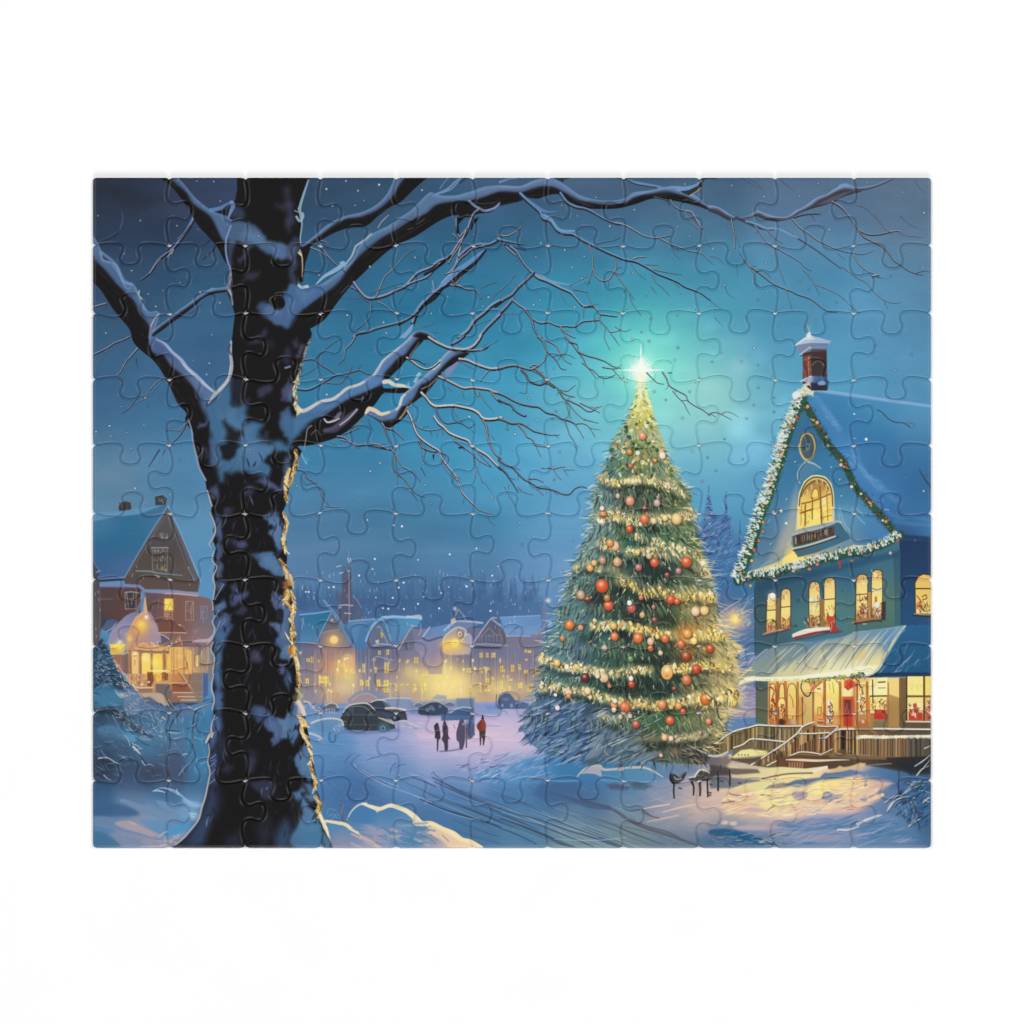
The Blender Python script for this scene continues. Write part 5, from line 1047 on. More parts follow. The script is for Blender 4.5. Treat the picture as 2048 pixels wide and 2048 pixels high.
# red door
fill(g3(1112,190,1200,190,1205,440,1118,440),(206,84,44),1,1.5); fill(g3(1128,215,1185,215,1186,330,1130,330),(120,50,52),1,1.5); fill(g3(1130,350,1190,350,1192,440,1130,440),(196,56,36),.95,2); stroke(g3(1120,200,1195,198),4,(226,100,50),.9,1.4); scrib('33',1138,225,1178,320,10,(176,120,110),1.1,.8); stroke(g3(1125,350,1195,348),2,(110,40,36),.7); stroke(g3(1205,120,1212,440),4,(214,110,60),.8,1.4)
fill(g3(1118,120,1205,118,1203,185,1118,188),(248,232,170),.9,2)
disc(*g3(1170,80)[0],10,(222,70,44),1,2,ry=9); disc(*g3(1155,75)[0],6,(236,110,66),.9,3); disc(*g3(1190,85)[0],7,(200,50,40),.9,2); stroke(g3(1140,110,1160,130,1185,110),4,(190,60,44),.9,1.3); stroke(g3(1225,40,1255,70,1225,95),2.4,(70,56,56),.9,1.2,3)
for _i in range(14):
    _x=rng.uniform(1130,1210)
    stroke(g3(_x,rng.uniform(45,70),_x+rng.uniform(-8,8),rng.uniform(80,120)),1.6,rng.choice([(250,140,90),(150,36,36),(236,90,50)]),.7,1)
# greenery along the awning edge
for _i in range(150):
    _x=rng.uniform(780,1250)
    _y=60-(_x-780)*.09+rng.uniform(-16,14)
    stroke(g3(_x,_y,_x+rng.uniform(-14,14),_y+rng.uniform(-10,12)),rng.uniform(1.2,2.8),rng.choice([(206,190,70),(150,150,60),(236,222,110),(96,104,56),(190,170,60),(120,110,60)]),.8,1.1)
for _i in range(40):
    _x,_y=rng.uniform(1190,1300),rng.uniform(-10,40)
    stroke(g3(_x,_y,_x+rng.uniform(-10,10),_y+rng.uniform(-10,10)),2,rng.choice([(60,84,60),(40,56,50),(110,120,76)]),.8,1)
fill(g3(1245,80,1305,60,1310,380,1250,400),(248,226,140),.85,2); clutter(g3(1250,0)[0][0],g3(1300,0)[0][0],g3(0,110)[0][1],g3(0,360)[0][1],44,[(52,60,60),(190,60,44),(240,240,226),(214,150,80)],1.3); fill(g3(1250,340,1310,340,1310,450,1250,440),(176,96,60),.7,4); disc(*g3(1285,400)[0],3.4,(236,190,150),.9)
fill(g3(1340,60,1375,35,1490,28,1490,180,1340,185),(250,240,170),1,1.6); fill(g3(1345,190,1480,190,1480,320,1345,330),(248,228,120),1,1.6); fill(g3(1375,300,1475,300,1475,380,1380,380),(196,52,40),1,1.6); clutter(g3(1360,0)[0][0],g3(1475,0)[0][0],g3(0,240)[0][1],g3(0,330)[0][1],40,[(240,236,226),(196,60,44),(84,66,60),(226,150,110)],1.4)
stroke(g3(1345,186,1485,184),2.8,(80,62,44),.95); stroke(g3(1366,50,1368,240),2.4,(70,58,46),.9); stroke(g3(1415,70,1470,66),3,(84,80,60),.85); stroke(g3(1415,118,1470,116),1.6,(110,100,60),.8); fill(g3(1320,190,1344,190,1344,400,1322,400),(214,130,66),.8,2)
fill(g3(1500,40,1590,36,1590,200,1540,190,1505,170),(246,214,130),.8,3); fill(g3(1505,170,1590,200,1590,440,1500,440),(176,134,76),.85,4); fill(g3(1594,30,1650,30,1650,440,1596,440),(116,88,56),.95,2.5); stroke(g3(1592,40,1594,440),1.6,(76,58,40),.8)
fill(g3(1655,20,1790,20,1790,180,1655,182),(248,232,140),1,1.4); fill(g3(1805,20,1870,20,1870,180,1805,180),(246,222,110),1,1.4); fill(g3(1655,195,1790,195,1790,390,1660,390),(246,226,140),1,1.4); fill(g3(1808,195,1870,195,1870,390,1808,390),(236,190,110),1,1.4)
stroke(g3(1652,187,1870,188),4,(110,86,50),.95,1.3); stroke(g3(1798,18,1800,390),4,(96,70,44),.95,1.3); stroke(g3(1652,20,1652,400),3,(66,52,44),.9); stroke(g3(1648,400,1870,402),3.4,(236,226,190),.9,1.2)
fill(g3(1668,320,1700,290,1700,350,1740,350,1740,310,1788,330,1788,390,1668,390),(196,56,40),.95,2); fill(g3(1708,250,1738,240,1740,360,1712,360),(206,70,50),.95,1.6); clutter(g3(1670,0)[0][0],g3(1785,0)[0][0],g3(0,260)[0][1],g3(0,370)[0][1],30,[(240,236,214),(120,60,50),(214,90,60),(90,80,60)],1.2); stroke(g3(1722,330,1722,352),3,(240,240,236),.9); fill(g3(1812,280,1862,250,1862,390,1812,390),(190,66,50),.85,3); clutter(g3(1815,0)[0][0],g3(1860,0)[0][0],g3(0,230)[0][1],g3(0,380)[0][1],16,[(60,50,46),(240,226,190)],1.3)
scrib('33',1680,40,1780,130,10,(226,196,90),1.3,.6); scrib('33',1815,40,1855,130,5,(226,190,80),1.3,.6)
fill(g3(1600,405,1870,410,1870,470,1600,470),(92,80,60),.9,3); fill(g3(1370,400,1490,400,1490,460,1370,460),(124,116,80),.9,3)
# porch deck, railings, steps
fill(g3(330,425,1100,430,1100,760,500,790,340,770,180,700,200,600),[(1520,1470,110,96,62),(1600,1480,150,108,62),(1650,1480,150,100,60),(1560,1500,110,88,58),(1520,1525,120,100,70),(1480,1500,120,104,70)],1,2.5)
fill(g3(1085,470,1870,470,1870,700,1500,700,1040,680,1030,560),[(1700,1480,140,96,58),(1750,1490,120,88,62),(1800,1490,96,80,64),(1850,1490,84,76,66),(1690,1505,150,100,60)],1,2)
fill(g3(750,500,1000,495,1060,470,1085,500,1050,680,930,680,740,660,700,560),[(1620,1480,140,92,56),(1650,1490,150,100,64),(1670,1490,120,80,52)],1,2)
fill(g3(395,430,760,435,860,410,700,560,500,690,490,640,620,560,390,545),[(1520,1460,116,106,66),(1570,1470,128,104,60),(1600,1460,160,120,66),(1560,1490,96,84,56)],1,2)
fill(g3(0,590,80,560,200,480,395,430,390,545,330,560,220,620,130,660,0,680),[(1440,1490,116,100,62),(1480,1470,130,112,66),(1500,1465,138,112,64)],.97,2)
fill(g3(0,430,90,420,150,470,110,560,0,590),(104,94,68),.9,4)
def palings(n,x0,y0,x1,y1,h0,h1,cols_,w=(1.4,4)):
    for i in range(n):
        t=(i+rng.uniform(.1,.9))/n
        x,y=x0+(x1-x0)*t,y0+(y1-y0)*t
        h=h0+(h1-h0)*t
        stroke(g3(x,y,x+rng.uniform(-3,3),y+h),rng.uniform(*w),jit(rng.choice(cols_),12),rng.uniform(.6,.95),1)
BR=[(60,46,34),(176,130,76),(206,166,104),(96,70,48),(140,104,64),(48,38,30)]
palings(26,1085,480,1240,480,190,200,BR); palings(30,1250,540,1660,545,140,160,[(150,116,80),(166,128,88),(130,100,72)],(5,9)); palings(18,1250,545,1660,545,140,150,[(44,36,32)],(1.2,2)); palings(16,1660,550,1860,540,150,130,[(84,76,66),(60,54,50),(100,90,76)],(2,6))
palings(26,755,505,1060,500,140,160,BR); palings(22,400,440,750,445,100,110,[(84,76,60),(170,156,120),(60,54,44),(130,116,84)]); palings(20,360,560,620,575,60,60,[(84,76,60),(150,136,100),(60,54,44)],(1,3))
palings(20,130,540,400,440,110,110,[(206,180,120),(90,76,54),(150,124,76),(60,50,40)]); palings(10,0,590,120,560,80,110,[(110,96,70),(70,60,48),(150,130,90)]); palings(12,10,450,120,470,90,100,[(84,78,62),(60,56,46),(120,110,84)])
palings(34,400,740,880,440,40,90,BR); palings(16,560,690,760,530,60,100,BR)
SN=(232,226,206)
def rail(w,*p,c=SN,sh=(40,38,46)):
    stroke([(x,y+w*.6)for x,y in g3(*p)],w*.8,sh,.85,1.2,4); stroke(g3(*p),w,c,.97,1.2,4)
rail(3.2,0,585,60,575,130,520,220,475,320,450,395,430,480,432,620,438,770,435); rail(3,200,620,280,590,340,548,440,550,620,568); rail(3.2,340,768,460,690,600,600,730,500,780,440,870,405); rail(2.6,480,770,560,730,690,680,760,655,850,660,920,672)
rail(2.8,750,500,860,500,1000,492); rail(3.6,970,535,1020,500,1080,465,1180,462,1400,460,1600,462,1850,465); rail(2.6,910,540,980,538,c=(150,160,190)); rail(2.6,900,435,980,440,1070,438,1050,470,1000,510); rail(2,925,680,1030,630)
stroke(g3(1240,535,1300,525,1400,530,1500,530,1600,525,1720,522,1860,520),(7,6,6,5,4,4),(236,232,206),.97,1.6,4)
for _x in range(1250,1860,26):
    disc(*g3(_x,528)[0],rng.uniform(2.4,4.4),rng.choice([(244,238,206),(214,210,190)]),.8,1.6)
for _x in (770,920,965,1090,1150,590,630,665):
    stroke(g3(_x,470,_x-3,640),1.6,(226,206,170),.7,1)
stroke(g3(1150,340,1155,470),2,(80,56,40),.6); fill(g3(1210,440,1370,440,1370,470,1215,470),(150,110,66),.7,4); stroke(g3(1350,470,1400,500),2,(196,140,90),.7)
# below the deck
fill(g3(560,700,740,680,920,690,1000,680,1500,700,1870,690,1870,830,1640,830,1280,760,1000,800,980,780,780,800,560,780),[(1580,1525,110,70,48),(1650,1520,84,62,48),(1720,1520,92,74,58),(1800,1530,44,40,42),(1850,1520,50,46,48)],1,3)
stroke(g3(640,720,760,722,900,728,1060,722,1170,722),(2,5,5,3,1),(232,220,180),.95,1.3,4); fill(g3(650,735,780,740,780,800,660,790),(130,84,56),.8,3)
for _x in range(670,800,22):
    stroke(g3(_x,745,_x-6,795),1.8,(226,180,130),.6)
fill(g3(1000,670,1280,680,1480,690,1480,720,1200,715,1000,700),(132,104,74),.8,3); disc(*g3(1105,648)[0],9,(110,84,56),.8,3,ry=4); stroke(g3(1060,670,1200,675,1350,685),1.6,(190,156,110),.6)
# lit snow on steps and ground
fill(g3(180,700,260,640,340,630,490,650,470,680,330,700,200,710),[(1470,1510,236,226,150),(1510,1505,240,228,160)],1,3); fill(g3(180,705,420,690,440,740,230,750,150,740),(92,76,66),.9,4); stroke(g3(200,708,340,704,480,680),2,(206,190,140),.7)
for _x in (240,268,295,320):
    disc(*g3(_x,680)[0],1.4,(60,50,40),.9)
fill(g3(320,770,480,790,600,780,800,795,960,775,990,790,860,830,640,835,420,880,200,860,180,850,400,830),[(1500,1545,220,200,150),(1560,1540,236,226,160),(1620,1540,232,222,170)],1,2.5); stroke(g3(860,820,920,800,980,780),5,(236,230,206),.95,1.4); stroke(g3(440,880,640,840,860,832),3,(70,58,52),.7,2,3)
fill(g3(100,740,160,720,340,765,500,790,320,800,180,770),(200,186,160),.85,3); fill(g3(0,760,160,790,400,800,420,830,180,850,60,850,0,860),(84,74,76),.8,5); stroke(g3(180,845,300,870,420,880),3,(206,190,160),.8,1.4,3)
fill(g3(60,850,180,870,420,890,420,920,200,960,0,960,0,860),[(1440,1560,88,98,110),(1480,1565,128,130,140)],.9,6)
fill(g3(180,960,300,920,480,890,640,880,840,845,820,870,640,910,560,950,460,975,300,990),[(1500,1570,226,214,150),(1580,1560,240,230,160)],1,3); fill(g3(450,975,500,935,620,910,700,940,620,960,520,960),(140,126,120),.85,4); fill(g3(620,930,720,890,920,870,960,830,1000,830,1180,800,1300,830,1000,900,760,960),[(1590,1565,84,104,140),(1680,1555,70,104,150),(1710,1545,100,130,176)],.9,5)
fill(g3(1000,830,1090,770,1140,790,1260,745,1310,750,1300,780,1180,800,1100,820),[(1690,1535,206,176,130),(1720,1530,226,196,136)],1,2.5); stroke(g3(1300,770,1400,760,1520,752),3,(150,150,140),.6,2)
fill(g3(1250,830,1400,780,1640,820,1870,830,1870,960,1500,960,1300,880),[(1740,1550,92,130,180),(1800,1550,62,104,160),(1850,1560,48,84,140)],.8,12); fill(g3(1560,740,1870,730,1870,840,1680,850),(36,42,52),.8,8)
LIT=[(1480,1595,232,190,150),(1540,1590,246,226,150),(1560,1600,250,240,150),(1600,1580,240,214,160),(1640,1575,250,226,140),(1690,1565,252,226,150),(1720,1580,244,210,160),(1600,1620,238,200,170),(1660,1610,236,192,170),(1730,1600,226,184,166),(1760,1590,206,170,160),(1480,1620,226,182,162),(1560,1640,228,190,180),(1640,1640,190,168,190)]
fill(g3(160,1010,330,970,460,980,700,960,820,930,940,900,1100,890,1250,880,1420,890,1530,920,1400,1000,1440,1040,1300,1120,1200,1170,1000,1180,700,1230,400,1180,120,1160),LIT,.95,12,sig=18,curve=3)
fill(g3(555,1060,700,1040,740,1070,690,1110,580,1110),(250,240,150),.8,6,curve=3); fill(g3(840,960,980,940,1000,990,900,1010,830,1000),(252,240,150),.7,8,curve=3); fill(g3(900,900,1060,885,1250,880,1230,930,1000,950,850,960),(252,230,140),.8,8,curve=3)
for _p,_c,_s in (((690,1000,740,985,820,1000,800,1050,740,1060,690,1030),(150,140,158),4),((940,1030,980,985,1050,1010,1110,1005,1110,1030,1020,1060,960,1060),(122,130,168),3),((1260,1050,1310,1020,1370,1010,1380,1040,1300,1070),(140,138,172),3),((280,1140,400,1120,470,1150,400,1160),(196,170,172),5)):
    fill(g3(*_p),_c,.85,_s,curve=3)
for _p in ((1320,1020,1400,975),(1330,1060,1450,1015),(1380,1040,1440,1020)):
    stroke(g3(*_p),7,(240,206,160),.85,2)
for _p,_w,_c in (((160,1000,200,1015,330,1030),2,(90,84,84)),((430,1015,500,1020),3,(96,86,60)),((620,1020,700,1012),2,(110,100,76)),((100,1085,220,1065),2,(110,90,70)),((470,1155,540,1100),2,(150,120,110)),((860,1170,960,1110,1040,1045),1.8,(150,130,130)),((500,1050,640,1040),1.6,(226,206,130))):
    stroke(g3(*_p),_w,_c,.75,1.2,3)
dabs(230,g3(120,1000,460,980,940,900,1400,885,1500,920,1200,1160,500,1200,120,1180),[(252,236,170),(246,222,160),(236,200,170),(226,190,176),(255,244,190),(206,176,170)],(10,42),(1.2,5),-.12,.3,(.25,.6),6)
dabs(50,g3(300,980,900,930,1400,960,1200,1150,500,1180),[(120,110,130),(160,140,140),(96,90,100)],(8,26),(.8,1.8),-.2,.3,(.3,.6))
# shadowed drifts along the bottom
for _p,_c,_a,_s in (((560,1250,800,1200,1100,1180,1300,1160,1500,1180,1700,1300,1500,1320,1200,1280,900,1300,700,1290),(120,140,184),.6,14),((450,1280,640,1260,860,1290,1080,1240,1240,1220,1200,1280,1000,1310,800,1320,600,1310),(72,118,172),.7,8),((1180,1300,1400,1230,1600,1240,1750,1350,1650,1380,1400,1340),(74,122,176),.6,12),((0,1310,130,1300,300,1340,460,1400,560,1440,300,1420,100,1360,0,1350),(32,84,140),.85,6),((130,1320,300,1330,420,1380,520,1430,400,1430,200,1370),(30,90,150),.8,5),((660,1380,900,1340,1080,1350,1050,1400,800,1410,640,1400),(160,150,172),.6,8),((200,1280,420,1270,640,1290,440,1310,260,1310),(206,180,186),.7,8),((400,1290,500,1240,560,1260,540,1290),(190,160,160),.6,6)):
    fill(g3(*_p),_c,_a,_s,curve=3)
for _x,_y,_w in ((125,1248,7),(195,1255,8)):
    disc(*g3(_x,_y)[0],_w,(232,212,170),.7,5,ry=4.4)
for _i in range(90):
    _x,_y=rng.uniform(0,600),rng.uniform(1340,1440)
    stroke(g3(_x,_y,_x+rng.uniform(30,90),_y+rng.uniform(-20,24)),rng.uniform(.8,2),rng.choice([(206,196,176),(46,60,80),(130,150,170),(80,96,110),(160,170,180)]),rng.uniform(.3,.8),1)
dabs(110,g3(600,1230,1500,1180,1700,1420,640,1440),[(140,165,205),(84,130,186),(170,170,196),(60,106,164)],(16,50),(1.4,5),-.25,.25,(.25,.55),8)
for _p in ((1080,1310,1150,1312,1200,1300,1250,1280),(1300,1230,1400,1195,1440,1185),(1240,1260,1330,1220)):
    stroke(g3(*_p),(6,5,2),(205,205,214),.9,1.6,4)
stroke(g3(1080,1320,1160,1324,1230,1300),1.6,(70,80,110),.7,1,3)
# shrub at the lower right corner
dabs(150,g3(1560,1000,1700,900,1862,880,1862,1280,1700,1240,1600,1160),[(34,66,112),(50,96,150),(28,52,90),(70,120,176),(44,84,136)],(10,30),(2,5),-.7,.4,(.5,.9))
for _p in ((1490,1150,1520,1090,1600,1040,1680,1030),(1500,1130,1560,1060,1620,1040),(1540,1050,1580,1020,1620,1030),(1620,1010,1680,950,1740,910,1850,905),(1690,930,1720,905,1800,905),(1640,1000,1700,960,1760,940),(1690,1080,1710,1040,1730,1050),(1790,1080,1830,1045,1860,1040),(1800,1060,1850,1080),(1670,1280,1720,1240,1770,1215),(1690,1250,1740,1200),(1720,775,1790,730,1850,680),(1740,850,1780,800,1840,770),(1805,625,1860,600),(1800,780,1850,720),(1470,1080,1550,1020),(1500,1140,1540,1090)):
    stroke(g3(*_p),(rng.uniform(2,4),3,1),rng.choice([(206,200,186),(190,196,200),(160,176,196)]),.9,1.1,4); stroke([(x+1,y+2.4)for x,y in g3(*_p)],1.6,(36,44,60),.6,1,4)
dabs(60,g3(1560,1060,1740,1040,1780,1300,1640,1220),[(40,50,70),(60,84,116),(120,150,180)],(5,18),(1,3),1.2,.6,(.5,.9))
dabs(40,g3(1640,900,1840,890,1830,1000,1680,960),[(40,50,60),(150,180,196),(80,120,150)],(4,14),(1,2.4),-.2,.7,(.5,.9))
stroke(g3(1585,800,1588,920,1582,990),1.8,(36,50,74),.8); stroke(g3(1320,840,1310,900,1300,940),(2,6,3),(170,160,160),.7,1.4); stroke(g3(1300,940,1315,930),2,(90,80,80),.7)

# ---------------------------------------------------------------- the great decorated fir
TREE=[(1283,735),(1276,778),(1263,815),(1248,850),(1230,872),(1219,893),(1221,920),(1207,943),(1184,978),(1186,1000),(1178,1040),(1182,1062),(1164,1095),(1160,1110),(1141,1129),(1146,1150),(1131,1182),(1128,1205),(1113,1225),(1120,1240),(1112,1262),(1098,1270),(1084,1292),(1096,1305),(1077,1320),(1086,1345),(1080,1365),(1066,1387),(1072,1400),(1056,1424),(1058,1445),(1047,1465),(1060,1489),(1093,1507),(1141,1522),(1200,1524),(1261,1520),(1330,1524),(1413,1530),
        (1420,1500),(1440,1470),(1454,1443),(1462,1420),(1470,1400),(1481,1394),(1468,1379),(1478,1350),(1480,1336),(1470,1315),(1484,1293),(1462,1278),(1448,1268),(1440,1262),(1436,1235),(1434,1206),(1424,1180),(1428,1160),(1416,1145),(1412,1114),(1400,1084),(1392,1060),(1386,1045),(1380,1010),(1384,993),(1366,967),(1352,943),(1337,915),(1325,876),(1310,845),(1302,806),(1290,778)]
def _hw(y):
    """half width and centre of the crown at height y"""
    ys=[735,778,850,900,978,1045,1095,1150,1225,1292,1345,1390,1450,1500,1525]
    lf=[1283,1276,1248,1219,1184,1179,1164,1140,1113,1086,1080,1066,1052,1090,1150]
    rt=[1283,1290,1310,1332,1376,1386,1402,1418,1436,1474,1478,1474,1452,1425,1413]
    return float(np.interp(y,ys,lf)),float(np.interp(y,ys,rt))
FIRC=[(1283,760,236,226,140),(1283,800,220,206,120),(1280,840,150,160,84),(1250,870,110,140,120),(1310,880,140,150,110),(1280,900,120,124,70),(1230,930,70,104,90),(1290,930,90,100,60),(1340,940,110,130,110),(1200,985,90,120,130),(1250,985,52,66,52),(1310,990,54,66,50),(1360,990,90,100,60),
        (1200,1020,80,110,104),(1260,1020,50,64,54),(1330,1015,52,64,50),(1370,1030,110,124,84),(1195,1065,84,114,130),(1250,1065,54,80,52),(1310,1070,44,76,56),(1370,1070,60,84,56),(1190,1100,96,120,110),(1250,1110,44,76,72),(1310,1130,36,54,54),(1380,1120,70,84,56),(1170,1150,70,100,104),(1230,1150,56,74,60),(1290,1150,40,54,52),(1390,1150,90,104,84),
        (1150,1200,74,104,104),(1190,1195,40,50,50),(1250,1190,38,58,50),(1310,1200,36,46,42),(1390,1200,110,104,56),(1140,1230,70,106,114),(1190,1240,46,66,72),(1260,1235,36,46,46),(1330,1240,56,72,46),(1400,1230,130,110,66),(1120,1275,74,110,110),(1190,1265,48,90,84),(1240,1280,56,72,60),(1310,1290,48,60,46),(1380,1280,140,100,46),(1440,1290,170,150,84),
        (1110,1300,80,116,124),(1170,1310,60,84,104),(1230,1315,44,70,58),(1300,1315,36,56,48),(1370,1320,60,60,44),(1440,1330,150,130,84),(1110,1350,56,90,88),(1180,1360,44,66,60),(1250,1365,38,54,46),(1320,1370,34,54,48),(1390,1370,66,66,46),(1450,1370,170,146,90),
        (1085,1400,56,86,124),(1130,1400,54,80,90),(1190,1395,44,78,72),(1260,1395,42,56,44),(1330,1400,44,64,46),(1400,1395,110,90,56),(1455,1410,150,130,84),(1075,1440,60,88,136),(1120,1440,56,84,124),(1180,1440,60,84,104),(1250,1440,56,78,60),(1320,1450,50,80,50),(1390,1440,80,92,60),(1440,1440,110,104,70),
        (1070,1475,58,88,144),(1120,1475,60,92,140),(1180,1480,60,86,120),(1240,1480,70,90,100),(1300,1485,46,50,40),(1360,1485,80,78,60),(1410,1490,84,78,60),(1100,1500,62,100,160),(1180,1510,56,92,130),(1260,1510,54,84,110),(1340,1510,60,70,66),(1400,1520,46,46,44)]
FIRC=[c[:2]+tuple(min(250,v*1.22+6)for v in c[2:])for c in FIRC]
fill(TREE,FIRC,1,3,sig=20,rough=2)
def _at(pts,x,y,cache={}):
    if 'f' not in cache:
        cache['f']=field(1030,720,1500,1560,pts,20)
    f=cache['f']
    return tuple(float(v)*255 for v in f[min(max(int(y)-720,0),f.shape[0]-1),min(max(int(x)-1030,0),f.shape[1]-1)])
# boughs: needles hang outward and down from the middle
def needle(x,y,l,w,c,a,spread=.35):
    lf,rt=_hw(y)
    u=(x-(lf+rt)/2)/max(12,(rt-lf)/2)
    an=math.pi/2-u*1.0+rng.uniform(-spread,spread)
    if y>1425:an=math.pi/2-u*.5+(.62 if x<1300 else-.1)+rng.uniform(-spread,spread)
    dx,dy=math.cos(an)*l,math.sin(an)*l
    stroke([(x,y),(x+dx*.5,y+dy*.5+rng.uniform(-1.5,1.5)),(x+dx,y+dy)],(w*.6,w,w*.2),c,a,1,3)
for _i in range(4200):
    _y=760+(rng.random()** .62)*765
    _lf,_rt=_hw(_y)
    _x=rng.uniform(_lf+4,_rt-4)
    _c=_at(FIRC,_x,_y)
    _k=rng.random()
    _sc=min(1,.45+(_y-740)/600)
    if _k<.42:
        _c=mixc(_c,(16,28,28),rng.uniform(.25,.8))
    elif _k<.8:
        _c=mixc(_c,rng.choice([(60,110,50),(84,130,70),(70,120,110),(110,140,90)]),rng.uniform(.2,.6))
    else:
        _c=mixc(_c,(206,214,200),rng.uniform(.2,.6))
    needle(_x,_y,rng.uniform(7,22)*_sc,rng.uniform(1.2,3.8)*_sc,jit(_c,8),rng.uniform(.45,.95))
# dark hollows between the tiers
for _x,_y,_rx,_ry in ((1270,990,34,9),(1325,1000,26,10),(1300,1060,40,10),(1270,1125,36,14),(1320,1145,46,14),(1340,1165,60,7),(1240,1182,22,12),(1200,1200,22,14),(1300,1205,30,16),(1275,1233,26,8),(1250,1260,12,24),(1330,1235,22,10),(1255,1275,14,14),(1180,1280,26,10),(1290,1300,46,6),(1310,1325,46,16),(1240,1375,44,12),(1320,1372,40,18),(1190,1350,24,8),(1130,1400,16,10),(1240,1430,16,12),(1310,1486,34,13),(1375,1508,24,8),(1180,1420,22,10),(1420,1310,12,10),(1385,1325,20,12),(1150,1330,20,6)):
    glow(_x,_y,_rx,(28,34,32),.5,3,_ry)
for _x,_y,_rx,_ry,_c in ((1330,1075,13,12,(44,110,60)),(1270,1085,24,7,(40,96,100)),(1218,1275,8,8,(60,104,130)),(1150,1295,26,8,(84,106,140)),(1190,1315,24,12,(52,88,70)),(1205,1050,14,12,(140,158,190)),(1155,1225,18,8,(110,150,160)),(1205,1395,20,12,(30,78,66)),(1120,1430,14,30,(58,92,140)),(1170,1450,16,22,(84,110,160)),(1210,1450,14,14,(120,140,170)),(1340,1430,30,8,(52,104,54)),(1300,1440,30,10,(56,96,56)),(1395,1448,30,8,(120,120,76)),(1180,1240,14,12,(84,116,124)),(1235,1145,14,8,(130,136,104)),(1225,1135,16,12,(150,146,104))):
    glow(_x,_y,_rx,_c,.65,2.4,_ry)
# snowy blue boughs at the lower left and the skirt
for _i in range(330):
    _y=rng.uniform(1395,1520)
    _lf,_rt=_hw(_y)
    _x=rng.uniform(_lf-4,min(_rt,1290))
    _c=rng.choice([(58,92,156),(84,116,180),(120,146,196),(40,60,104),(48,76,130),(150,170,200),(60,84,120),(36,50,76)])
    if _x>1190:_c=mixc(_c,(90,104,100),.55)
    _l=rng.uniform(16,44)
    _an=rng.uniform(2.25,2.75)
    stroke([(_x,_y),(_x+math.cos(_an)*_l*.5,_y+math.sin(_an)*_l*.5-rng.uniform(0,5)),(_x+math.cos(_an)*_l,_y+math.sin(_an)*_l*.8)],(2,rng.uniform(2,7),.8),jit(_c,8),rng.uniform(.4,.85),1.2,4)
for _i in range(70):
    _y=rng.uniform(1400,1515)
    _x=rng.uniform(max(1060,_hw(_y)[0]),1330)
    _l=rng.uniform(14,40)
    stroke([(_x,_y),(_x-_l*.5,_y+_l*.28),(_x-_l,_y+_l*.5)],rng.uniform(.9,1.8),rng.choice([(190,205,224),(160,184,214),(206,206,200)]),rng.uniform(.5,.9),1,3)
for _p in ((1180,690,1250,660,1330,660,1310,700,1240,700),(1000,590,1050,540,1060,580,1010,600),(830,690,900,580,960,560,930,640),(780,780,860,690,920,640,950,690,860,770),(1240,800,1300,740,1420,710,1480,730,1380,790)):
    fill(vp('32',*_p),(128,146,166),.6,3,curve=3)
# needles at the outline, snowy on the left, golden on the right
for _i in range(900):
    _y=770+(rng.random()** .8)*730
    _lf,_rt=_hw(_y)
    _sd=rng.choice((0,1))
    _sc=min(1,.4+(_y-740)/500)
    if _sd == 0:
        _x=_lf+rng.uniform(-6,26)*_sc
        _an=rng.uniform(2.2,3.4)-(.25 if _y>1300 else 0)
        _c=rng.choice([(206,218,214),(150,180,196),(84,116,110),(60,90,90),(120,150,150),(226,228,206)])
        if _y>1370:_c=mixc(_c,(84,110,160),.45)
    else:
        _x=_rt-rng.uniform(-4,28)*_sc
        _an=rng.uniform(-.3,.75)
        _c=rng.choice([(236,226,176),(206,206,150),(120,120,70),(240,214,130),(84,96,60),(226,220,196)])
        if _y>1200:_c=mixc(_c,(236,200,110),.45)
    _l=rng.uniform(6,22)*_sc
    stroke([(_x,_y),(_x+math.cos(_an)*_l*.6,_y+math.sin(_an)*_l*.5),(_x+math.cos(_an)*_l,_y+math.sin(_an)*_l)],(rng.uniform(1.4,3),1.4,.6),jit(_c,10),rng.uniform(.55,.95),1,3)
for _i in range(150):                                            # long golden sprays on the right
    _y=rng.uniform(1100,1440)
    _x=_hw(_y)[1]-rng.uniform(0,30)
    _l=rng.uniform(16,44)
    _an=rng.uniform(-.15,.5)
    stroke([(_x,_y),(_x+math.cos(_an)*_l*.5,_y+math.sin(_an)*_l*.5+2),(_x+math.cos(_an)*_l,_y+math.sin(_an)*_l)],(1.6,1.4,.6),rng.choice([(240,226,180),(226,200,130),(206,190,150),(250,236,190)])if _y>1180 else rng.choice([(206,206,176),(226,226,206),(160,170,170)]),rng.uniform(.45,.9),1,3)
# glowing patches on the right side
for _x,_y,_rx,_ry,_c,_a in ((1375,1270,22,20,(230,150,56),.8),(1420,1272,22,10,(246,214,110),.7),(1360,1198,40,9,(230,186,90),.55),(1395,1222,16,12,(226,170,96),.6),(1376,1315,12,12,(180,84,44),.7),(1405,1332,26,9,(236,196,96),.6),(1400,1396,26,10,(236,176,84),.65),(1450,1385,24,22,(226,190,120),.45),(1440,1340,26,10,(206,176,110),.4),(1262,1408,20,8,(230,150,84),.55),(1320,1412,30,7,(222,150,80),.5),(1283,775,9,30,(246,236,160),.8),(1284,820,16,20,(230,214,110),.55),(1283,850,24,10,(160,160,60),.5),(1170,1340,20,6,(206,196,140),.45),(1300,1478,40,8,(170,156,110),.5),(1390,1476,34,8,(206,186,140),.5),(1350,1502,12,8,(176,140,96),.6)):
    glow(_x,_y,_rx,_c,_a,2.2,_ry)
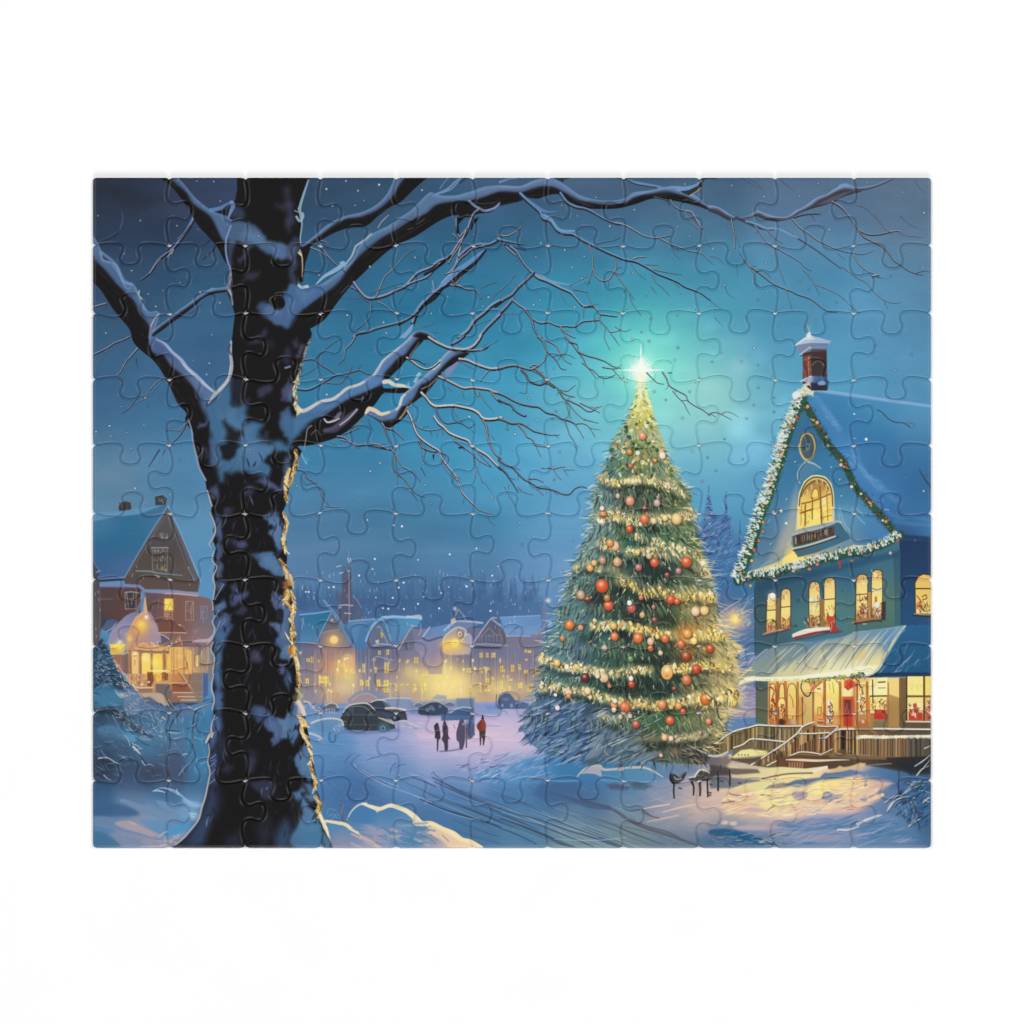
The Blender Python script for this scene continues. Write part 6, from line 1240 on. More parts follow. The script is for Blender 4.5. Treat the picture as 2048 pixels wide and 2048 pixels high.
# garlands of bulbs
def bulbs(path,n,w,cols_,r=(2.2,5)):
    P_=smooth(vp('P',*path),10)
    stroke([(x,y+15)for x,y in P_],13,(24,32,30),.42,10)
    stroke(P_,w*1.5,(246,226,160),.34,9)
    stroke(P_,w,mixc(cols_[0],(150,140,80),.5),.42,6)
    n=int(n*1.25)
    for i in range(n):
        k=rng.randrange(len(P_))
        x,y=P_[k][0]+rng.uniform(-4,4),P_[k][1]+rng.gauss(0,.3)*w
        rr=rng.uniform(*r)
        c=jit(rng.choice(cols_),10)
        if rng.random()<.4:
            disc(x+.8,y+1,rr+1,(60,52,34),.5,1.4,ry=rr*1.2)
        q=rng.random()
        if q<.5:
            disc(x,y,rr*.8,c,.95,1.4,ry=rr*rng.uniform(.9,1.4),rot=rng.uniform(-.5,.5))
            disc(x-rr*.2,y-rr*.3,rr*.35,mixc(c,(255,252,236),.7),.8,1.2)
        else:
            an=rng.uniform(.9,2.2)
            l=rr*rng.uniform(1.6,3)
            stroke([(x,y),(x+math.cos(an)*l,y+math.sin(an)*l)],(rr*.9,rr*.3),c,.9,1.2)
CREAM=[(244,230,180),(236,214,140),(250,240,206),(226,196,116),(206,196,130)]
GOLD=[(246,220,120),(236,196,84),(250,236,170),(226,170,80),(240,206,110)]
bulbs((1206,958,1225,966,1255,962,1283,958,1310,964,1335,970,1366,988),74,11,CREAM,(2,4.4)); glow(1270,962,22,(250,232,170),.7,2.4,7)
bulbs((1200,1034,1230,1030,1255,1038,1283,1040,1310,1036,1340,1040,1365,1032,1384,1030),84,17,CREAM)
bulbs((1200,1086,1215,1092,1235,1098),24,12,CREAM); bulbs((1276,1072,1300,1080,1330,1090,1360,1100,1390,1112,1408,1128),66,11,CREAM)
bulbs((1150,1135,1175,1128,1200,1138),24,10,CREAM,(2,4)); bulbs((1256,1106,1275,1104,1300,1100,1320,1106,1350,1112,1385,1125,1412,1150),56,13,CREAM)
bulbs((1240,1160,1262,1166,1285,1180,1300,1184,1320,1182,1350,1190,1380,1188,1412,1192,1426,1196),96,16,GOLD,(2.2,5.4))
bulbs((1186,1252,1210,1250,1232,1250,1252,1250),40,12,CREAM); bulbs((1262,1256,1280,1260,1300,1262,1320,1268,1345,1270),44,14,GOLD); bulbs((1380,1275,1405,1270,1430,1268,1446,1274),50,16,GOLD)
bulbs((1082,1318,1100,1322,1120,1332,1145,1334,1170,1338,1200,1344,1235,1346,1265,1340,1300,1340),110,13,CREAM); bulbs((1345,1336,1370,1338,1400,1330,1430,1330,1462,1336),64,14,GOLD)
bulbs((1084,1376,1110,1372,1140,1380,1170,1382,1195,1392,1225,1400,1255,1408,1285,1406,1315,1412,1345,1404,1375,1400,1405,1392),130,14,CREAM+GOLD); bulbs((1395,1400,1425,1392,1455,1390,1472,1396),60,24,GOLD,(2.4,6))
bulbs((1328,1474,1350,1478,1380,1474,1405,1468,1420,1460),50,9,[(206,190,150),(226,206,170),(176,156,116)],(1.6,3.6)); bulbs((1205,1432,1230,1440,1255,1432),12,10,[(200,196,160),(160,170,150)],(2,3.6))
for _i in range(130):                                            # leafy star-tip, pale gold
    _y=rng.uniform(768,850)
    _w=4+(_y-760)*.26
    _x=1283+rng.uniform(-_w,_w)
    _an=math.pi/2-(_x-1283)/max(_w,1)*1.3+rng.uniform(-.5,.5)
    if rng.random()<.45:_an += math.pi
    _l=rng.uniform(4,11)
    stroke([(_x,_y),(_x+math.cos(_an)*_l,_y+math.sin(_an)*_l)],(rng.uniform(2,4),.6),rng.choice([(250,240,180),(240,226,130),(226,206,96),(252,246,210),(196,176,76),(120,110,50)]),.9,1.1)
for _i in range(90):
    _y=rng.uniform(845,960)
    _lf,_rt=_hw(_y)
    _x=rng.uniform(_lf,_rt)
    disc(_x,_y,rng.uniform(1.8,5),rng.choice([(240,230,190),(226,196,110),(206,170,90),(84,120,60),(110,150,70),(60,96,60),(236,240,230),(190,150,90),(60,60,40)]),.9,1.2,ry=rng.uniform(2,6),rot=rng.uniform(-.8,.8))
for _i in range(150):                                            # dark specks, loops and wires
    _y=rng.uniform(860,1500)
    _lf,_rt=_hw(_y)
    _x=rng.uniform(_lf+8,_rt-8)
    _l=rng.uniform(6,24)
    stroke([(_x,_y),(_x+rng.uniform(-5,5),_y+_l*.5),(_x+rng.uniform(-9,9),_y+_l)],rng.uniform(.8,1.3),rng.choice([(34,34,30),(46,40,36),(206,206,176),(236,226,190),(30,40,40)]),.75,.9,3)
for _i in range(620):                                            # leafy light clumps and frost all over the boughs
    _y=850+rng.random()** .7*620
    _lf,_rt=_hw(_y)
    _x=rng.uniform(_lf+2,_rt-2)
    _u=(_x-_lf)/(_rt-_lf)
    if _y>1410 and _u<.45:continue
    _c=rng.choice([(236,230,190),(206,206,150),(150,170,110),(110,150,84),(84,130,70),(226,214,160),(190,206,190)])
    if _u>.72 and _y>1150:_c=mixc(_c,(246,210,120),.5)
    if _u<.22:_c=mixc(_c,(190,210,206),.5)
    _an=math.pi/2-(_u-.5)*1.8+rng.uniform(-.6,.6)
    _l=rng.uniform(4,11)
    stroke([(_x,_y),(_x+math.cos(_an)*_l,_y+math.sin(_an)*_l)],(rng.uniform(1.6,4),.6),jit(_c,12),rng.uniform(.5,.9),1.1)
for _y0 in (990,1060,1112,1165,1220,1290,1360,1440):
    for _i in range(46):                                         # scalloped bough tips, light over dark
        _lf,_rt=_hw(_y0)
        _x=rng.uniform(_lf+6,_rt-6)
        _yy=_y0+rng.uniform(-10,14)
        _u=(_x-(_lf+_rt)/2)/(_rt-_lf)*2
        _l=rng.uniform(9,18)
        _q=[(_x-_l*.3,_yy-3),(_x+_u*5,_yy+_l*.5),(_x+_u*10,_yy+_l)]
        stroke([(x+2,y+3)for x,y in _q],(4,3,1),(26,36,32),.5,2,3)
        stroke(_q,(4.5,3,.8),jit(mixc(_at(FIRC,_x,_yy),(150,176,130),rng.uniform(.2,.7)),10),.8,1.2,3)
# baubles
for _x,_y,_r,_c in ((1285,872,8,(232,150,100)),(1259,904,6,(206,140,60)),(1325,911,7,(240,226,200)),(1261,932,5,(190,100,60)),(1310,921,4,(226,150,80)),(1260,1002,9,(225,150,120)),(1314,1006,7,(196,166,160)),(1236,992,5,(200,180,160)),(1206,1027,7,(225,140,80)),(1204,1017,5,(240,226,200)),(1289,1016,4,(200,90,70)),(1289,1038,9,(230,110,70)),(1353,1038,11,(240,205,130)),(1259,1058,7,(220,80,40)),(1308,1042,6,(244,220,160)),(1330,1036,6,(240,220,140)),(1230,1092,9,(240,190,150)),(1220,1086,7,(236,150,80)),(1205,1121,7,(200,140,110)),(1235,1124,9,(225,170,125)),(1180,1136,7,(235,170,90)),(1188,1126,6,(226,190,110)),(1309,1125,9,(225,85,50)),(1373,1124,11,(216,92,44)),(1277,1135,7,(190,110,110)),(1357,1142,6,(190,120,130)),(1334,1150,5,(150,70,60)),(1275,1106,5,(244,214,120)),(1296,1103,4,(240,220,190)),(1298,1112,6,(214,190,130)),(1204,1172,13,(226,88,42)),(1161,1190,9,(200,165,130)),(1175,1198,6,(150,70,36)),(1217,1211,10,(226,92,56)),(1214,1196,7,(190,120,50)),(1282,1195,5,(206,116,90)),(1263,1216,9,(200,95,80)),(1259,1206,5,(244,246,244)),(1341,1199,9,(230,85,45)),(1354,1203,6,(226,96,50)),(1391,1223,9,(245,208,160)),(1409,1221,9,(245,208,120)),(1285,1230,6,(206,176,100)),(1307,1214,4,(200,110,100)),(1309,1240,6,(140,66,60)),(1139,1250,10,(235,122,42)),(1161,1255,6,(222,150,100)),(1227,1252,7,(236,190,90)),(1125,1277,6,(190,120,84)),(1229,1273,8,(230,120,60)),(1276,1276,10,(235,115,50)),(1330,1277,8,(230,110,60)),(1301,1283,7,(236,190,150)),(1301,1297,6,(225,110,60)),(1362,1288,8,(220,110,60)),(1375,1268,9,(240,160,70)),(1388,1282,7,(250,226,120)),(1372,1312,9,(176,76,40)),(1209,1296,6,(196,176,160)),(1321,1306,5,(216,206,150)),(1261,1318,6,(90,150,80)),(1420,1297,8,(214,80,36)),(1114,1326,7,(240,200,110)),(1170,1346,4,(246,220,220)),(1170,1355,8,(110,40,40)),(1208,1356,9,(240,206,160)),(1393,1338,9,(218,74,40)),(1263,1368,7,(206,72,40)),(1262,1357,5,(246,240,230)),(1373,1360,10,(215,112,64)),(1348,1377,4,(180,60,50)),(1137,1385,7,(240,200,160)),(1137,1392,5,(226,130,80)),(1111,1390,3.4,(244,240,236)),(1115,1416,5,(244,222,220)),(1175,1382,7,(246,214,160)),(1219,1372,4,(206,110,70)),(1228,1410,7,(236,150,84)),(1228,1420,5,(246,220,180)),(1250,1414,10,(236,116,60)),(1230,1402,5,(250,232,190)),(1324,1409,9,(235,140,76)),(1357,1412,7,(235,150,80)),(1411,1398,11,(224,112,36)),(1418,1393,6,(250,214,120)),(1366,1423,6,(206,80,56)),(1340,1441,9,(226,92,52)),(1272,1449,8,(196,84,60)),(1260,1432,5,(226,206,180)),(1241,1434,5,(206,196,160)),(1417,1443,6,(232,130,90)),(1329,1475,6,(244,190,140)),(1342,1477,5,(240,214,190)),(1322,1511,4,(226,170,160)),(1195,1352,5,(230,226,190))):
    disc(_x+1,_y+1.6,_r+1.4,(46,36,28),.55,2.2,ry=_r*1.12)
    _ry=_r*rng.uniform(1,1.16)
    disc(_x,_y,_r,mixc(_c,(70,34,24),.28),1,1.3,ry=_ry)
    disc(_x-_r*.08,_y-_r*.12,_r*.82,_c,1,_r*.5,ry=_ry*.82)
    glow(_x-_r*.15,_y-_r*.3,_r*.42,mixc(_c,(255,244,220),.75),.85,2)
    if rng.random()<.6:
        stroke([(_x,_y-_ry),(_x+rng.uniform(-3,3),_y-_ry-rng.uniform(3,8))],1,(206,200,180),.7,.9)
disc(1334,1345,12.5,(150,96,50),1,1.4,ry=15.5); disc(1334,1344,11.6,(236,190,120),1,1.6,ry=14.6); disc(1334,1346,8.6,(240,176,90),1,3,ry=11); glow(1334,1340,5,(255,246,206),.95,2); glow(1334,1352,3,(200,120,60),.7,2); stroke([(1340,1333),(1345,1342),(1344,1352),(1338,1359)],1.6,(190,120,60),.8,1,3)
stroke(vp('B',1010,1250,1080,1310,1140,1360,1150,1450,1170,1530,1200,1556),(2,3,3),(70,66,60),.85,1.2,4); stroke(vp('B',1020,1245,1090,1305,1146,1350),1.2,(206,206,206),.6,1,4)
for _p in ((1040,320,1100,290,1200,300,1240,350,1250,420),(920,220,960,240,1010,300,1090,370),(830,430,920,470,980,500,1040,540)):
    stroke(vp('C',*_p),1.8,(160,150,120),.8,1,4)
fill(vp('C',900,540,1010,500,1060,520,1200,560,1260,530,1300,600,1260,650,1300,780,1100,760,1060,640),(50,46,48),.5,9)
dabs(50,vp('C',620,470,1030,440,1040,620,900,640,660,560),[(176,150,110),(96,100,90),(60,60,56),(206,180,150)],(5,16),(1.2,3),.6,.6,(.4,.8))
# the star
for _r,_c,_a in ((46,(150,245,220),.5),(26,(226,252,236),.75),(14,(255,255,246),1)):
    glow(1282,741,_r,_c,_a,1.7)
glow(1281,750,12,(255,252,226),.9,2,16)
for _an,_l,_w in ((-1.57,52,3.2),(0,46,2.6),(3.14,44,2.6),(-1.2,26,2),(-2.0,24,2),(-.6,26,2),(-2.6,22,2),(.5,18,1.6),(2.7,18,1.6),(-.9,16,1.6),(-2.3,16,1.6),(-1.4,30,1.6),(-.25,20,1.4),(-2.9,20,1.4)):
    stroke([(1282,740),(1282+math.cos(_an)*_l,740+math.sin(_an)*_l)],(_w*2.4,.7),(250,254,246),.95,1.4)
stroke([(1282,750),(1281,800)],(10,3),(252,246,206),.7,4)
for _i in range(60):
    _an,_r=rng.uniform(0,6.28),rng.uniform(8,30)
    disc(1282+math.cos(_an)*_r,742+math.sin(_an)*_r,rng.uniform(.6,1.5),(250,255,250),.9,1)
# lantern posts in the snow
for _p,_c in (((1565,920,1590,915,1620,930,1660,960,1700,900,1720,905,1690,970,1640,1010,1590,1010,1562,970),(52,50,54)),((1735,960,1790,950,1820,890,1850,880,1932,890,1932,980,1860,985,1830,960,1780,985,1745,985),(64,62,62))):
    fill(vp('32',*_p),_c,1,1.6)
fill(vp('C',840,790,900,770,960,700,1010,690,1060,720,1130,690,1140,740,1090,790,1040,810,920,820),(72,68,66),1,2); stroke(vp('C',910,770,950,710,1000,695,1060,725),4,(226,222,206),.9,1.4,3); stroke(vp('C',850,780,900,770),3,(206,206,206),.85,1.2)
dabs(26,vp('C',920,760,1000,700,1120,740,1040,800),[(190,180,166),(110,100,96),(40,38,40)],(3,9),(1,2),.3,.9)
for _p,_w in (((690,850,684,920,690,1000),(4,3)),((880,830,900,880,896,965),(5,3)),((965,815,970,900,966,970),(5,4)),((1045,800,1048,900,1050,985),(4,3)),((1160,720,1165,820,1160,915),(4.5,4)),((1285,700,1290,800,1288,860),(3.5,3)),((1190,650,1195,710),(2,1.6))):
    stroke(vp('C',*_p),_w,(40,38,44),.97,1.2,3)
    stroke([(x+1.6,y)for x,y in vp('C',*_p)],1,(150,150,156),.6,.9,3)
stroke(vp('C',690,790,730,790,780,740,815,725),3,(96,96,92),.9,1.2,3); stroke(vp('C',655,745,650,800,680,840),4,(40,38,42),.95,1.4,3); stroke(vp('C',690,770,720,800,770,790),2,(190,190,196),.8,1,3)
for _x,_y in ((740,890),(1190,815),(1070,850),(1055,965),(1380,835),(1060,940)):
    stroke(vp('C',_x,_y,_x+24,_y+6),3.4,(60,66,76),.8,1.2)
stroke(vp('C',1060,540,1150,550,1260,505),4,(206,206,200),.9,1.4,3); stroke(vp('C',940,480,1040,520),2.6,(190,190,180),.8,1.2)

# ---------------------------------------------------------------- bare tree in front: limbs, twigs, trunk
def q0(*p):return vp('00',*p)
def q1(*p):return vp('01',*p)
def q2(*p):return vp('02',*p)
def q3(*p):return vp('03',*p)
def r0(*p):return vp('10',*p)
def r1(*p):return vp('11',*p)
def r2(*p):return vp('12',*p)
def s0(*p):return vp('20',*p)
def t0(*p):return vp('30',*p)
BK=(21,19,21)
# faint distant twigs first
for _f,_p in ((q0,(540,1035,600,1000,650,950)),(q0,(660,960,650,1110)),(q0,(770,830,750,1000)),(q0,(770,1120,765,1180,740,1240)),(q0,(1210,990,1300,970,1360,955)),(q0,(1150,160,1200,120)),(q1,(1000,1240,1060,1130,1090,1090)),(q1,(1300,770,1350,755)),(q1,(1380,660,1390,680)),(q1,(1760,660,1790,645)),(q1,(600,1500,700,1400,745,1350)),(q1,(1230,1450,1300,1430,1350,1400)),(q1,(1320,1500,1385,1498)),
               (q1,(480,1180,620,1190,700,1180)),(q1,(1190,930,1205,880,1225,850)),(q3,(590,80,660,140,720,180)),(q3,(1720,90,1760,150,1820,200)),(q3,(1600,390,1680,460,1800,510)),(q3,(1230,300,1300,320,1400,400,1480,500)),(q3,(0,730,60,740,140,800)),(q3,(0,780,40,800)),(q3,(225,790,235,920)),(q3,(130,980,150,1040,220,1085)),(q3,(0,1095,50,1140,110,1170)),(q3,(40,1240,110,1320)),(q3,(1070,700,1150,770)),(q3,(1040,400,1070,440)),(q3,(1400,905,1510,915)),(q3,(280,70,330,110,430,160))):
    stroke(_f(*_p),(1.3,1.0,.5),(60,64,92),.75,1,4)
# upper limb running across the whole sky
SNB=[(600,640,62,104,170),(680,600,66,108,168),(720,520,70,112,172),(800,470,76,116,170),(860,420,84,122,176),(930,395,92,130,186),(1000,380,96,120,176),(1100,370,98,124,190),(1180,400,100,128,190),(1260,395,100,136,200),(1330,378,104,150,214),(1400,400,104,156,214)]
limb(q1(60,1060,160,1085,280,1060,430,960,510,900,600,800,640,700,760,590,900,520,1000,450,1120,370,1280,215,1340,230,1500,240,1650,205,1780,160,1932,145)+q2(190,150,300,105,390,80,470,78,580,130,700,215,800,260,1000,288,1170,258,1230,210,1400,190,1500,165,1640,150,1720,190,1800,240,1870,300,1932,340),
     q1(60,1330,100,1300,260,1180,420,1060,510,950,590,840,720,720,850,620,960,560,1100,470,1250,400,1350,320,1500,290,1650,280,1780,250,1932,200)+q2(190,205,300,170,400,150,500,160,600,210,720,275,880,305,1000,318,1150,300,1250,245,1400,215,1530,200,1640,222,1760,262,1932,345),
     q1(0,1500,100,1490,240,1430,330,1360,440,1210,560,1060,620,1000,800,830,960,700,1150,610,1350,480,1480,420,1560,412,1640,430,1740,400,1850,385)+q2(0,320,100,295,170,285,230,250,340,262,440,232,540,222,620,285,760,340,860,355,1080,352,1250,310,1400,262,1530,270,1700,300,1800,325,1932,372),SNB,BK)
fill(q1(1690,290,1760,270,1932,200,1932,250,1850,300,1780,320),BK,.9,3); stroke(q1(1690,300,1780,310,1880,300),2,(110,104,84),.5,1.4,3)
stroke(q1(1650,285,1700,330,1740,350),(5,5),(120,140,190),.9,1.2,3); stroke(q1(1740,355,1800,375,1880,350,1932,300),(5,6,4),(104,122,172),.95,1.2,4); stroke(q1(1800,372,1880,350,1932,310),1.4,(196,190,180),.6,.9,3)
fill(q2(0,250,60,240,190,235,240,260,180,290,0,330),BK,.8,3)
for _p in ((1165,500,1240,450),(1080,550,1130,530),(470,1130,540,1060),(1100,420,1130,380)):
    stroke(q1(*_p),1.4,(120,120,116),.6,.9)
# second limb above, left of it
limb(q1(88,715,220,615,350,505,500,430,650,395,780,335,880,245,940,140,965,70),q1(110,720,280,600,480,460,650,432,800,370,900,290,960,220,1010,130,1060,70),q1(180,692,290,640,400,580,540,530,700,512,800,430,930,335,1020,290,1150,165,1260,70),[(640,460,96,120,180),(740,430,78,104,170),(790,370,84,110,166)],BK)
stroke(q1(250,610,260,680),2,(60,60,70),.5)
fill(q1(90,715,200,680,180,740,140,860,120,1030,80,1030,60,900,70,760),BK,1,2)
# thin limbs at the top
for _f,_p,_w in ((q1,(1340,225,1440,180,1530,100,1560,70),(5,4,3)),(q1,(1380,170,1430,100,1460,70),(2,1.5)),(q1,(1400,210,1490,170,1570,80),(3,2.6)),(q2,(0,110,60,90,90,75),(5,3)),(q2,(100,80,150,76),(3,2))):
    stroke(_f(*_p),_w,(110,142,190),.9,1.1,4)
stroke(q1(1560,120,1620,75),3,(34,38,52),.7,1.4); fill(q2(500,72,650,72,590,90,580,115),(30,34,46),.8,2); fill(q2(1050,72,1200,72,1160,95,1100,80),(26,28,38),.8,2)
# right continuation of the limb
stroke(q2(1170,80,1230,110,1330,130,1440,150,1500,165),(2,5,5,4),(102,136,196),.95,1.2,4); stroke(q2(1170,92,1240,128,1330,146,1440,160),2.2,(40,42,56),.8,1.2,4)
stroke(q2(1640,175,1740,165,1810,140,1860,100,1900,75,1932,75),(9,8,6,4,3),(108,148,210),.95,1.2,4); fill(q2(1660,195,1740,185,1810,150,1850,110,1865,100,1860,160,1800,210,1740,235,1690,215),(44,42,42),.95,1.6); stroke(q2(1745,236,1810,195,1850,160),2,(190,176,150),.85,1,3); stroke(q2(1850,120,1890,80,1932,76),3,(40,40,46),.9,1.2,3); stroke(vp('W',900,240,960,205,1100,200,1260,215),(4,3,1.5),(46,44,50),.9,1.2,3)
limb(q3(-10,300,60,312,120,345,190,390,240,400,330,382,400,345,450,365,560,395,660,390,720,345,800,305,900,235,980,205,1060,155,1130,122,1200,145,1270,150),
     q3(-10,318,80,335,180,398,240,404,340,395,400,360,460,385,560,404,670,398,740,355,850,300,930,240,1060,180,1130,162,1220,160,1270,160),
     q3(-10,345,60,370,170,425,240,408,320,405,390,385,440,410,560,430,670,408,760,355,860,322,940,300,1030,270,1120,225,1190,200,1270,180),[(1440,425,104,150,214),(1520,430,104,140,200),(1600,410,106,144,200),(1700,375,112,146,196)],(62,58,66),(150,180,220))
fill(q3(900,290,1000,240,1120,190,1200,175,1100,230,1000,280),(92,96,122),.7,5)
stroke(q3(1220,160,1300,165,1400,135,1480,105,1540,70),(4,3,3,2),(64,66,88),.9,1.1,4); stroke(q3(1240,150,1380,130,1470,95,1530,68),(2.4,1.4),(120,150,190),.8,1,4); stroke(q3(1080,130,1140,120,1200,142),(2,5,3),(112,146,204),.9,1.2,3)
stroke(q3(220,402,300,435,400,480,500,500,560,490,640,515,700,550,760,590,800,615,900,680,980,740,1060,800,1100,830),(6,6,5,4,3,2.4,2,1.6),(62,60,80),.92,1.1,4); stroke(q3(300,430,380,450,470,490,560,490,640,520,690,548,740,570),(3,4,5,5,3),(106,156,206),.9,1.2,4)
# large twigs, centre sky
T=twig
G=(176,176,176)
T(q1(285,690,330,770,400,850,450,890,510,940),5,1.6,(130,150,200)); T(q1(285,655,330,665,355,695),3,1.4,(130,155,205)); T(q1(190,715,280,755,340,800),3.4,2)
stroke(q1(240,1050,310,980,390,935,450,900,490,860),(2,6,9,8),(138,170,206),.95,1.2,4); stroke(q1(250,1045,320,985,400,945),1.4,(200,206,206),.7,1,3); fill(q1(450,850,490,835,530,860,500,900),(140,172,206),.9,2)
stroke(q1(510,870,570,790,600,710,620,690,700,630,750,585),(3,5,4,4,3),(140,160,196),.9,1.1,4); stroke(q1(520,850,580,770,610,700),1.6,(190,180,170),.7,.9,3); stroke(q1(600,700,680,650,745,595),1.5,(206,190,166),.75,.9,3)
stroke(q1(810,530,840,480,905,415),2,(190,175,150),.8,1,3); stroke(q1(880,430,950,340),1.6,(60,66,92),.7,1)
T(q1(560,1080,620,1110,660,1170,715,1215),4,2,(120,140,190)); T(q1(590,1040,640,1110,710,1180,800,1180,900,1150,970,1115,1060,1075,1120,1010,1180,950,1300,900,1360,850,1470,800,1520,730,1570,650,1620,590,1660,480,1690,410,1740,370),6.5,5,(140,160,196),1,(40,34,40),.9)
T(q1(1080,1060,1150,1030,1260,990,1330,920,1380,860),5,3,(150,165,195)); stroke(q1(1240,960,1320,920,1400,860,1480,790),5,BK,.9,1.2,4)
T(q1(790,1170,830,1080,870,990,940,925,990,870,1060,790,1150,730),3,1,G); T(q1(740,1220,740,1310,710,1390,600,1480),3,1,(130,160,195)); T(q1(810,1215,880,1250,950,1310,985,1350),3,1.4); T(q1(740,1140,800,1110,850,1095,980,1055,1040,1040),2,1,(110,150,190))
T(q1(1530,440,1535,540,1560,620,1590,590,1630,540),5,3,(140,160,195)); fill(q1(1560,410,1680,400,1720,380,1600,440,1550,500,1560,590,1530,580,1535,470),BK,.95,2); fill(q1(1680,460,1740,430,1720,470,1690,500,1670,560,1660,540),BK,.95,2)
T(q1(1500,590,1550,640),3.4,1.6,G); T(q1(1620,560,1560,700,1500,790,1460,860),4,2.5,G); T(q1(1570,720,1540,830,1510,900,1460,950),4.4,2,(196,190,180)); T(q1(1560,800,1590,770,1650,720,1740,690,1830,690,1932,640),7,6,(120,150,205))
T(q1(1480,960,1560,830,1620,780,1680,730,1790,700),5,4,(130,150,200))
stroke(q1(1380,1090,1450,1010,1540,930,1620,870,1710,800,1790,735),(10,12,10,7,4),(96,140,206),.95,1.4,4); stroke(q1(1400,1090,1480,1040,1570,960,1650,900,1720,840,1800,740),(5,9,8,6,4),(30,26,32),.95,1.4,4); stroke(q1(1390,1040,1460,970,1520,930),1.8,(200,180,160),.7,1)
T(q1(1130,1410,1160,1330,1200,1260,1280,1180,1350,1120,1440,1060),9,7,(116,144,206),1,(26,24,30),.95); stroke(q1(1000,1420,1090,1370,1150,1330,1240,1240),6,BK,.9,1.3,4); stroke(q1(1240,1240,1330,1180,1400,1090),6,BK,.9,1.4,4)
T(q1(585,1540,620,1510,720,1490,800,1460,920,1430,1010,1405,1090,1370,1180,1300),5.5,5,(120,150,190)); T(q1(1480,1060,1560,1070,1620,1100,1700,1105,1740,1140,1760,1190),5,2,(140,160,190)); T(q1(1490,1010,1530,1050,1580,980),2.4,1.6,(200,170,150)); stroke(q1(1310,1120,1320,1080,1310,1020),2.2,(160,160,170),.8,1); T(q1(1300,1130,1310,1060),1.8,1,G)
T(q1(1765,1085,1830,1050,1900,1035),2.2,1,(120,170,190)); T(q1(1430,960,1500,940,1560,930),3,1)
fill(q1(1000,1546,1070,1480,1120,1420,1140,1410,1120,1480,1060,1546),(132,164,206),.9,1.6); T(q1(1160,1430,1185,1470,1170,1490),2,1.2,G)
limb(q1(1090,1546,1150,1490,1210,1478,1280,1500,1340,1546),q1(1120,1546,1160,1505,1210,1490,1270,1512,1320,1546),q1(1150,1560,1340,1560),[(850,665,106,146,206)],BK)
# sky twigs right of centre
T(q2(190,225,280,310,370,390,400,450,470,480,530,560,600,590,680,600,760,650,860,700,960,750,1050,790,1150,830,1250,850,1350,900,1450,960,1550,1000,1640,1040,1700,1080,1780,1110,1850,1140,1932,1200),8,2,(104,152,206),1,(38,36,46),.9); stroke(q2(230,255,310,320,390,370,450,385,530,378),(3,7,6,3,1),(88,130,190),.9,1.2,4)
stroke(q2(400,410,430,430,470,450,520,520,570,555,680,560),(4,6,4,4,4),(116,156,206),.9,1.2,4)
T(q2(560,220,620,300,700,345,780,360,850,390,900,420,970,460,1040,490,1100,505),7,3,(110,146,200),1,(42,40,50)); T(q2(1060,490,1150,510,1250,565,1330,610,1430,630,1500,620,1570,605),4,1.4,(170,180,196)); T(q2(1480,635,1560,680,1650,710,1750,750,1850,770,1932,840),3.4,1.4); T(q2(1570,280,1610,340,1680,375,1720,370),4,3,(120,160,200)); stroke(q2(1700,375,1760,390,1800,460,1860,545),(5,8,7,4),(74,86,104),.9,1.6,4); stroke(q2(1700,372,1760,380,1800,440,1855,530),1.6,(180,196,210),.8,1,4)
T(q2(1700,400,1770,490,1850,570,1900,650,1932,710),2.4,1.4); T(q2(1420,250,1500,270,1560,285),3,2,(90,110,150))
T(q2(890,680,960,665,1040,650,1100,625),2.4,1,(110,150,190)); T(q2(1230,820,1270,805,1345,805),3,1,(206,200,190)); T(q2(820,690,850,780,855,880,840,960,805,1060),3,1,G); T(q2(855,910,880,980,940,1020,1000,1010,1050,940,1070,900,1050,810),3,2.6,G); T(q2(1060,940,1120,1030,1180,1110,1230,1190),3,1,G); T(q2(1190,1140,1215,1220,1245,1270,1300,1340),2.2,.8); T(q2(1000,1010,1000,1080),1.8,.8); T(q2(1210,865,1260,940,1340,1010),1.8,.8); T(q2(1400,960,1440,1040,1500,1090,1560,1160),2.4,.8); T(q2(1390,1070,1440,1140),1.6,.8); T(q2(1340,870,1460,880),2,.8,(150,160,150)); T(q2(1420,920,1540,945,1665,965),2.4,.9,(130,170,170)); T(q2(1600,1030,1650,1085),1.5,.8); T(q2(1540,640,1600,760,1660,830),1.4,.8); T(q2(560,580,620,630),1.6,.8)
# V branch down through the middle
T(q2(-20,640,60,660,130,675,220,690),6,1.4,(110,160,210)); stroke(q2(40,690,130,715,240,740),(5,2),(34,46,80),.8,2); T(q2(0,600,60,610,130,580,180,540,215,505),3,1,(200,196,186)); T(q2(60,710,110,760,150,790),4,3); T(q2(100,710,160,760,200,830,250,900,300,950),6,4,(130,160,196),1,(36,34,42))
T(q2(300,950,360,1000,440,1030,560,1090,650,1130,690,1170,740,1230,780,1260,860,1260,900,1300,920,1330,980,1340,1075,1352),7,2,(150,180,206),1,(38,38,48)); stroke(q2(310,945,380,975,430,1010,520,1035,650,1055,720,1040,800,1000),(4,8,6,4,3,2,1),(112,156,206),.9,1.1,4); T(q2(640,1060,700,1040,760,1010,805,985),2,.8)
T(q2(310,950,240,1020,160,1090,110,1150,40,1190,-40,1250),6,8,(126,146,180),1,(36,34,42)); T(q2(160,1080,150,1050),1.6,1); T(q2(0,1110,60,1060,110,1000,150,965),2,.8)
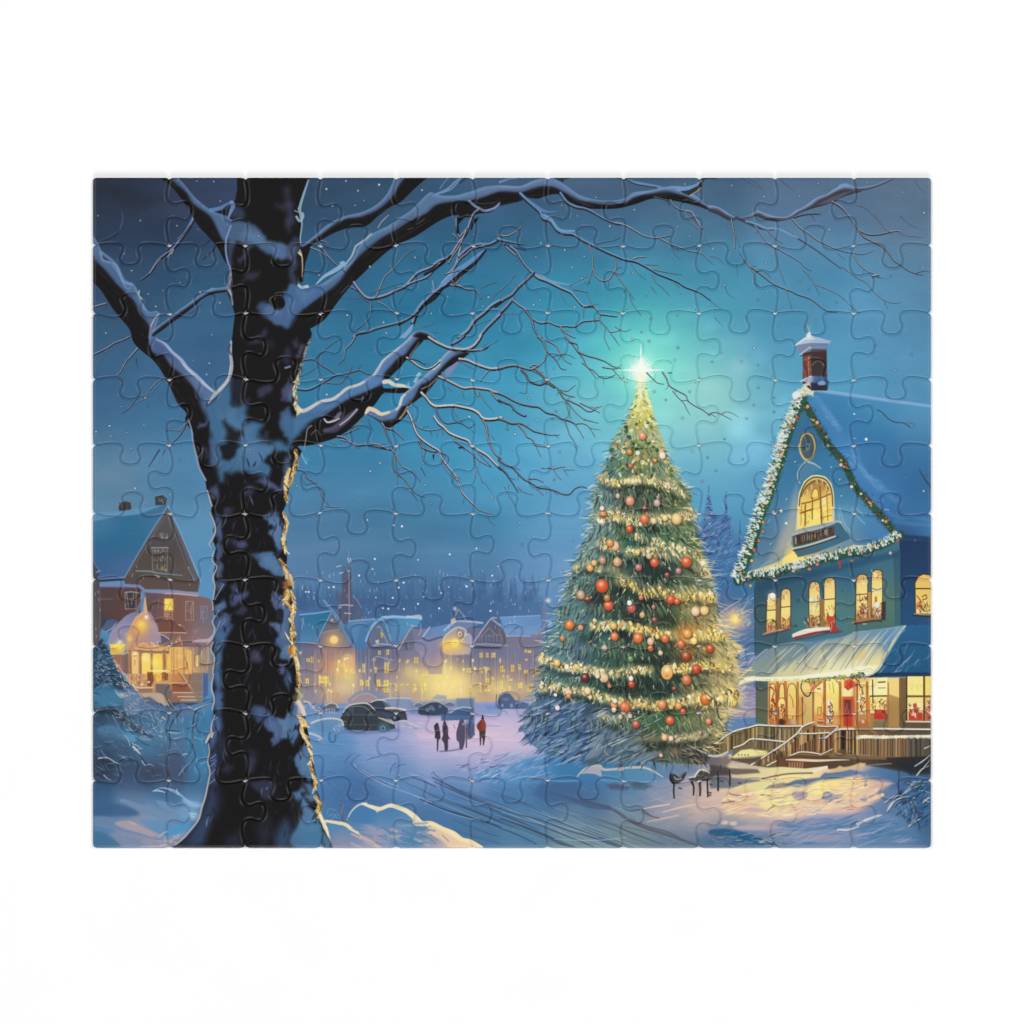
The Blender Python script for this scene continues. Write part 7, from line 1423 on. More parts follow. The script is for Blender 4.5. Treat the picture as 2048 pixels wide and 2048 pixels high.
T(q2(120,1190,60,1260,0,1320,-60,1390),6,8,(116,150,200),1,(36,34,42)); T(q2(120,1200,180,1250,240,1290,290,1360,370,1410,450,1405,540,1440,610,1440,690,1445,760,1400,850,1390,920,1385),5,2.6,(140,170,196),1,(40,38,48)); T(q2(240,1300,290,1370,310,1450,350,1520,380,1546),5,4,(130,150,180)); T(q2(560,1450,620,1510,690,1546),3.4,2,G); T(q2(560,1460,600,1530),2.4,1); T(q2(20,1330,80,1320,175,1330),1.8,.8,G); T(q2(560,1125,590,1190,610,1240),2,.8); T(q2(770,1260,770,1360),2.4,1); T(q2(680,1100,750,1115,810,1130),2.6,1,(150,150,150)); T(q2(800,1140,840,1220,890,1290),2.2,1.4); T(q2(810,1250,910,1235),1.4,.8)
T(q2(920,1330,920,1390,980,1450,1010,1490,1060,1490,1110,1470),2.6,1.2); T(q2(1060,1440,1110,1475,1160,1485,1205,1465),2,.8,(190,190,190)); T(q2(970,1450,960,1546),1.6,1); T(q2(1000,1480,1050,1546),1.6,1)
# lower V, continuing below the row
def lowpair(a):pass
T(q1(1560,1546,1640,1480,1700,1390,1790,1320,1850,1260,1932,1210),8,6,(140,170,200),1,(36,34,42)); T(q1(1740,1546,1800,1470,1870,1400,1932,1340),7,6,(130,160,200),1,(34,32,40)); T(q1(1680,1430,1760,1410,1840,1380),1.8,.8); T(q1(1840,1200,1932,1110),1.4,1)
T(r2(350,-10,400,40,425,110,470,160,520,210,560,280,610,295),5,1,(140,160,180)); T(r2(420,20,480,50,520,80,560,150,600,210,660,245),3.6,1,G); T(r2(480,175,560,150,640,160,690,190),2,.7); T(r2(425,110,420,190,380,240,330,280),2.6,2); T(r2(600,-10,660,50,710,120,760,180,800,260,840,310,880,370),4,1,(160,160,160)); T(r2(640,40,710,60),4,1.4,(120,120,120)); T(r2(720,130,800,165,890,190,970,220,1030,260,1110,280),3.6,1,(140,150,150)); T(r2(760,230,820,280,860,300,910,350,980,372,1060,340),3,1.4); T(r2(945,270,1040,285,1100,275),3,1.2); T(r2(1040,290,1080,340,1135,388),2.2,.8); T(r2(960,0,980,50,1010,110),1.6,.8); T(r2(1050,0,1100,75),1.2,.6)
T(r2(1350,320,1400,370,1450,415,1510,425),2.6,1); T(r2(1495,315,1530,370,1560,440,1640,490,1710,530,1730,580,1800,630,1860,660,1932,715),3.2,1.6); T(r2(1550,320,1585,322),2.6,1); T(r2(1590,490,1640,550,1690,600,1720,660,1750,710),2.2,.8); T(r2(1670,575,1735,578),1.4,1); T(vp('13',-10,640,40,625,90,640,130,660,185,690),2.2,.8); T(vp('13',90,640,140,620,190,635,240,665),1.4,.6); T(vp('13',0,635,50,665),1.4,.8)
# right twigs
T(q3(290,760,340,810,400,855,470,910,520,950,600,990,680,1020,740,1050,830,1080,880,1110,940,1160,1000,1190,1070,1195),4.4,1.2,(140,160,170)); T(q3(300,770,350,840,375,890,370,960),3,1); T(q3(400,850,450,850,510,905),2,.8); T(q3(640,1010,660,1080,690,1170),2.4,.9); T(q3(380,470,430,540,490,620,560,660,650,710,750,770,800,820,850,850),3.4,1.2); T(q3(480,500,530,560,610,620),3,1); T(q3(535,650,560,760,600,880,630,960),2.6,1); T(q3(690,410,750,480,820,530,900,590,940,610,1020,650,1120,685,1200,700,1290,710,1370,680),3.6,.8); T(q3(700,400,800,375,900,370,930,375),4,2,(110,120,140))
T(q3(1030,270,1110,320,1170,390,1220,460,1260,510,1330,545,1420,545,1510,525),5,2,(140,160,190)); T(q3(1250,510,1300,570,1380,610,1450,650,1500,700,1540,760,1600,800,1660,845,1730,875,1790,885),3.6,1,(140,140,150)); T(q3(1350,360,1410,420,1470,490,1530,540),2,1.2); T(q3(1510,520,1590,515,1620,545),3,2); T(q3(1620,545,1700,560,1780,565),1.6,.6); T(q3(1210,720,1250,790,1320,850,1370,870),3,1.4,G); T(q3(1370,895,1420,885),4,2,(190,190,180)); T(q3(1100,810,1160,850,1240,910,1300,940,1350,990,1400,1050,1470,1100,1540,1120,1600,1115),2.2,.8); T(q3(1460,1105,1495,1165),1.5,.7); T(q3(780,840,830,890,880,970,920,1050),2,.8); T(q3(890,965,980,1000,1080,1050,1140,1100,1210,1170,1260,1200),2,.8); T(q3(180,420,200,520,210,600,210,660),3.4,1.6,G); T(q3(200,530,240,610,250,650),2,1,(150,180,200)); T(q3(340,70,390,100,440,165),2,.8); T(q3(1730,870,1800,850,1850,860),1.2,.6); stroke(q3(290,760,250,700),1.6,(50,60,90),.7)

# ---- lower right fan of limbs
SN2=[(600,850,66,118,178),(660,810,74,126,206),(720,780,82,130,206),(770,750,88,134,206),(800,700,92,130,200),(830,690,92,128,196)]
limb(r1(40,600,110,665,180,640,280,580,390,560,460,510,530,455,640,420,700,380,760,345,800,300,820,270,850,210,900,165,960,120,1020,70,1080,20,1120,-20),r1(0,930,60,860,110,790,230,740,310,715,420,640,540,560,640,520,760,465,850,400,870,330,920,270,1000,180,1060,150,1120,70,1180,0),r1(0,1110,60,1000,150,990,250,970,400,925,480,885,560,830,640,750,700,690,780,610,870,500,1000,508,1095,490,1095,460,980,462,880,470,850,440,860,370,900,375,960,320,1020,260,1060,210,1100,175,1150,105,1230,20),SN2,BK,(214,210,206))
stroke(r1(40,610,110,670,180,645,280,585,390,562,460,515,530,460,640,425,760,348),(9,8,6,6,6,5,5),(200,196,194),.97,1.2,4); stroke(r1(770,345,820,265,860,205,930,145,1000,90),(5,4,3),(190,190,200),.85,1.1,4)
fill(r1(30,600,70,640,120,665,60,720,40,660),(226,204,160),.9,3)
fill(r1(640,350,760,345,860,380,860,430,740,470,700,420),(84,126,200),.6,8)
fill(smooth(r1(310,740,370,690,450,650,560,620,620,640,540,690,430,760,340,780),4,True),BK,.95,3); fill(smooth(r1(340,780,400,740,440,690,480,680,460,740,420,765),4,True),(112,116,142),.85,4); stroke(r1(315,745,345,775,400,765,450,740),3.4,(206,206,206),.9,1.2,4)
stroke(r1(320,850,400,840,480,780,560,710,615,660),(8,14,12,6),(92,86,128),.8,4,4); stroke(r1(460,800,540,740,610,665,615,655),2.6,(196,190,200),.85,1.2,3); stroke(r1(130,1020,150,900,160,840,200,805),2.4,(150,146,140),.8,1,4); stroke(r1(195,890,245,845,270,890),2,(110,108,106),.7,1,3); stroke(r1(660,580,670,540),3,(120,130,170),.7); stroke(r1(540,850,620,810,690,720),2.4,(120,104,92),.7,1,3); stroke(r1(280,890,380,860,470,820),3,(56,50,48),.7,2,3)
# spur with cream top
stroke(r1(865,405,910,400,960,430,1040,440,1100,455),(8,8,7,4),(222,212,190),.95,1.2,4); stroke(r1(860,480,940,485,1080,475),(8,9,6),BK,.95,1.4,4); fill(r1(1065,450,1090,395,1105,455),(110,178,206),.85,1.5)
limb(r1(690,690,720,645,780,660,820,690,910,678,960,660,1000,620,1030,540,1080,490,1140,440,1180,400,1220,370,1300,300,1370,260,1390,200,1440,140,1500,92),r1(840,770,900,760,970,740,1020,650,1080,610,1140,550,1200,440,1290,390,1350,330,1400,270,1500,175,1600,135),r1(700,700,760,730,850,790,900,830,960,800,1030,750,1080,690,1080,630,1130,600,1200,545,1260,500,1340,400,1390,330,1450,270,1560,210,1650,140),[(760,830,96,130,196),(800,810,84,124,196),(830,770,84,130,200),(880,730,96,144,206),(910,700,100,150,206)],BK,(190,190,200))
stroke(r1(700,690,730,650,790,672,840,700,910,682),(5,9,8,7,5),(228,206,170),.95,1.2,4); stroke(r1(980,660,1010,620,1030,550,1060,520),(4,6,3),(206,212,214),.85,1.1,3); stroke(r1(1150,400,1180,340,1190,330),(6,7),(160,190,214),.9,1.2); stroke(r1(1320,280,1370,240,1380,205),(6,4),(190,200,206),.9,1.2); stroke(r1(1010,740,1050,690,1080,630),4,(196,170,140),.7,1.4,3); stroke(r1(1210,470,1290,430,1350,370),3,(150,140,136),.7,1,3); fill(r1(1420,330,1430,300,1540,210,1550,230,1480,330,1440,350),(140,130,180),.85,2)
# twigs of the fan
C_=(214,210,200)
T(r1(1280,0,1340,40,1400,70,1460,95,1540,108,1620,110,1690,80,1740,20,1760,-20),7,7,(176,182,190),1,(34,30,36),.95); T(r1(1490,60,1550,30,1600,-10),6,5,(120,160,206)); T(r1(1640,120,1740,115,1800,100,1825,80),5,2,(150,170,180)); T(r1(1750,120,1850,60,1920,20),2,.8); T(r1(1560,200,1630,210,1700,240,1780,270,1860,290,1950,280),6.5,6,(190,196,206),1,(40,38,44),.9); T(r1(1560,215,1620,250,1700,290),2,.8); T(r1(1830,300,1790,350,1750,400),2.6,1,G); T(r1(1075,185,1130,220,1180,260,1250,290,1320,270,1380,220),5,3,C_); T(r1(1100,190,1180,210,1240,250),4,1.6,(90,110,150)); T(r1(1100,170,1150,100,1190,40),2.4,1.2,G)
T(r1(1370,360,1440,390,1520,430,1600,465,1680,460,1760,470,1830,480,1880,500,1950,520),5.5,5,(196,190,190),1,(40,38,44),.9); T(r1(1400,320,1430,380,1450,400),3,1.6); T(r1(1690,480,1730,540,1740,500),2.6,1.4,G); T(r1(1750,510,1800,600,1870,670),1.8,.7,G); T(r1(1850,490,1890,550,1932,590),4,4,G); T(r1(1580,480,1605,560),1.6,.7); T(r1(1450,450,1490,490),2,.7)
T(r1(1210,510,1260,560,1300,610,1350,635,1450,630,1520,630,1600,645,1680,665,1740,700,1780,745,1850,755,1950,740),6.5,6,C_,1,(38,36,42),.95); T(r1(1340,640,1360,700,1400,760,1450,790,1540,780,1600,800,1650,830,1700,790),4,1,(120,140,170)); T(r1(1330,730,1370,790,1420,830,1470,880,1560,920,1640,950,1680,1000,1740,1040,1820,1090,1880,1150,1940,1210),6,5,(200,200,206),1,(38,36,44),.95); T(r1(1500,650,1540,730,1590,780),2,.8,G); T(r1(1780,760,1810,830,1820,920,1850,1000,1890,1070,1940,1110),4.4,3.4,(170,170,170)); T(r1(1810,860,1850,900,1890,945),1.8,.7,G); T(r1(1660,840,1690,870),1.4,.7)
T(r1(1085,680,1120,750,1150,840,1180,900,1230,950,1300,1000,1380,1050,1400,1110,1450,1180,1500,1240,1540,1300,1560,1360,1590,1430,1640,1490,1700,1546),6,2.6,(190,190,200),1,(38,36,44),.95); T(r1(1130,760,1180,820,1250,850,1330,850,1400,835),3,1.4); T(r1(1355,850,1355,920),1.8,.7); T(r1(1400,850,1410,900),1.6,.6); T(r1(1190,950,1220,1010,1300,1045,1350,1050),5,3,(140,150,170)); T(r1(1200,1000,1215,1090,1220,1160),2,.8,G); T(r1(1320,1080,1320,1120),4,1,(50,46,66)); T(r1(1390,1060,1440,1080,1460,1110),3,1,(130,130,130)); T(r1(1390,1130,1430,1210,1480,1270),2.4,1); T(r1(1500,1270,1560,1330),3,1.4,G); T(r1(1600,1470,1595,1530),1.6,.6); T(r1(1205,1190,1230,1240,1250,1280),1.2,.6)
T(r1(1510,920,1530,960,1580,990,1650,1045,1690,1080,1740,1130,1790,1160,1850,1190),4,1.2,(160,176,196)); T(r1(1560,1010,1600,1010),4,1,(40,36,50)); T(r1(1690,1070,1700,1160,1740,1250,1775,1340),3.4,1,(140,180,210)); T(r1(1710,1230,1700,1300,1680,1340),2,.8); T(r1(1700,1010,1760,1090,1850,1180),3.4,1.4); T(r1(1790,1330,1860,1430),1.4,.6)
T(r1(850,790,880,830,950,850,1000,890,1050,940),5,1.4,(160,160,160)); T(r1(870,820,890,890,930,980,940,1030),4.4,3,(110,140,176)); T(r1(720,750,740,810,770,860),1.4,.6,(90,120,160)); T(r1(440,910,500,920,560,960,620,990,690,985,760,990,840,1010,920,1030),5,4,(120,150,190)); T(r1(470,940,550,960,630,1015),3,1.4,G); T(r1(750,975,830,990,910,1035),3.4,2,G); T(r1(380,960,430,990),2.6,.8); T(r1(490,890,570,860,640,830),3,1,(110,150,190))
T(r1(930,1020,970,1070,1010,1140,1040,1190,1100,1220,1150,1260,1200,1320),4.4,1,(150,180,206)); T(r1(965,1090,970,1180,990,1250,1050,1300,1110,1380,1170,1440,1240,1470),4.4,1,(140,160,170)); T(r1(985,1250,990,1350),2.6,.8); T(r1(1090,1380,1110,1420),2.4,.8,G); T(r1(1120,1420,1180,1510),1.3,.6); T(r1(1000,970,1010,1030),1.6,.7)
# faint branches beside the trunk
T(r1(130,205,220,200,290,250,370,300,440,340,560,320,640,300,700,330,750,340),4,2,(110,140,180)); T(r1(230,195,300,130,400,50,470,10),2.4,.8,(90,120,160)); T(r1(600,-10,560,60,510,110,500,180,460,240),4,1,(150,176,190)); T(r1(440,250,470,210),1.4,.7); T(r1(95,355,170,320,260,260),2,1,(110,150,190)); T(r1(70,470,160,480,240,450,330,400,420,350,470,340),6,1.6,(104,156,196),1,(36,44,62)); T(r1(340,415,460,420,510,370,560,300,570,250),2.6,1,(130,150,150)); T(r1(540,300,560,270),1.6,.8)
T(r1(70,1215,130,1230,160,1290,220,1330,280,1400,290,1450,330,1510,380,1560),3.6,2,(120,150,180)); T(r1(110,1290,140,1345,200,1340,250,1335),2,.8,(110,150,180)); stroke(r1(100,1050,125,1110,150,1160,150,1130),2.4,(130,176,206),.85,1,3); stroke(r1(120,1100,180,1120),1.2,(130,176,206),.7); T(vp('21',330,0,380,12,460,10),2.6,.8)
# far twigs over the middle sky (lower continuation)
T(r2(-10,285,80,262,150,258,220,280,280,295,320,285),6,4,(140,160,180),1,(44,46,60)); T(r2(280,270,310,250,350,260,300,290),3.4,2,G); T(r2(200,300,240,340,260,385,310,420,370,435,430,420,500,460),5,3,(110,120,140)); T(r2(250,390,245,460,240,510,180,500),2,.8); T(r2(330,290,390,340,430,390,500,440,560,495,620,530,690,545),4.4,1.2,(150,160,160)); T(r2(300,300,380,350,430,420),3,1.4,(130,150,170)); T(r2(560,480,620,490,660,460,695,435),2.4,.9); T(r2(550,500,590,560,640,580,680,600,740,630,790,670,840,680,880,655),3.6,1.4,(120,150,150)); T(r2(600,570,620,650,650,740),2.6,1.4); T(r2(620,590,690,680,780,760),2.2,1); T(r2(740,600,800,630,860,660,920,690),3,1); T(r2(860,645,945,630),1.6,.7)
T(r2(-10,510,60,540,120,575,200,610,290,630,360,640,430,690,510,710,580,750,650,770,700,800),6,3,(120,160,190),1,(44,46,60)); T(r2(-10,570,50,600,100,620,150,680,220,720,240,715),5,3,(120,130,150)); T(r2(590,750,620,830,640,890,680,950,710,1030),3,1); T(r2(690,795,740,870,770,925),2.4,1); T(r2(710,790,770,790,820,820,850,870,875,910),2.6,1,G); T(r2(780,750,830,765,905,785),2.6,1); T(r2(820,830,930,850),1.4,.6)
T(r2(-10,745,50,765,110,790,190,790,250,820,310,860,380,880,450,895,550,895),6,1,(130,150,160),1,(44,46,60)); T(r2(170,800,220,860,250,910,300,940,330,990,350,1040,375,1090),4,1,G); T(r2(60,790,75,850,45,830),2,.8); T(r2(320,985,380,1000,460,1005),2.4,.8)
T(r2(-10,1120,40,1160,110,1190,160,1240,220,1300,290,1340,360,1380,430,1390,510,1410,580,1440,640,1440,690,1390,750,1370,800,1385),4.4,1.4,(120,140,160)); T(r2(-10,1190,50,1240,90,1300,130,1360,165,1425),5,1.4,(90,110,140)); T(r2(90,1180,190,1215),1.8,.7); T(r2(165,1370,220,1420,300,1445),1.8,.7); T(r2(270,1300,330,1300,400,1330),2.6,1,(120,140,160)); T(r2(340,1390,400,1450),2,.7); T(r2(500,1420,540,1445),1.8,.7); T(r2(445,1195,490,1205,560,1190,600,1188),3,1,G); T(r2(490,1205,520,1260,570,1310),1.8,.7); T(r2(580,1205,630,1275),1.4,.6); T(r2(600,1215,690,1215),1.4,.6); T(r2(380,1200,450,1205),1.2,.6); T(r2(40,1370,80,1440,120,1510,145,1546),2,.8); T(r2(80,1350,80,1400),1.4,.7)
T(vp('21',1690,-10,1740,40,1830,70,1890,85),2.4,.8); T(vp('21',1810,80,1840,140,1890,185),1.4,.6)

# ---- left side limbs
SL=[(200,500,72,106,160),(230,540,66,100,160),(260,590,64,104,168),(290,630,70,110,176),(320,700,64,84,150),(350,740,80,100,160),(400,770,90,120,176)]
limb(q0(100,590,140,640,190,740,205,820,270,845,330,870,360,930,400,1030,480,1045,520,1100,560,1200,600,1270,640,1310,720,1320)+r0(640,30,690,10,760,40,830,110,900,170,950,240,1030,310,1120,380,1180,440,1240,500),q0(100,770,150,840,240,930,330,1040,400,1110,440,1150,500,1210,560,1330,640,1450)+r0(640,60,680,140,760,150,840,260,960,360,1060,480,1130,610,1160,700),q0(100,1020,190,1100,300,1270,380,1370,460,1470)+r0(490,30,560,110,680,210,760,320,830,450,900,600,980,690,970,760,1040,870,1100,960,1200,960,1180,860),SL,BK,(110,146,200))
fill(r0(640,30,700,150,790,155,840,250,830,150,740,60),(70,88,160),.7,6); stroke(r0(700,10,780,50,850,130,930,200,990,280,1070,350,1150,430,1245,505),(4,5,6,7,8,7,4),(150,172,206),.95,1.2,4); stroke(r0(950,240,1040,330,1130,410,1220,490),2,(206,206,200),.7,1,4)
stroke(q0(200,760,330,870,400,1010,470,1050),6,(120,156,205),.6,3,4); stroke(q0(300,880,360,960,420,1080,460,1090),4,(112,150,200),.5,2,4)
T(r0(100,165,180,130,250,95,320,50,400,20,460,-10),4,3,(130,150,180)); T(r0(235,135,265,90),1.8,1,G); T(r0(160,250,200,190,240,140),1.4,.7); T(q0(100,1270,180,1245,240,1230),3,3); T(r0(530,100,470,170,420,230,370,320,330,350),4,1.4,(150,165,205)); T(r0(440,190,400,220),1.8,1); T(r0(420,260,400,330),1.6,.8); T(r0(350,340,320,410,300,470),1.4,.7); T(r0(760,370,700,420,640,480,610,530),2.4,1.4); T(r0(750,400,690,470,620,550),1.6,1); T(r0(600,540,540,540,490,600,450,650,380,700),2.8,1,(110,140,170)); T(r0(575,570,500,610,440,665),1.6,.8); T(r0(610,550,630,590,615,640),1.8,.8,(130,170,190)); T(r0(520,190,530,280),1.2,.6)
T(r0(1000,750,950,850,900,920,830,985),4,1.6,(120,140,170)); T(r0(970,790,920,850,860,850,800,855),2.4,1); T(r0(840,820,790,860),1.6,.7); T(r0(730,1030,680,1110,630,1190),2.4,.8,(50,70,110)); T(r0(780,1030,760,1090),1.2,.6)
T(q0(1050,450,1000,540,960,600,900,680,850,740,780,790,720,840,680,910,640,960,560,1020),8,1.4,(112,128,190),1,(30,28,40),.95); stroke(q0(800,800,860,730,840,770),2.4,(200,180,160),.7,1); stroke(q0(640,950,680,880,740,820),2,(180,160,160),.6,1); T(q0(900,640,960,580,1020,500),3,1.6,(120,140,200))
T(q0(1200,640,1160,680,1110,710),2,1,(40,50,80)); T(q0(1260,710,1190,770,1130,830),2.6,1.2,(40,50,80)); T(q0(1180,770,1165,810),1.6,.8)
limb(q0(650,1500,720,1440,800,1380,900,1300,1000,1230,1090,1160,1200,1100,1350,1080),q0(650,1520,740,1440,830,1375,920,1310,1020,1240,1100,1180,1210,1120,1350,1100),q0(670,1530,760,1470,850,1400,950,1330,1050,1250,1130,1180,1220,1140,1350,1120),[(350,620,90,130,180),(400,580,100,140,200)],BK,(110,150,200))
stroke(q0(640,1546,660,1420,720,1325),(5,5,2),(112,120,160),.9,1.2,3); stroke(q0(650,1440,690,1360,730,1320),1.8,(206,190,160),.8,1,3); T(q0(1130,1210,1050,1290,980,1340),2.4,.9,(100,150,190)); stroke(q0(1180,1110,1220,1085),2,(120,160,200),.8)
for _p in ((530,1130,560,1180),(545,1110,540,1150),(560,1170,575,1190)):
    stroke(q0(*_p),2.6,(190,190,190),.85,1)
# upper left limb of the trunk
limb(q0(900,75,960,140,1060,260,1200,370,1320,420,1400,445,1530,470),q0(830,75,900,140,980,210,1040,310,1190,420,1250,520,1310,640,1400,700),q0(740,75,850,160,980,330,1090,510,1260,700,1350,860,1420,800),[(370,380,62,88,140),(410,420,76,104,170),(450,450,74,110,170)],BK,(100,130,185))
stroke(q0(1200,370,1290,350,1340,320,1400,300),(8,7,5,5),(92,128,190),.9,1.3,4); fill(q0(1250,385,1330,365,1380,330,1365,420,1310,405),(22,24,30),.95,2)

# ---- trunk
TL=q0(1445,60,1445,180,1430,270,1395,330,1365,440,1400,460,1380,520,1350,620,1335,720,1345,820,1375,890,1370,990,1350,1090,1350,1140,1400,1240,1425,1330,1410,1450,1400,1546)+r0(1385,60,1385,220,1375,330,1320,430,1240,505,1160,600,1140,680,1150,760,1000,760,1040,870,1035,980,1075,1100,1090,1190,1150,1290,1170,1420,1215,1546)+s0(1200,60,1235,150,1240,240,1220,310,1250,390,1230,470,1245,560,1225,640,1240,740,1220,880,1225,960,1240,1010,1220,1060,1240,1130,1225,1240,1200,1300,1225,1400,1225,1546)+t0(1225,60,1215,140,1240,250,1225,330,1240,410,1200,520,1165,620,1185,700,1180,800,1190,900,1180,1000,1165,1090,1140,1190,1110,1320,1050,1420,980,1500,920,1550,840,1600)
TR=q1(185,60,150,150,110,260,80,370,110,440,100,540,90,640,110,720,90,800,115,900,70,1040)+q1(100,1090,160,1400,200,1500)+r1(195,0,140,130,95,280,80,400,45,480,60,580,60,700,20,900,70,1000,110,1040,70,1130,65,1200,30,1290,-5,1350,-20,1440)+s0(1890,0,1860,60,1905,180,1870,300,1900,400,1905,480,1900,570,1920,650,1910,700)+vp('21',10,610,20,700,10,790,45,940,25,1040,50,1180,50,1290,65,1400,80,1546)+vp('31',60,60,110,170,85,250,130,360,150,460,180,610,195,740,240,940,250,1080,290,1180,280,1270,330,1400,400,1530,470,1610)
fill(TL+TR[::-1],BK,1,1.6)
# blue and violet snow patches on the bark
BL,VI,LB=(74,104,152),(54,53,90),(84,124,172)
def patch(f,c,a,s,*p):
    c=mixc(c,(66,88,124),.25)if max(c)>60 else c
    q=smooth(f(*p),5,True)
    ph,k=rng.uniform(0,6),len(q)
    q=[(x+1.8*math.sin(i*.9+ph)+rng.uniform(-1,1),y+1.8*math.cos(i*.7+ph)+rng.uniform(-1,1))for i,(x,y)in enumerate(q)]
    fill(q,c,a*.95,s*1.7)
    if a>.8 and c[2]>90:
        xs,ys=sum(p_[0] for p_ in q)/k,sum(p_[1] for p_ in q)/k
        fill([(xs+(x-xs)*.55+1,ys+(y-ys)*.55-1.5)for x,y in q],mixc(c,(118,152,200),.35),.5,s*2)
patch(q0,BL,.97,7,1340,560,1385,480,1530,470,1590,510,1690,580,1700,640,1790,660,1900,690,1932,720,1932,800,1800,800,1720,760,1600,700,1540,700,1450,660,1400,690,1360,650)
patch(q0,(96,136,190),.7,10,1530,590,1640,575,1700,640,1600,660); patch(q0,(66,84,130),.7,6,1340,700,1370,640,1410,680,1400,850,1370,860)
patch(q0,VI,.8,5,1450,850,1470,800,1560,690,1590,700,1530,790,1480,855); patch(q0,(54,52,88),.75,8,1500,1010,1540,960,1650,930,1640,970,1570,1010); patch(q0,(50,48,76),.7,10,1790,330,1870,300,1880,180,1932,160,1932,340,1860,370); patch(q0,(52,50,80),.6,8,1880,500,1932,430,1932,520)
patch(q0,(78,112,178),.95,6,1680,1290,1760,1240,1790,1280,1870,1260,1932,1200,1932,1420,1850,1440,1760,1390); patch(q0,VI,.7,6,1640,1546,1680,1470,1720,1480,1690,1546); patch(q0,(60,86,140),.6,8,1400,330,1450,320,1500,370,1520,440,1400,440); patch(q0,(54,60,100),.8,6,1870,1160,1932,1080,1932,1180)
stroke(q0(1395,300,1410,330,1380,400,1365,445),(9,8,6,3),(116,134,190),.9,1.5,4); stroke(q0(1390,510,1350,620,1340,720,1355,830,1380,890),(3,4,4,3),(124,146,205),.9,1.2,4)
stroke(q0(1380,890,1385,980,1365,1080,1390,1150,1405,1240),(3,6,8,4,3),(140,150,190),.85,1.2,4)
for _p in ((1360,1040,1390,980,1400,1040,1380,1100),(1380,1070,1400,1130,1400,1180),(1375,1100,1390,1150),(1350,1120,1400,1250)):
    stroke(q0(*_p),2,rng.choice([(190,190,190),(150,160,190),(90,90,96)]),.8,1,3)
patch(q1,(58,56,92),.75,10,-20,330,20,300,40,430,20,520,-20,560); patch(q1,(62,64,104),.8,8,-10,740,30,700,60,760,70,860,30,920,-10,830); patch(q1,(60,64,100),.7,6,0,660,60,620,100,640,90,720,20,720)
patch(q1,(70,112,182),.97,6,-30,1100,40,1040,80,1070,160,1090,290,1070,300,1110,180,1220,100,1290,-30,1370); patch(q1,(66,100,168),.9,10,-60,1150,40,1140,100,1250,-20,1440,-60,1400)
stroke(q1(170,90,120,240,90,350,100,430,110,500,95,620,100,690),(3,5,6,5,3,3,2),(140,170,190),.9,1.2,4); stroke(q1(60,430,90,470,120,430,115,400),5,(150,180,196),.9,1.4,4); stroke(q1(45,375,80,385,75,350),3,(130,156,160),.8,1.2,3); stroke(q1(90,740,110,800,115,900,110,980),(4,3,2),(200,176,150),.85,1,4); stroke(q1(80,1060,110,1080,160,1070),6,(190,200,214),.9,1.6,3); stroke(q1(80,760,100,780),4,(226,206,170),.9)
disc(*vp('V',880,1715)[0],13.6,(16,15,17),1,1.6,ry=14.5); stroke(vp('V',760,1690,790,1640,860,1612,920,1612),2,(120,112,104),.7,1.2,4)
patch(lambda*p:vp('V',*p),(84,116,186),.8,6,800,1000,870,960,960,980,980,1080,940,1150,850,1150,800,1080); patch(lambda*p:vp('V',*p),(70,82,132),.75,6,1000,960,1100,950,1120,1080,1060,1160,1020,1080); patch(lambda*p:vp('V',*p),(58,56,94),.8,6,1020,1280,1080,1260,1110,1400,1120,1470,1050,1440)
patch(lambda*p:vp('V',*p),(70,96,166),.85,8,600,1800,700,1690,770,1790,820,1830,960,1800,1000,1932,800,1932)
# crotch and middle trunk
patch(r0,(64,118,176),.97,10,1080,500,1150,560,1180,620,1240,500,1330,440,1390,360,1400,600,1480,620,1520,600,1540,720,1500,790,1600,770,1680,780,1660,860,1640,900,1690,960,1800,950,1880,960,1932,1010,1900,1060,1790,1050,1740,1100,1760,1200,1720,1290,1600,1250,1540,1240,1400,1240,1340,1250,1300,1320,1260,1200,1200,1130,1190,960,1200,900,1170,760,1120,600)
patch(r0,(72,76,140),.7,10,1070,480,1130,560,1150,680,1110,600); patch(r0,(74,78,140),.6,14,1190,900,1260,1000,1300,1200,1240,1160,1190,1040)
stroke(r0(1390,30,1385,140,1395,260,1370,370,1310,450,1240,520,1180,600),(4,6,7,7,8,8,3),(168,172,186),.95,1.3,4); stroke(r0(1385,250,1350,400,1250,510),2,(220,210,190),.8,1,4); stroke(r0(1380,60,1370,110,1390,150),4,(60,60,70),.7,1.2,3)
patch(r0,BK,.92,9,1320,760,1370,800,1450,850,1490,870,1470,950,1400,975,1350,960,1340,870); patch(r0,BK,.97,6,1290,985,1380,965,1470,985,1430,1060,1380,1120,1340,1125,1300,1060); patch(r0,(34,38,60),.8,8,1390,400,1440,360,1500,380,1500,560,1440,620,1400,580)
fill(r0(1100,790,1190,770,1180,960,1190,1000,1190,1120,1160,1180,1100,1160,1060,1060,1040,960,1070,860),BK,.95,5); patch(r0,(66,66,112),.85,4,1090,800,1130,780,1180,765,1150,810,1095,840); patch(r0,(58,62,100),.6,8,1130,1000,1180,1020,1190,1100,1150,1100)
patch(r0,BK,.95,6,1700,1110,1740,1080,1840,1050,1900,1060,1840,1130,1800,1160,1720,1170); patch(r0,BK,.95,5,1780,1120,1830,1080,1870,1200,1840,1400,1780,1330,1750,1260)
patch(r0,(72,82,140),.9,6,1880,1140,1932,1080,1932,1300,1880,1380,1840,1420,1860,1300); patch(r0,(86,130,190),.8,6,1530,1000,1700,1000,1760,1030,1660,1160,1560,1180)
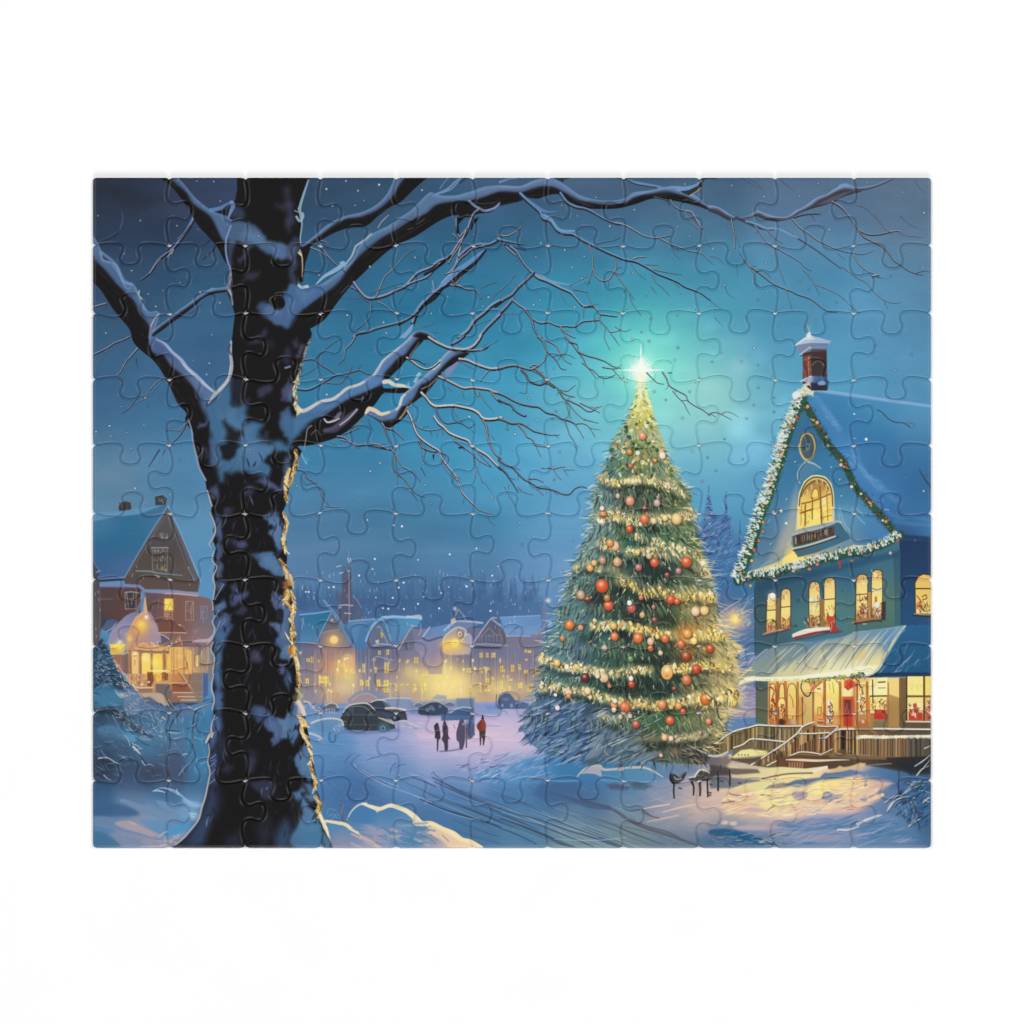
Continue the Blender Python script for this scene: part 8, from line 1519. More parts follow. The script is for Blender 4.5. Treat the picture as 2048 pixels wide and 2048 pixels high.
patch(r0,(68,72,124),.9,5,1620,1310,1700,1290,1770,1330,1850,1400,1800,1410,1730,1370,1650,1340); patch(r0,(56,54,96),.8,8,1510,1390,1560,1350,1620,1390,1560,1460); patch(r0,(60,62,104),.85,6,1190,1420,1240,1340,1280,1400,1260,1500,1220,1480); patch(r0,(62,56,100),.8,6,1640,520,1660,445,1760,440,1740,500,1680,540); patch(r0,(58,54,96),.75,8,1510,560,1560,560,1550,610,1520,640)
patch(r0,(66,62,116),.9,5,1850,540,1880,430,1932,380,1932,560,1880,590); patch(r0,(64,100,156),.9,6,1840,690,1932,640,1932,880,1870,900,1840,800); patch(r0,(54,52,92),.8,6,1560,40,1620,10,1650,40,1580,60); patch(r0,(50,46,86),.7,8,1870,150,1932,90,1932,240,1880,220); patch(r0,(44,42,72),.6,10,1710,30,1770,30,1760,80)
stroke(r0(1890,275,1932,262),4,(130,160,205),.8,1.4); patch(r0,(50,48,84),.7,5,1690,880,1720,850,1740,890,1710,920)
stroke(r0(1000,760,1030,860,1040,960,1075,1100,1100,1200,1160,1310),(3,3,4,4,3),(150,160,190),.85,1.1,4); stroke(r0(1080,1110,1120,1050,1130,1010),2,(140,146,170),.7,1,3)
patch(r1,(58,110,170),.95,8,-20,700,40,720,150,700,280,700,200,760,110,860,60,920,-20,1000); patch(r1,(56,48,80),.8,6,20,40,60,0,80,60,40,100); patch(r1,(84,76,110),.8,5,60,140,110,60,140,80,90,180); patch(r1,(96,120,160),.8,5,0,460,40,440,30,560,0,580)
GO,GD,GB=(236,208,140),(196,140,60),(110,70,30)
def rimlight(pts,w,n,cols_):
    P_=smooth(pts,6)
    stroke(P_,w,cols_[0],.5,3)
    n=int(n*1.6)
    for i in range(n):
        k=rng.randrange(len(P_)-1)
        x,y=P_[k]
        an=math.atan2(P_[k+1][1]-y,P_[k+1][0]-x)+rng.uniform(-.5,.5)
        l=rng.uniform(3,12)
        stroke([(x+rng.uniform(-3,3),y),(x+rng.uniform(-2,2)+math.cos(an)*l,y+math.sin(an)*l)],rng.uniform(1,3),rng.choice(cols_),rng.uniform(.6,.95),1)
rimlight(r1(190,0,140,130,95,280,80,360),(2,3,5),26,[(130,136,140),(190,180,150),(70,66,70)]); rimlight(r1(70,360,50,440,40,500,60,560,50,620,80,680),(7,6,6,7),34,[(214,200,150),(236,226,186),(120,104,80)])
rimlight(r1(50,1030,60,1120,40,1200,20,1280,0,1330),(6,9,8,5),40,[(206,170,104),(236,206,140),(110,84,46),(190,140,70)]); rimlight(r0(1925,1200,1900,1300,1890,1400,1905,1500),(5,8,8,8),40,[(226,196,116),(240,220,160),(120,90,50)])
# lower trunk patches
for _c,_a,_s,_p in ((VI,.8,5,(1310,90,1330,30,1410,10,1400,60)),((70,84,140),.9,5,(1240,60,1290,100,1310,250,1290,320,1255,300,1250,200)),((84,104,156),.8,4,(1255,380,1290,310,1310,400,1290,500,1320,560,1300,660,1250,640,1260,500)),((66,66,128),.85,6,(1430,340,1470,320,1540,340,1500,390,1440,390)),((44,42,72),.7,10,(1340,290,1400,280,1430,330,1350,340)),((88,126,190),.97,5,(1690,110,1780,60,1850,130,1870,260,1840,420,1810,440,1800,340,1740,260,1780,180)),((62,72,128),.8,6,(1690,90,1750,50,1830,60,1770,110)),
                       ((84,128,190),.95,5,(1600,440,1700,430,1780,420,1800,480,1870,560,1890,640,1820,690,1750,600,1660,560,1630,490)),((60,66,116),.8,8,(1560,440,1640,440,1650,500,1590,480)),((58,56,108),.85,6,(1240,720,1300,680,1360,700,1310,760,1250,800)),((66,66,120),.9,5,(1370,880,1400,820,1500,790,1550,800,1500,870,1420,920)),((50,48,88),.85,6,(1390,780,1400,700,1440,720,1420,800)),((84,116,176),.9,5,(1230,980,1260,900,1330,870,1330,940,1280,980)),((70,92,156),.9,5,(1230,1060,1290,990,1370,990,1390,1050,1320,1130,1290,1200,1240,1180)),((52,50,92),.8,6,(1430,980,1470,930,1530,940,1500,1010)),
                       ((64,98,168),.9,8,(1235,1180,1280,1150,1340,1110,1400,1100,1350,1220,1320,1300,1260,1400,1235,1340)),((74,110,176),.85,8,(1230,1330,1290,1310,1300,1450,1280,1560,1230,1560)),((90,100,160),.95,4,(1760,800,1800,790,1870,830,1880,900,1932,950,1900,1010,1860,960,1790,950,1770,880)),((86,112,172),.95,5,(1745,1090,1780,1060,1850,1090,1870,1000,1932,960,1932,1300,1850,1290,1800,1260,1830,1180,1770,1120)),((90,130,188),.9,5,(1800,1270,1860,1300,1932,1290,1932,1420,1850,1400,1840,1320)),((52,50,82),.85,6,(1560,1390,1600,1320,1640,1330,1670,1420,1610,1450)),((80,80,140),.9,4,(1820,1500,1860,1450,1900,1460,1870,1546,1830,1530))):
    patch(s0,_c,_a,_s,*_p)
fill(s0(1810,960,1870,960,1850,1060,1800,1040),(34,38,52),.9,3); fill(s0(1790,640,1900,650,1870,730,1780,780,1760,720),(30,30,34),.9,5)
for _c,_a,_s,_p in (((66,104,176),.95,10,(1235,-20,1290,-20,1300,80,1270,180,1240,260,1250,140)),((62,96,172),.9,8,(1235,200,1300,150,1320,260,1270,350,1235,340)),((66,100,176),.9,9,(1230,420,1290,360,1300,480,1250,640,1190,700,1190,620)),((56,60,120),.85,8,(1190,760,1250,700,1270,800,1260,960,1190,1010)),((46,44,84),.7,14,(1260,560,1340,600,1340,760,1280,800)),((44,42,76),.8,10,(1310,860,1370,830,1400,870,1350,910)),((52,66,120),.8,20,(1170,1100,1240,1000,1270,1160,1220,1330,1130,1460,960,1590,880,1590,1040,1440)),((58,96,160),.6,16,(1000,1600,1100,1440,1180,1360,1130,1560,1060,1600)),
                       ((64,82,146),.85,6,(1570,370,1620,280,1700,310,1760,380,1700,400,1640,440)),((80,104,176),.9,5,(1680,440,1760,380,1820,420,1850,500,1870,580,1800,650,1750,620,1790,560,1730,520)),((92,132,190),.95,5,(1820,400,1880,410,1932,360,1932,560,1870,590,1840,500)),((50,46,84),.8,8,(1540,800,1600,760,1620,840,1560,900)),((46,42,76),.7,12,(1560,700,1620,720,1600,780)),((50,48,82),.8,7,(1580,1000,1660,980,1780,1000,1800,1080,1720,1150,1640,1100)),((58,88,150),.75,18,(1820,1420,1932,1360,1932,1600,1800,1600)),((44,44,70),.6,20,(1640,1440,1720,1300,1760,1460,1680,1590)),((46,50,84),.5,16,(1360,1500,1460,1460,1480,1590,1340,1590)),((60,96,152),.8,5,(1890,-10,1932,-20,1932,160,1890,100))):
    patch(t0,_c,_a,_s,*_p)
patch(lambda*p:vp('31',*p),(84,126,188),.95,6,0,360,60,250,110,320,130,420,110,520,60,640,0,620); patch(lambda*p:vp('31',*p),(84,128,190),.97,5,40,820,80,700,150,660,190,780,200,960,150,960,100,920); patch(lambda*p:vp('31',*p),(78,124,186),.95,6,30,1100,90,1050,160,1000,210,1030,250,1150,220,1180,150,1120,110,1100,160,1200,240,1300,300,1440,360,1600,20,1600,60,1400,90,1280,70,1180); patch(lambda*p:vp('31',*p),(34,34,40),.85,8,20,1180,90,1160,110,1260,90,1340,40,1430,10,1400); patch(lambda*p:vp('31',*p),(34,36,44),.8,6,100,1020,140,1000,170,1100,140,1090); patch(lambda*p:vp('31',*p),(70,140,190),.6,20,60,1420,240,1320,330,1500,300,1600,100,1600)
patch(lambda*p:vp('31',*p),BK,.8,4,60,480,100,460,130,600,100,660,30,660,70,560); patch(lambda*p:vp('31',*p),BK,.8,5,20,200,60,160,80,230,50,260,20,240)
# ragged bark between the patches
for _i in range(420):
    _y=rng.uniform(900,1680)
    _xl,_xr=np.interp(_y,(900,1000,1290,1560,1690),(405,428,432,420,380)),np.interp(_y,(900,1000,1290,1400,1560,1690),(580,572,588,604,634,670))
    _x=rng.uniform(_xl+4,_xr-6)
    _c=CV[int(_y)-PY0,int(_x)-PX0]*255
    _dk=float(_c.max())<50
    _l=rng.uniform(6,26)
    _an=rng.uniform(1.2,2.2)
    stroke([(_x,_y),(_x+math.cos(_an)*_l*.5+rng.uniform(-3,3),_y+_l*.5),(_x+math.cos(_an)*_l,_y+math.sin(_an)*_l)],(.8,rng.uniform(1.4,5),.6),jit((52,52,78),8)if _dk and rng.random()<.3 else ((22,20,23)if rng.random()<.6 or _dk else (98,124,166)),rng.uniform(.3,.75),1.8,4)
# pale left rim
for _f,_p in ((s0,(1195,60,1235,150,1245,230,1220,300,1190,350,1215,385)),(s0,(1230,420,1215,500,1260,560,1225,650,1240,740,1225,860)),(s0,(1220,880,1225,960)),(s0,(1245,1010,1220,1070,1240,1130,1215,1220,1170,1270)),(s0,(1225,1250,1205,1320,1235,1400,1220,1546)),(t0,(1230,0,1210,120,1235,230,1215,330)),(t0,(1240,380,1210,470,1205,540,1170,620)),(t0,(1180,640,1190,720,1175,800,1195,900,1180,1000,1150,1140,1120,1230,1090,1340,1020,1430,950,1510,880,1570)),(r0,(1170,1400,1190,1470,1215,1546))):
    stroke(_f(*_p),(2,3.4,2.4),(178,176,176),.95,1.1,5); stroke([(x+2.6,y+1)for x,y in _f(*_p)],1.6,(70,70,84),.6,1.2,5)
stroke(t0(1160,630,1190,560,1220,540,1210,580),4,(200,190,180),.9,1.2,3)
for _p in ((1190,790,1250,740),(1200,800,1240,790),(1190,860,1250,800),(1200,930,1240,880),(1190,1010,1240,970),(1210,450,1260,400)):
    stroke(t0(*_p),2,(110,140,205),.8,1.2)
for _p in ((1190,600,1230,540),(1210,1070,1280,960),(1230,1200,1290,1060),(1240,860,1320,720)):
    stroke(s0(*_p),2.4,(120,160,196),.75,1.2)
# golden right rim
def r_at(f,w,n,*p):
    rimlight(f(*p),w,n,[GO,(246,230,180),GD,(226,196,120),GB])
r_at(s0,(4,8,9,6,5),40,1870,60,1900,150,1880,260,1870,330,1895,420); r_at(s0,(6,9,9,7),40,1840,490,1880,560,1905,640,1930,700)
patch(lambda*p:vp('K',*p),(206,120,44),.85,6,840,150,880,60,930,40,950,120,890,180); patch(lambda*p:vp('K',*p),(226,170,60),.9,5,850,200,900,170,930,250,930,330,880,360,850,280)
def kz(*p):return vp('K',*p)
stroke(kz(930,0,950,40,970,120),(6,5,3),(214,200,180),.95,1.2,3); r_at(kz,(5,8,7,8),36,900,200,900,280,870,340,930,420,980,470); stroke(kz(970,400,995,470,950,520,960,580),(5,4,3),(230,210,170),.95,1.2,3)
for _p in ((910,590,940,570,985,670,970,685),(940,690,970,720,990,830,960,860,930,820),(860,750,910,820,930,850,900,850),(900,840,960,890,1005,880,990,930,960,930)):
    fill(kz(*_p),(238,220,160),.97,1.6,curve=3)
r_at(kz,(9,8,7,6,6,8,5),60,940,960,950,1040,1000,1120,1030,1210,1040,1290,1045,1370,1055,1440); patch(kz,(206,140,50),.8,4,920,960,950,940,950,1040,925,1030); stroke(kz(985,930,1005,1060,1050,1200),(4,5,4),(240,226,170),.95,1.2,4)
patch(kz,(232,210,140),.97,3,1010,1510,1050,1500,1100,1580,1090,1640,1060,1690,1000,1720,980,1690,1030,1640,1030,1570); patch(kz,(120,90,50),.8,5,965,1620,1010,1540,1030,1620,1000,1690); patch(kz,(226,206,190),.95,4,1000,1720,1050,1720,1110,1800,1115,1850,1080,1860,1040,1800); r_at(lambda*p:vp('31',*p),(6,7,7,6,6),60,75,380,110,450,110,520,150,600,175,650)
stroke(vp('31',80,260,110,310,130,370),8,(226,206,190),.95,1.6,3); r_at(lambda*p:vp('31',*p),(7,9,8),34,80,390,120,430,140,460); fill(vp('31',90,510,140,560,175,640,150,640,110,570),(240,214,160),.9,3)
r_at(lambda*p:vp('31',*p),(4,6,7,7,6,8),50,175,680,195,760,190,840,215,930,230,990,230,1060); r_at(lambda*p:vp('31',*p),(8,11,9,7,8,9,9),70,235,1130,270,1190,265,1260,290,1340,340,1440,390,1530,450,1600)
stroke(vp('31',280,1300,320,1400,390,1520,450,1600),(6,7,8,9),(246,232,190),.95,1.4,4)
stroke(vp('21',0,640,20,700,30,760),(6,6,3),(214,190,130),.9,1.2); r_at(lambda*p:vp('21',*p),(5,6,5,5),40,10,780,40,930,20,1050,45,1190); r_at(lambda*p:vp('21',*p),(5,7,6),36,10,1150,35,1270,40,1330,70,1500)
glow(*vp('21',10,1330)[0],6,(206,130,40),.9); glow(*vp('21',95,1350)[0],3,(240,206,120),.9)

# ---------------------------------------------------------------- moonlit drift in the foreground
def f3(*p):return vp('31',*p)
DR=[(660,1650,80,134,186),(700,1635,62,120,184),(760,1630,66,120,188),(820,1640,80,130,190),(700,1665,110,140,190),(760,1660,160,160,182),(800,1670,100,140,186),(860,1665,84,130,186),(740,1680,150,145,170),(830,1680,66,124,178),(900,1680,206,180,170),(940,1685,240,210,170),(680,1690,150,140,170),(860,1690,170,160,176),(640,1690,66,130,180),(870,1650,226,196,160)]
fill(smooth(f3(330,1345,430,1360,520,1370,560,1280,640,1200,700,1188,780,1215,860,1222,930,1205,1050,1235,1120,1280,1180,1320,1230,1370,1290,1365,1400,1415,1480,1440,1560,1500,1640,1530,1740,1575,1790,1610),4)+f3(1790,1640,400,1640),DR,1,2,sig=16)
fill(f3(540,1340,600,1250,680,1205,800,1270,930,1240,1060,1270,1120,1310,1150,1400,1110,1460,1000,1470,900,1430,760,1390,620,1370),[(720,1630,66,122,190),(780,1630,72,126,196),(820,1640,84,136,194),(780,1655,104,140,186),(820,1660,120,144,184)],.85,6,sig=14)
stroke(f3(525,1350,560,1270,630,1205,700,1190),(2,3,4,5),(200,200,190),.95,1.2,4); stroke(f3(670,1195,760,1225,830,1240,920,1210,1000,1230,1080,1265,1150,1320,1200,1370,1260,1385),(4,8,7,8,9,11,12,8),(242,230,192),.97,1.8,5); fill(f3(760,1220,860,1225,840,1250,800,1275),(236,220,180),.9,3); fill(f3(1120,1320,1180,1350,1230,1390,1160,1410,1130,1370),(226,206,170),.9,3)
stroke(f3(330,1352,430,1368,510,1385,570,1430,640,1470),(5,7,7,4),(240,222,180),.95,1.6,4); stroke(f3(570,1470,650,1500,740,1550,830,1600),(4,8,10,6),(206,180,170),.85,3,4); stroke(f3(1230,1370,1300,1375,1400,1425,1500,1470,1580,1525,1660,1545,1760,1600),(6,9,10,12,10,10,8),(246,230,176),.97,2,5)
fill(f3(1300,1390,1420,1440,1560,1530,1700,1570,1780,1610,1480,1610,1380,1520,1260,1470,1170,1460,1240,1440),(240,206,170),.8,8)
for _i in range(70):
    _x,_y=rng.uniform(560,1250),rng.uniform(1370,1590)
    stroke(f3(_x,_y,_x+rng.uniform(40,120),_y+rng.uniform(-10,50)),rng.uniform(1.2,5),rng.choice([(206,186,180),(120,150,196),(84,130,186),(160,160,186),(66,116,176)]),rng.uniform(.25,.6),2)
for _p in ((570,1460,640,1490),(820,1490,900,1530),(1230,1390,1260,1420),(1180,1470,1280,1510,1340,1560),(1290,1480,1360,1530),(1400,1480,1460,1540)):
    stroke(f3(*_p),1.8,(110,104,120),.6,1,3)
stroke(f3(475,1200,480,1280,485,1350),3.4,(96,84,96),.85,1.2); stroke(f3(485,1205,475,1290),1.4,(190,180,170),.6); stroke(f3(540,1320,525,1360),2,(90,90,110),.7)
for _p in ((340,1290,360,1240,420,1250),(350,1310,400,1290,440,1330),(430,1280,460,1310),(380,1340,420,1300)):
    stroke(f3(*_p),1.3,(130,170,205),.6,1,3)
# ---------------------------------------------------------------- snowflakes in front of everything
FL=[('00',(555,465),(892,512),(1085,545),(1290,285),(475,925),(165,420),(920,1035),(975,985),(697,1255),(1287,1222),(628,1140),(1212,1515),(1645,607),(1230,105),(1075,100),(405,770),(1105,1125),(765,1110),(238,1500)),
      ('01',(820,135),(1215,185),(515,100),(390,330),(597,325),(625,190),(335,175),(680,280),(735,890),(915,880),(267,965),(1150,805),(1690,590),(1825,1170),(1775,1250),(1487,1330),(885,1497),(527,1335),(860,1400),(1300,1320),(1270,695),(1450,1165)),
      ('02',(567,325),(880,250),(710,420),(1010,515),(1235,365),(1635,520),(1570,545),(1745,605),(1700,130),(595,735),(330,800),(775,795),(660,895),(970,910),(450,870),(752,995),(1220,950),(890,1105),(995,1190),(1348,1162),(1650,1138),(310,1240),(365,1195),(347,1130),(685,1262),(565,1360),(1383,1370),(1632,1338),(1302,1492),(1890,1027),(375,672),(1715,735),(155,865)),
      ('03',(183,130),(358,165),(455,222),(752,218),(855,225),(983,178),(908,113),(1318,105),(1283,445),(1200,465),(812,467),(1002,500),(927,370),(25,660),(200,710),(470,778),(122,965),(445,1020),(405,1092),(755,945),(835,1005),(1062,1112),(1428,1045),(1517,890),(1327,935),(1730,312),(1797,358),(1637,678),(1790,820),(305,1237),(803,1310),(1587,542),(1625,185),(158,470)),
      ('10',(1035,205),(1190,232),(1165,335),(272,808),(588,800),(148,862),(283,903),(470,1015),(743,1135),(920,1125),(505,1383),(825,1440),(1560,1025),(430,870),(378,630),(600,550)),
      ('11',(768,128),(620,115),(662,162),(1115,620),(1203,645),(1650,722),(300,1157),(828,1150),(1222,1150),(738,1225),(582,1460),(1243,1352),(1897,1290),(1858,1467),(1297,1525),(62,1360),(452,500),(338,520),(1102,1400)),
      ('12',(268,557),(340,752),(482,745),(140,885),(110,1037),(547,1050),(497,1305),(1637,90),(1607,205),(1372,30),(1525,570),(1745,495),(1680,738),(1770,1045),(1910,1100),(1860,1320),(1222,10),(155,95),(495,283),(1420,495),(515,675)),
      ('13',(97,125),(370,85),(263,200),(403,227),(18,200),(1393,65),(1693,142),(1383,175),(1557,272),(537,500),(368,562),(405,418),(538,622),(308,677),(275,1018),(52,1115),(123,850),(380,1370),(1645,1170),(1795,1285)),
      ('20',(462,255),(350,482)),('22',(183,153),(675,322),(380,445),(205,355),(825,440),(585,600),(335,770),(255,825),(180,825),(137,905),(505,762)),('31',(1035,975),)]
for _row in FL:
    for _x,_y in _row[1:]:
        _q=vp(_row[0],_x,_y)[0]
        _r=rng.uniform(1.1,2.1)
        disc(_q[0],_q[1],_r+1.3,(40,62,100),.5,1.6)
        disc(_q[0],_q[1],_r,rng.choice([(226,232,230),(206,210,206),(190,190,186)]),rng.uniform(.55,.95),1.2,ry=_r*rng.uniform(.8,1.25))
        if rng.random()<.3:
            disc(_q[0]+rng.uniform(-.6,.6),_q[1]+rng.uniform(-.6,.6),_r*.5,(90,100,120),.8,1)
disc(*vp('03',833,1392)[0],4,(236,240,240),.9,1.4)
# fine painterly grain and overall tone
_gr=nrg.normal(0,1,(PH,PW)).astype(np.float32)
_gr=(_gr+np.roll(_gr,1,0)+np.roll(_gr,1,1)+np.roll(_gr,(1,1),(0,1)))/4
CV += (_gr*.008)[...,None]
_lum=CV @ np.array([.3,.59,.11],np.float32)
CV[:]=_lum[...,None]+(CV-_lum[...,None])*SAT
_ex=np.clip(CV[...,2]-np.maximum(CV[...,1]*1.16,CV[...,0]),0,1)
CV[...,2] -= _ex*.28
CV[...,1] += _ex*.05
CV[:]=np.clip(CV,0,1)

INK,KEY,FILL,AMB,SPEC,EXPO=.87,60.0,55.0,.125,.2,0

# one description per piece, row by row from the top left
LABEL_ROWS='''
dark navy corner piece with a faint black wisp, top left of the puzzle
edge piece with a black limb sloping right under a snowy strip and white flakes
nearly black edge piece printed with the top of the tree trunk
blue edge piece between trunk top and thick limb, with a rising snowy branch
edge piece where two thick black limbs rise to the puzzle's top border
edge piece with the snow topped limb and a knot of hanging twigs below it
edge piece where the big limb peaks in a snowy crest at the border
edge piece with the snowy limb sagging low between two crests
edge piece with the limb forking around a dark wedge near the border
edge piece with thin snowy branch rising from a small dip to the right
grey blue corner piece with one pale branch tip, top right of the puzzle
left edge piece with a snowy limb entering from the border, thin twig beside it
dark blue piece crossed by a thin twig, between the left limb and the trunk
black trunk piece with a blue snow bulge and a round dark knot hole
piece with the broad limb joining the trunk under a snow filled fork
piece with the black limb's lower edge and slender looping snowy twigs
blue piece with a snow topped branch dropping left beneath the knot of twigs
piece where a twig elbow turns sharply down in a snowy bend, open blue around
piece with one long snowy twig slanting down over clear blue and dangling twiglets
blue piece with a twig descending from its upper left corner above the star glow
clear blue piece with three parallel fine twigs, above the shop chimney
right edge piece with fine twigs ending in the plain blue sky
left edge piece with the black limb running down to the right and a bare twig
piece with the limb's snowy shoulder and a thin branch reaching the trunk
black trunk piece with few violet smears, directly below the round knot hole
blue piece right of the trunk with a pale thin stem curling down
piece with a snow capped branch climbing steeply right beside open blue sky
piece with two parallel snowy branches rising to the right, twigs below
piece with crossing fine twigs over brightening teal left of the star
teal piece with twig tips just left of the bright treetop star
piece printed with the shining white star on the treetop
pale turquoise piece with small cloud puffs, right of the star
piece with the red brick chimney under its snowy cap
plain blue right edge piece beside the chimney, scattered flakes only
left edge piece with plain dusk blue and a small hooked twig
piece with the black limb meeting the trunk's snowy blue crotch
black and blue patched trunk piece beside the wide lower limb
piece with the lower limb's pale snow ridge leaving the trunk
piece where the lower limb splits into two snowy forks
piece with wavy snow lined twigs fanning right from the lower limb
blue piece with tapering twig ends pointing at the fir
clear bright blue piece left of the fir's pale golden tip
piece with the fir's narrow golden top below the star
pale green glow piece with a single thin twig, right of the fir's tip
piece with the gable's snowy peak and the roof ridge below the chimney
right edge piece with the smooth blue roof and a short dark twig
left edge piece with a pale cloud, above the western roof
piece with blue sky and the trunk's left rim above the brown house's chimney
blackish trunk piece with pale blue patches under the crotch
blue piece with hanging twigs right of the trunk's golden rim
plain mid blue piece with one drooping twig below the lower limb
blue piece crossed by two long twigs running down to the right
light blue piece with twig tips left of the fir's upper tiers
blue piece with the fir's snowy left edge and first cream garland
piece with the fir's upper tiers, orange baubles and cream garland
light blue piece between the fir and the gable with dark spruce tips below
piece with the gable's oval medallion and the arched window's top
right edge piece with blue roof and the garland's right slope
left edge piece with the blue roof of the brown house
piece with the brown gable and its barred attic window
black trunk piece with a blue left rim, beside the brown gable
pale blue sky piece to the right of the golden trunk rim, no twigs
blue sky piece above the steeple with a few flakes
blue sky piece above the middle of the village with a soft pale band
blue sky piece with fading twig ends, above the far forest
blue piece with the fir's left boughs and small orange baubles
piece of the fir with two garlands and large round red baubles
piece with snowy blue spruces between the fir and the gable's garland
piece with the arched window's lit lower panes and balcony box
right edge piece where the gable garland meets the dark wing
left edge piece with dark brown wall and barred window of the brown house
piece with the brown wall, yellow lit window and the turret's pointed tip
black trunk piece with violet smears and a lit right rim, left of steeple
piece with the blue roofed first village house and a slim steeple
piece with forest haze above snowy village roofs, tiny white lights
piece with dark forest and falling snow above the glowing round gable
piece with far forest and dark gabled house at the village's right end
piece with the fir's left side, one big orange red bauble and pink one
piece from the fir's middle with dark hollows and golden garland
piece with the yellow street lamp glow between fir and shop
piece with paired arched upper windows and a snowy sill of the teal shop
right edge piece with the dark blue wing and one arched window
left edge piece with the grey column and snow laden fir beside the porch
piece with the brightly lit arched porch of the brown house
black trunk piece with a broken golden rim, beside the lit village
piece with the warm lit village house foot and small yellow windows
piece with grey village walls and small yellow windows left of the bright hall
piece with the brightest yellow village front
piece with brownish village walls and small yellow windows next to the fir
piece with the fir's lower left boughs and creamy garland tips
piece with the fir's lower middle, large glowing golden bauble to its right
piece with the fir's golden right boughs against the shop's corner
piece with the snowy striped awning and lit shop front beneath
right edge piece with the blue awning and a lit window with red decorations
left edge piece with dark blue snow covered shrubs
piece with bare shrub twigs in blue snow below the porch steps
black trunk piece with violet left rim, beside the shrub twigs
piece with the snow covered car and tyre tracks beside the trunk
piece with the large dark parked car on the pink lit snow
piece with the walking people, one in a red coat
piece with pink lit snow and the blue shadowed bank by the fir
piece with the fir's blue shadowed skirt on the snow
piece with the fir's lowest boughs and a white snow ridge
piece with the dark posts in the snow and the railing's left end
piece with the snowy stair railings and the porch steps
right edge piece with the long snow topped porch fence
dark blue corner piece with pale pink drift stripes, bottom left of the puzzle
edge piece with the trunk's flaring left root over blue snow
black edge piece printed with the base of the trunk
edge piece with the trunk's golden root edge and the drift's start
edge piece with the rounded drift edged in cream light
edge piece with blue ruts and the cream drift's right end
edge piece with dense dark ruts curving across blue snow
edge piece with greenish snow and a broad dark rut
edge piece with peach lit snow meeting a dark rut
edge piece with two small cream mounds on peach snow
edge piece with blue and lilac brushed snow below the lit patch
blue corner piece with a snowy shrub, bottom right of the puzzle
'''

# ---------------------------------------------------------------- the jigsaw itself
import bpy
from mathutils import Vector
from mathutils.geometry import delaunay_2d_cdt
SC=bpy.context.scene
U=0.254/1677.0                                  # one photo pixel in metres: the puzzle is 254 mm wide
def wx(x):return (x-1024)*U
def wy(y):return (1024-y)*U
CXS=[185.8,338.4,490.6,641,792.6,945,1095.8,1247,1398.4,1550,1708,1862]
CYS=[355.2,490.4,626,759,891,1026,1160,1292,1426,1561,1695.5]
# tab of every inner upright cut, row by row (R = the left piece's tab pokes right)
VT=['RLRRLRLLLL','RLLRLLLRLR','LRRLLRRRRR','RRRRLRLRRR','LRLRLLRLLL','LLRRRLRRLR','LRRLLRRRLL','RLLLRLLRLR','RLLLRRRLLL','RRLRRRRRRR']
# tab of every inner level cut, column by column (D = the upper piece's tab pokes down)
HT=['DDDUDUUUDUD','UUUDUDDDDDD','DDUDDUDUDUD','DDDUDDDUDUD','UUUDUUUDUDU','DUDUDUDDDDD','UDDUDUUUDDD','DDUDDUDUDUD','UUDDDDDUDDD']
jr=random.Random(5)
# a tab profile along a cut of unit length: (along, across)
TAB=[(0,0),(.10,-.022),(.20,-.042),(.30,-.044),(.365,-.02),(.395,.03),(.397,.09),(.378,.15),(.367,.195),(.378,.238),(.41,.27),(.455,.286),(.50,.29),
       (.545,.286),(.59,.27),(.622,.238),(.633,.195),(.622,.15),(.603,.09),(.605,.03),(.635,-.02),(.70,-.044),(.80,-.042),(.90,-.022),(1,0)]
def cut(p,q,sgn,depth):
    """curve from p to q with a tab to the side given by sgn (positive = left of travel turned 90 deg clockwise in picture space)"""
    dx,dy=q[0]-p[0],q[1]-p[1]
    L=math.hypot(dx,dy)
    nx,ny=-dy/L,dx/L
    sh,sc,sk,bw=jr.uniform(-.035,.035),jr.uniform(.92,1.10),jr.uniform(-.07,.07),jr.uniform(.6,1.25)
    pts=[]
    for a,o in TAB:
        w=min(1,max(0,(a-.25)/.12))*min(1,max(0,(.75-a)/.12))
        al=a+(sh+sk*max(0,o))*w
        oo=o*(sc if o>0 else bw)*depth*sgn
        pts.append((p[0]+dx*al+nx*oo,p[1]+dy*al+ny*oo))
    return smooth(pts,4)
node={(i,j):(CXS[i]+(jr.uniform(-1.2,1.2)if 0<i<11 and 0<j<10 else 0),CYS[j]+(jr.uniform(-1.2,1.2)if 0<j<10 and 0<i<11 else 0))for i in range(12)for j in range(11)}
vcut,hcut={},{}
for j in range(10):
    for i in range(1,11):
        # travelling down the picture: normal (-dy, dx) points left, so a right tab is -1
        vcut[i,j]=cut(node[i,j],node[i,j+1],-1 if VT[j][i-1] == 'R' else 1,140)
for j in range(1,10):
    for i in range(11):
        hcut[i,j]=cut(node[i,j],node[i+1,j],1 if HT[j-1][i] == 'D' else-1,140)

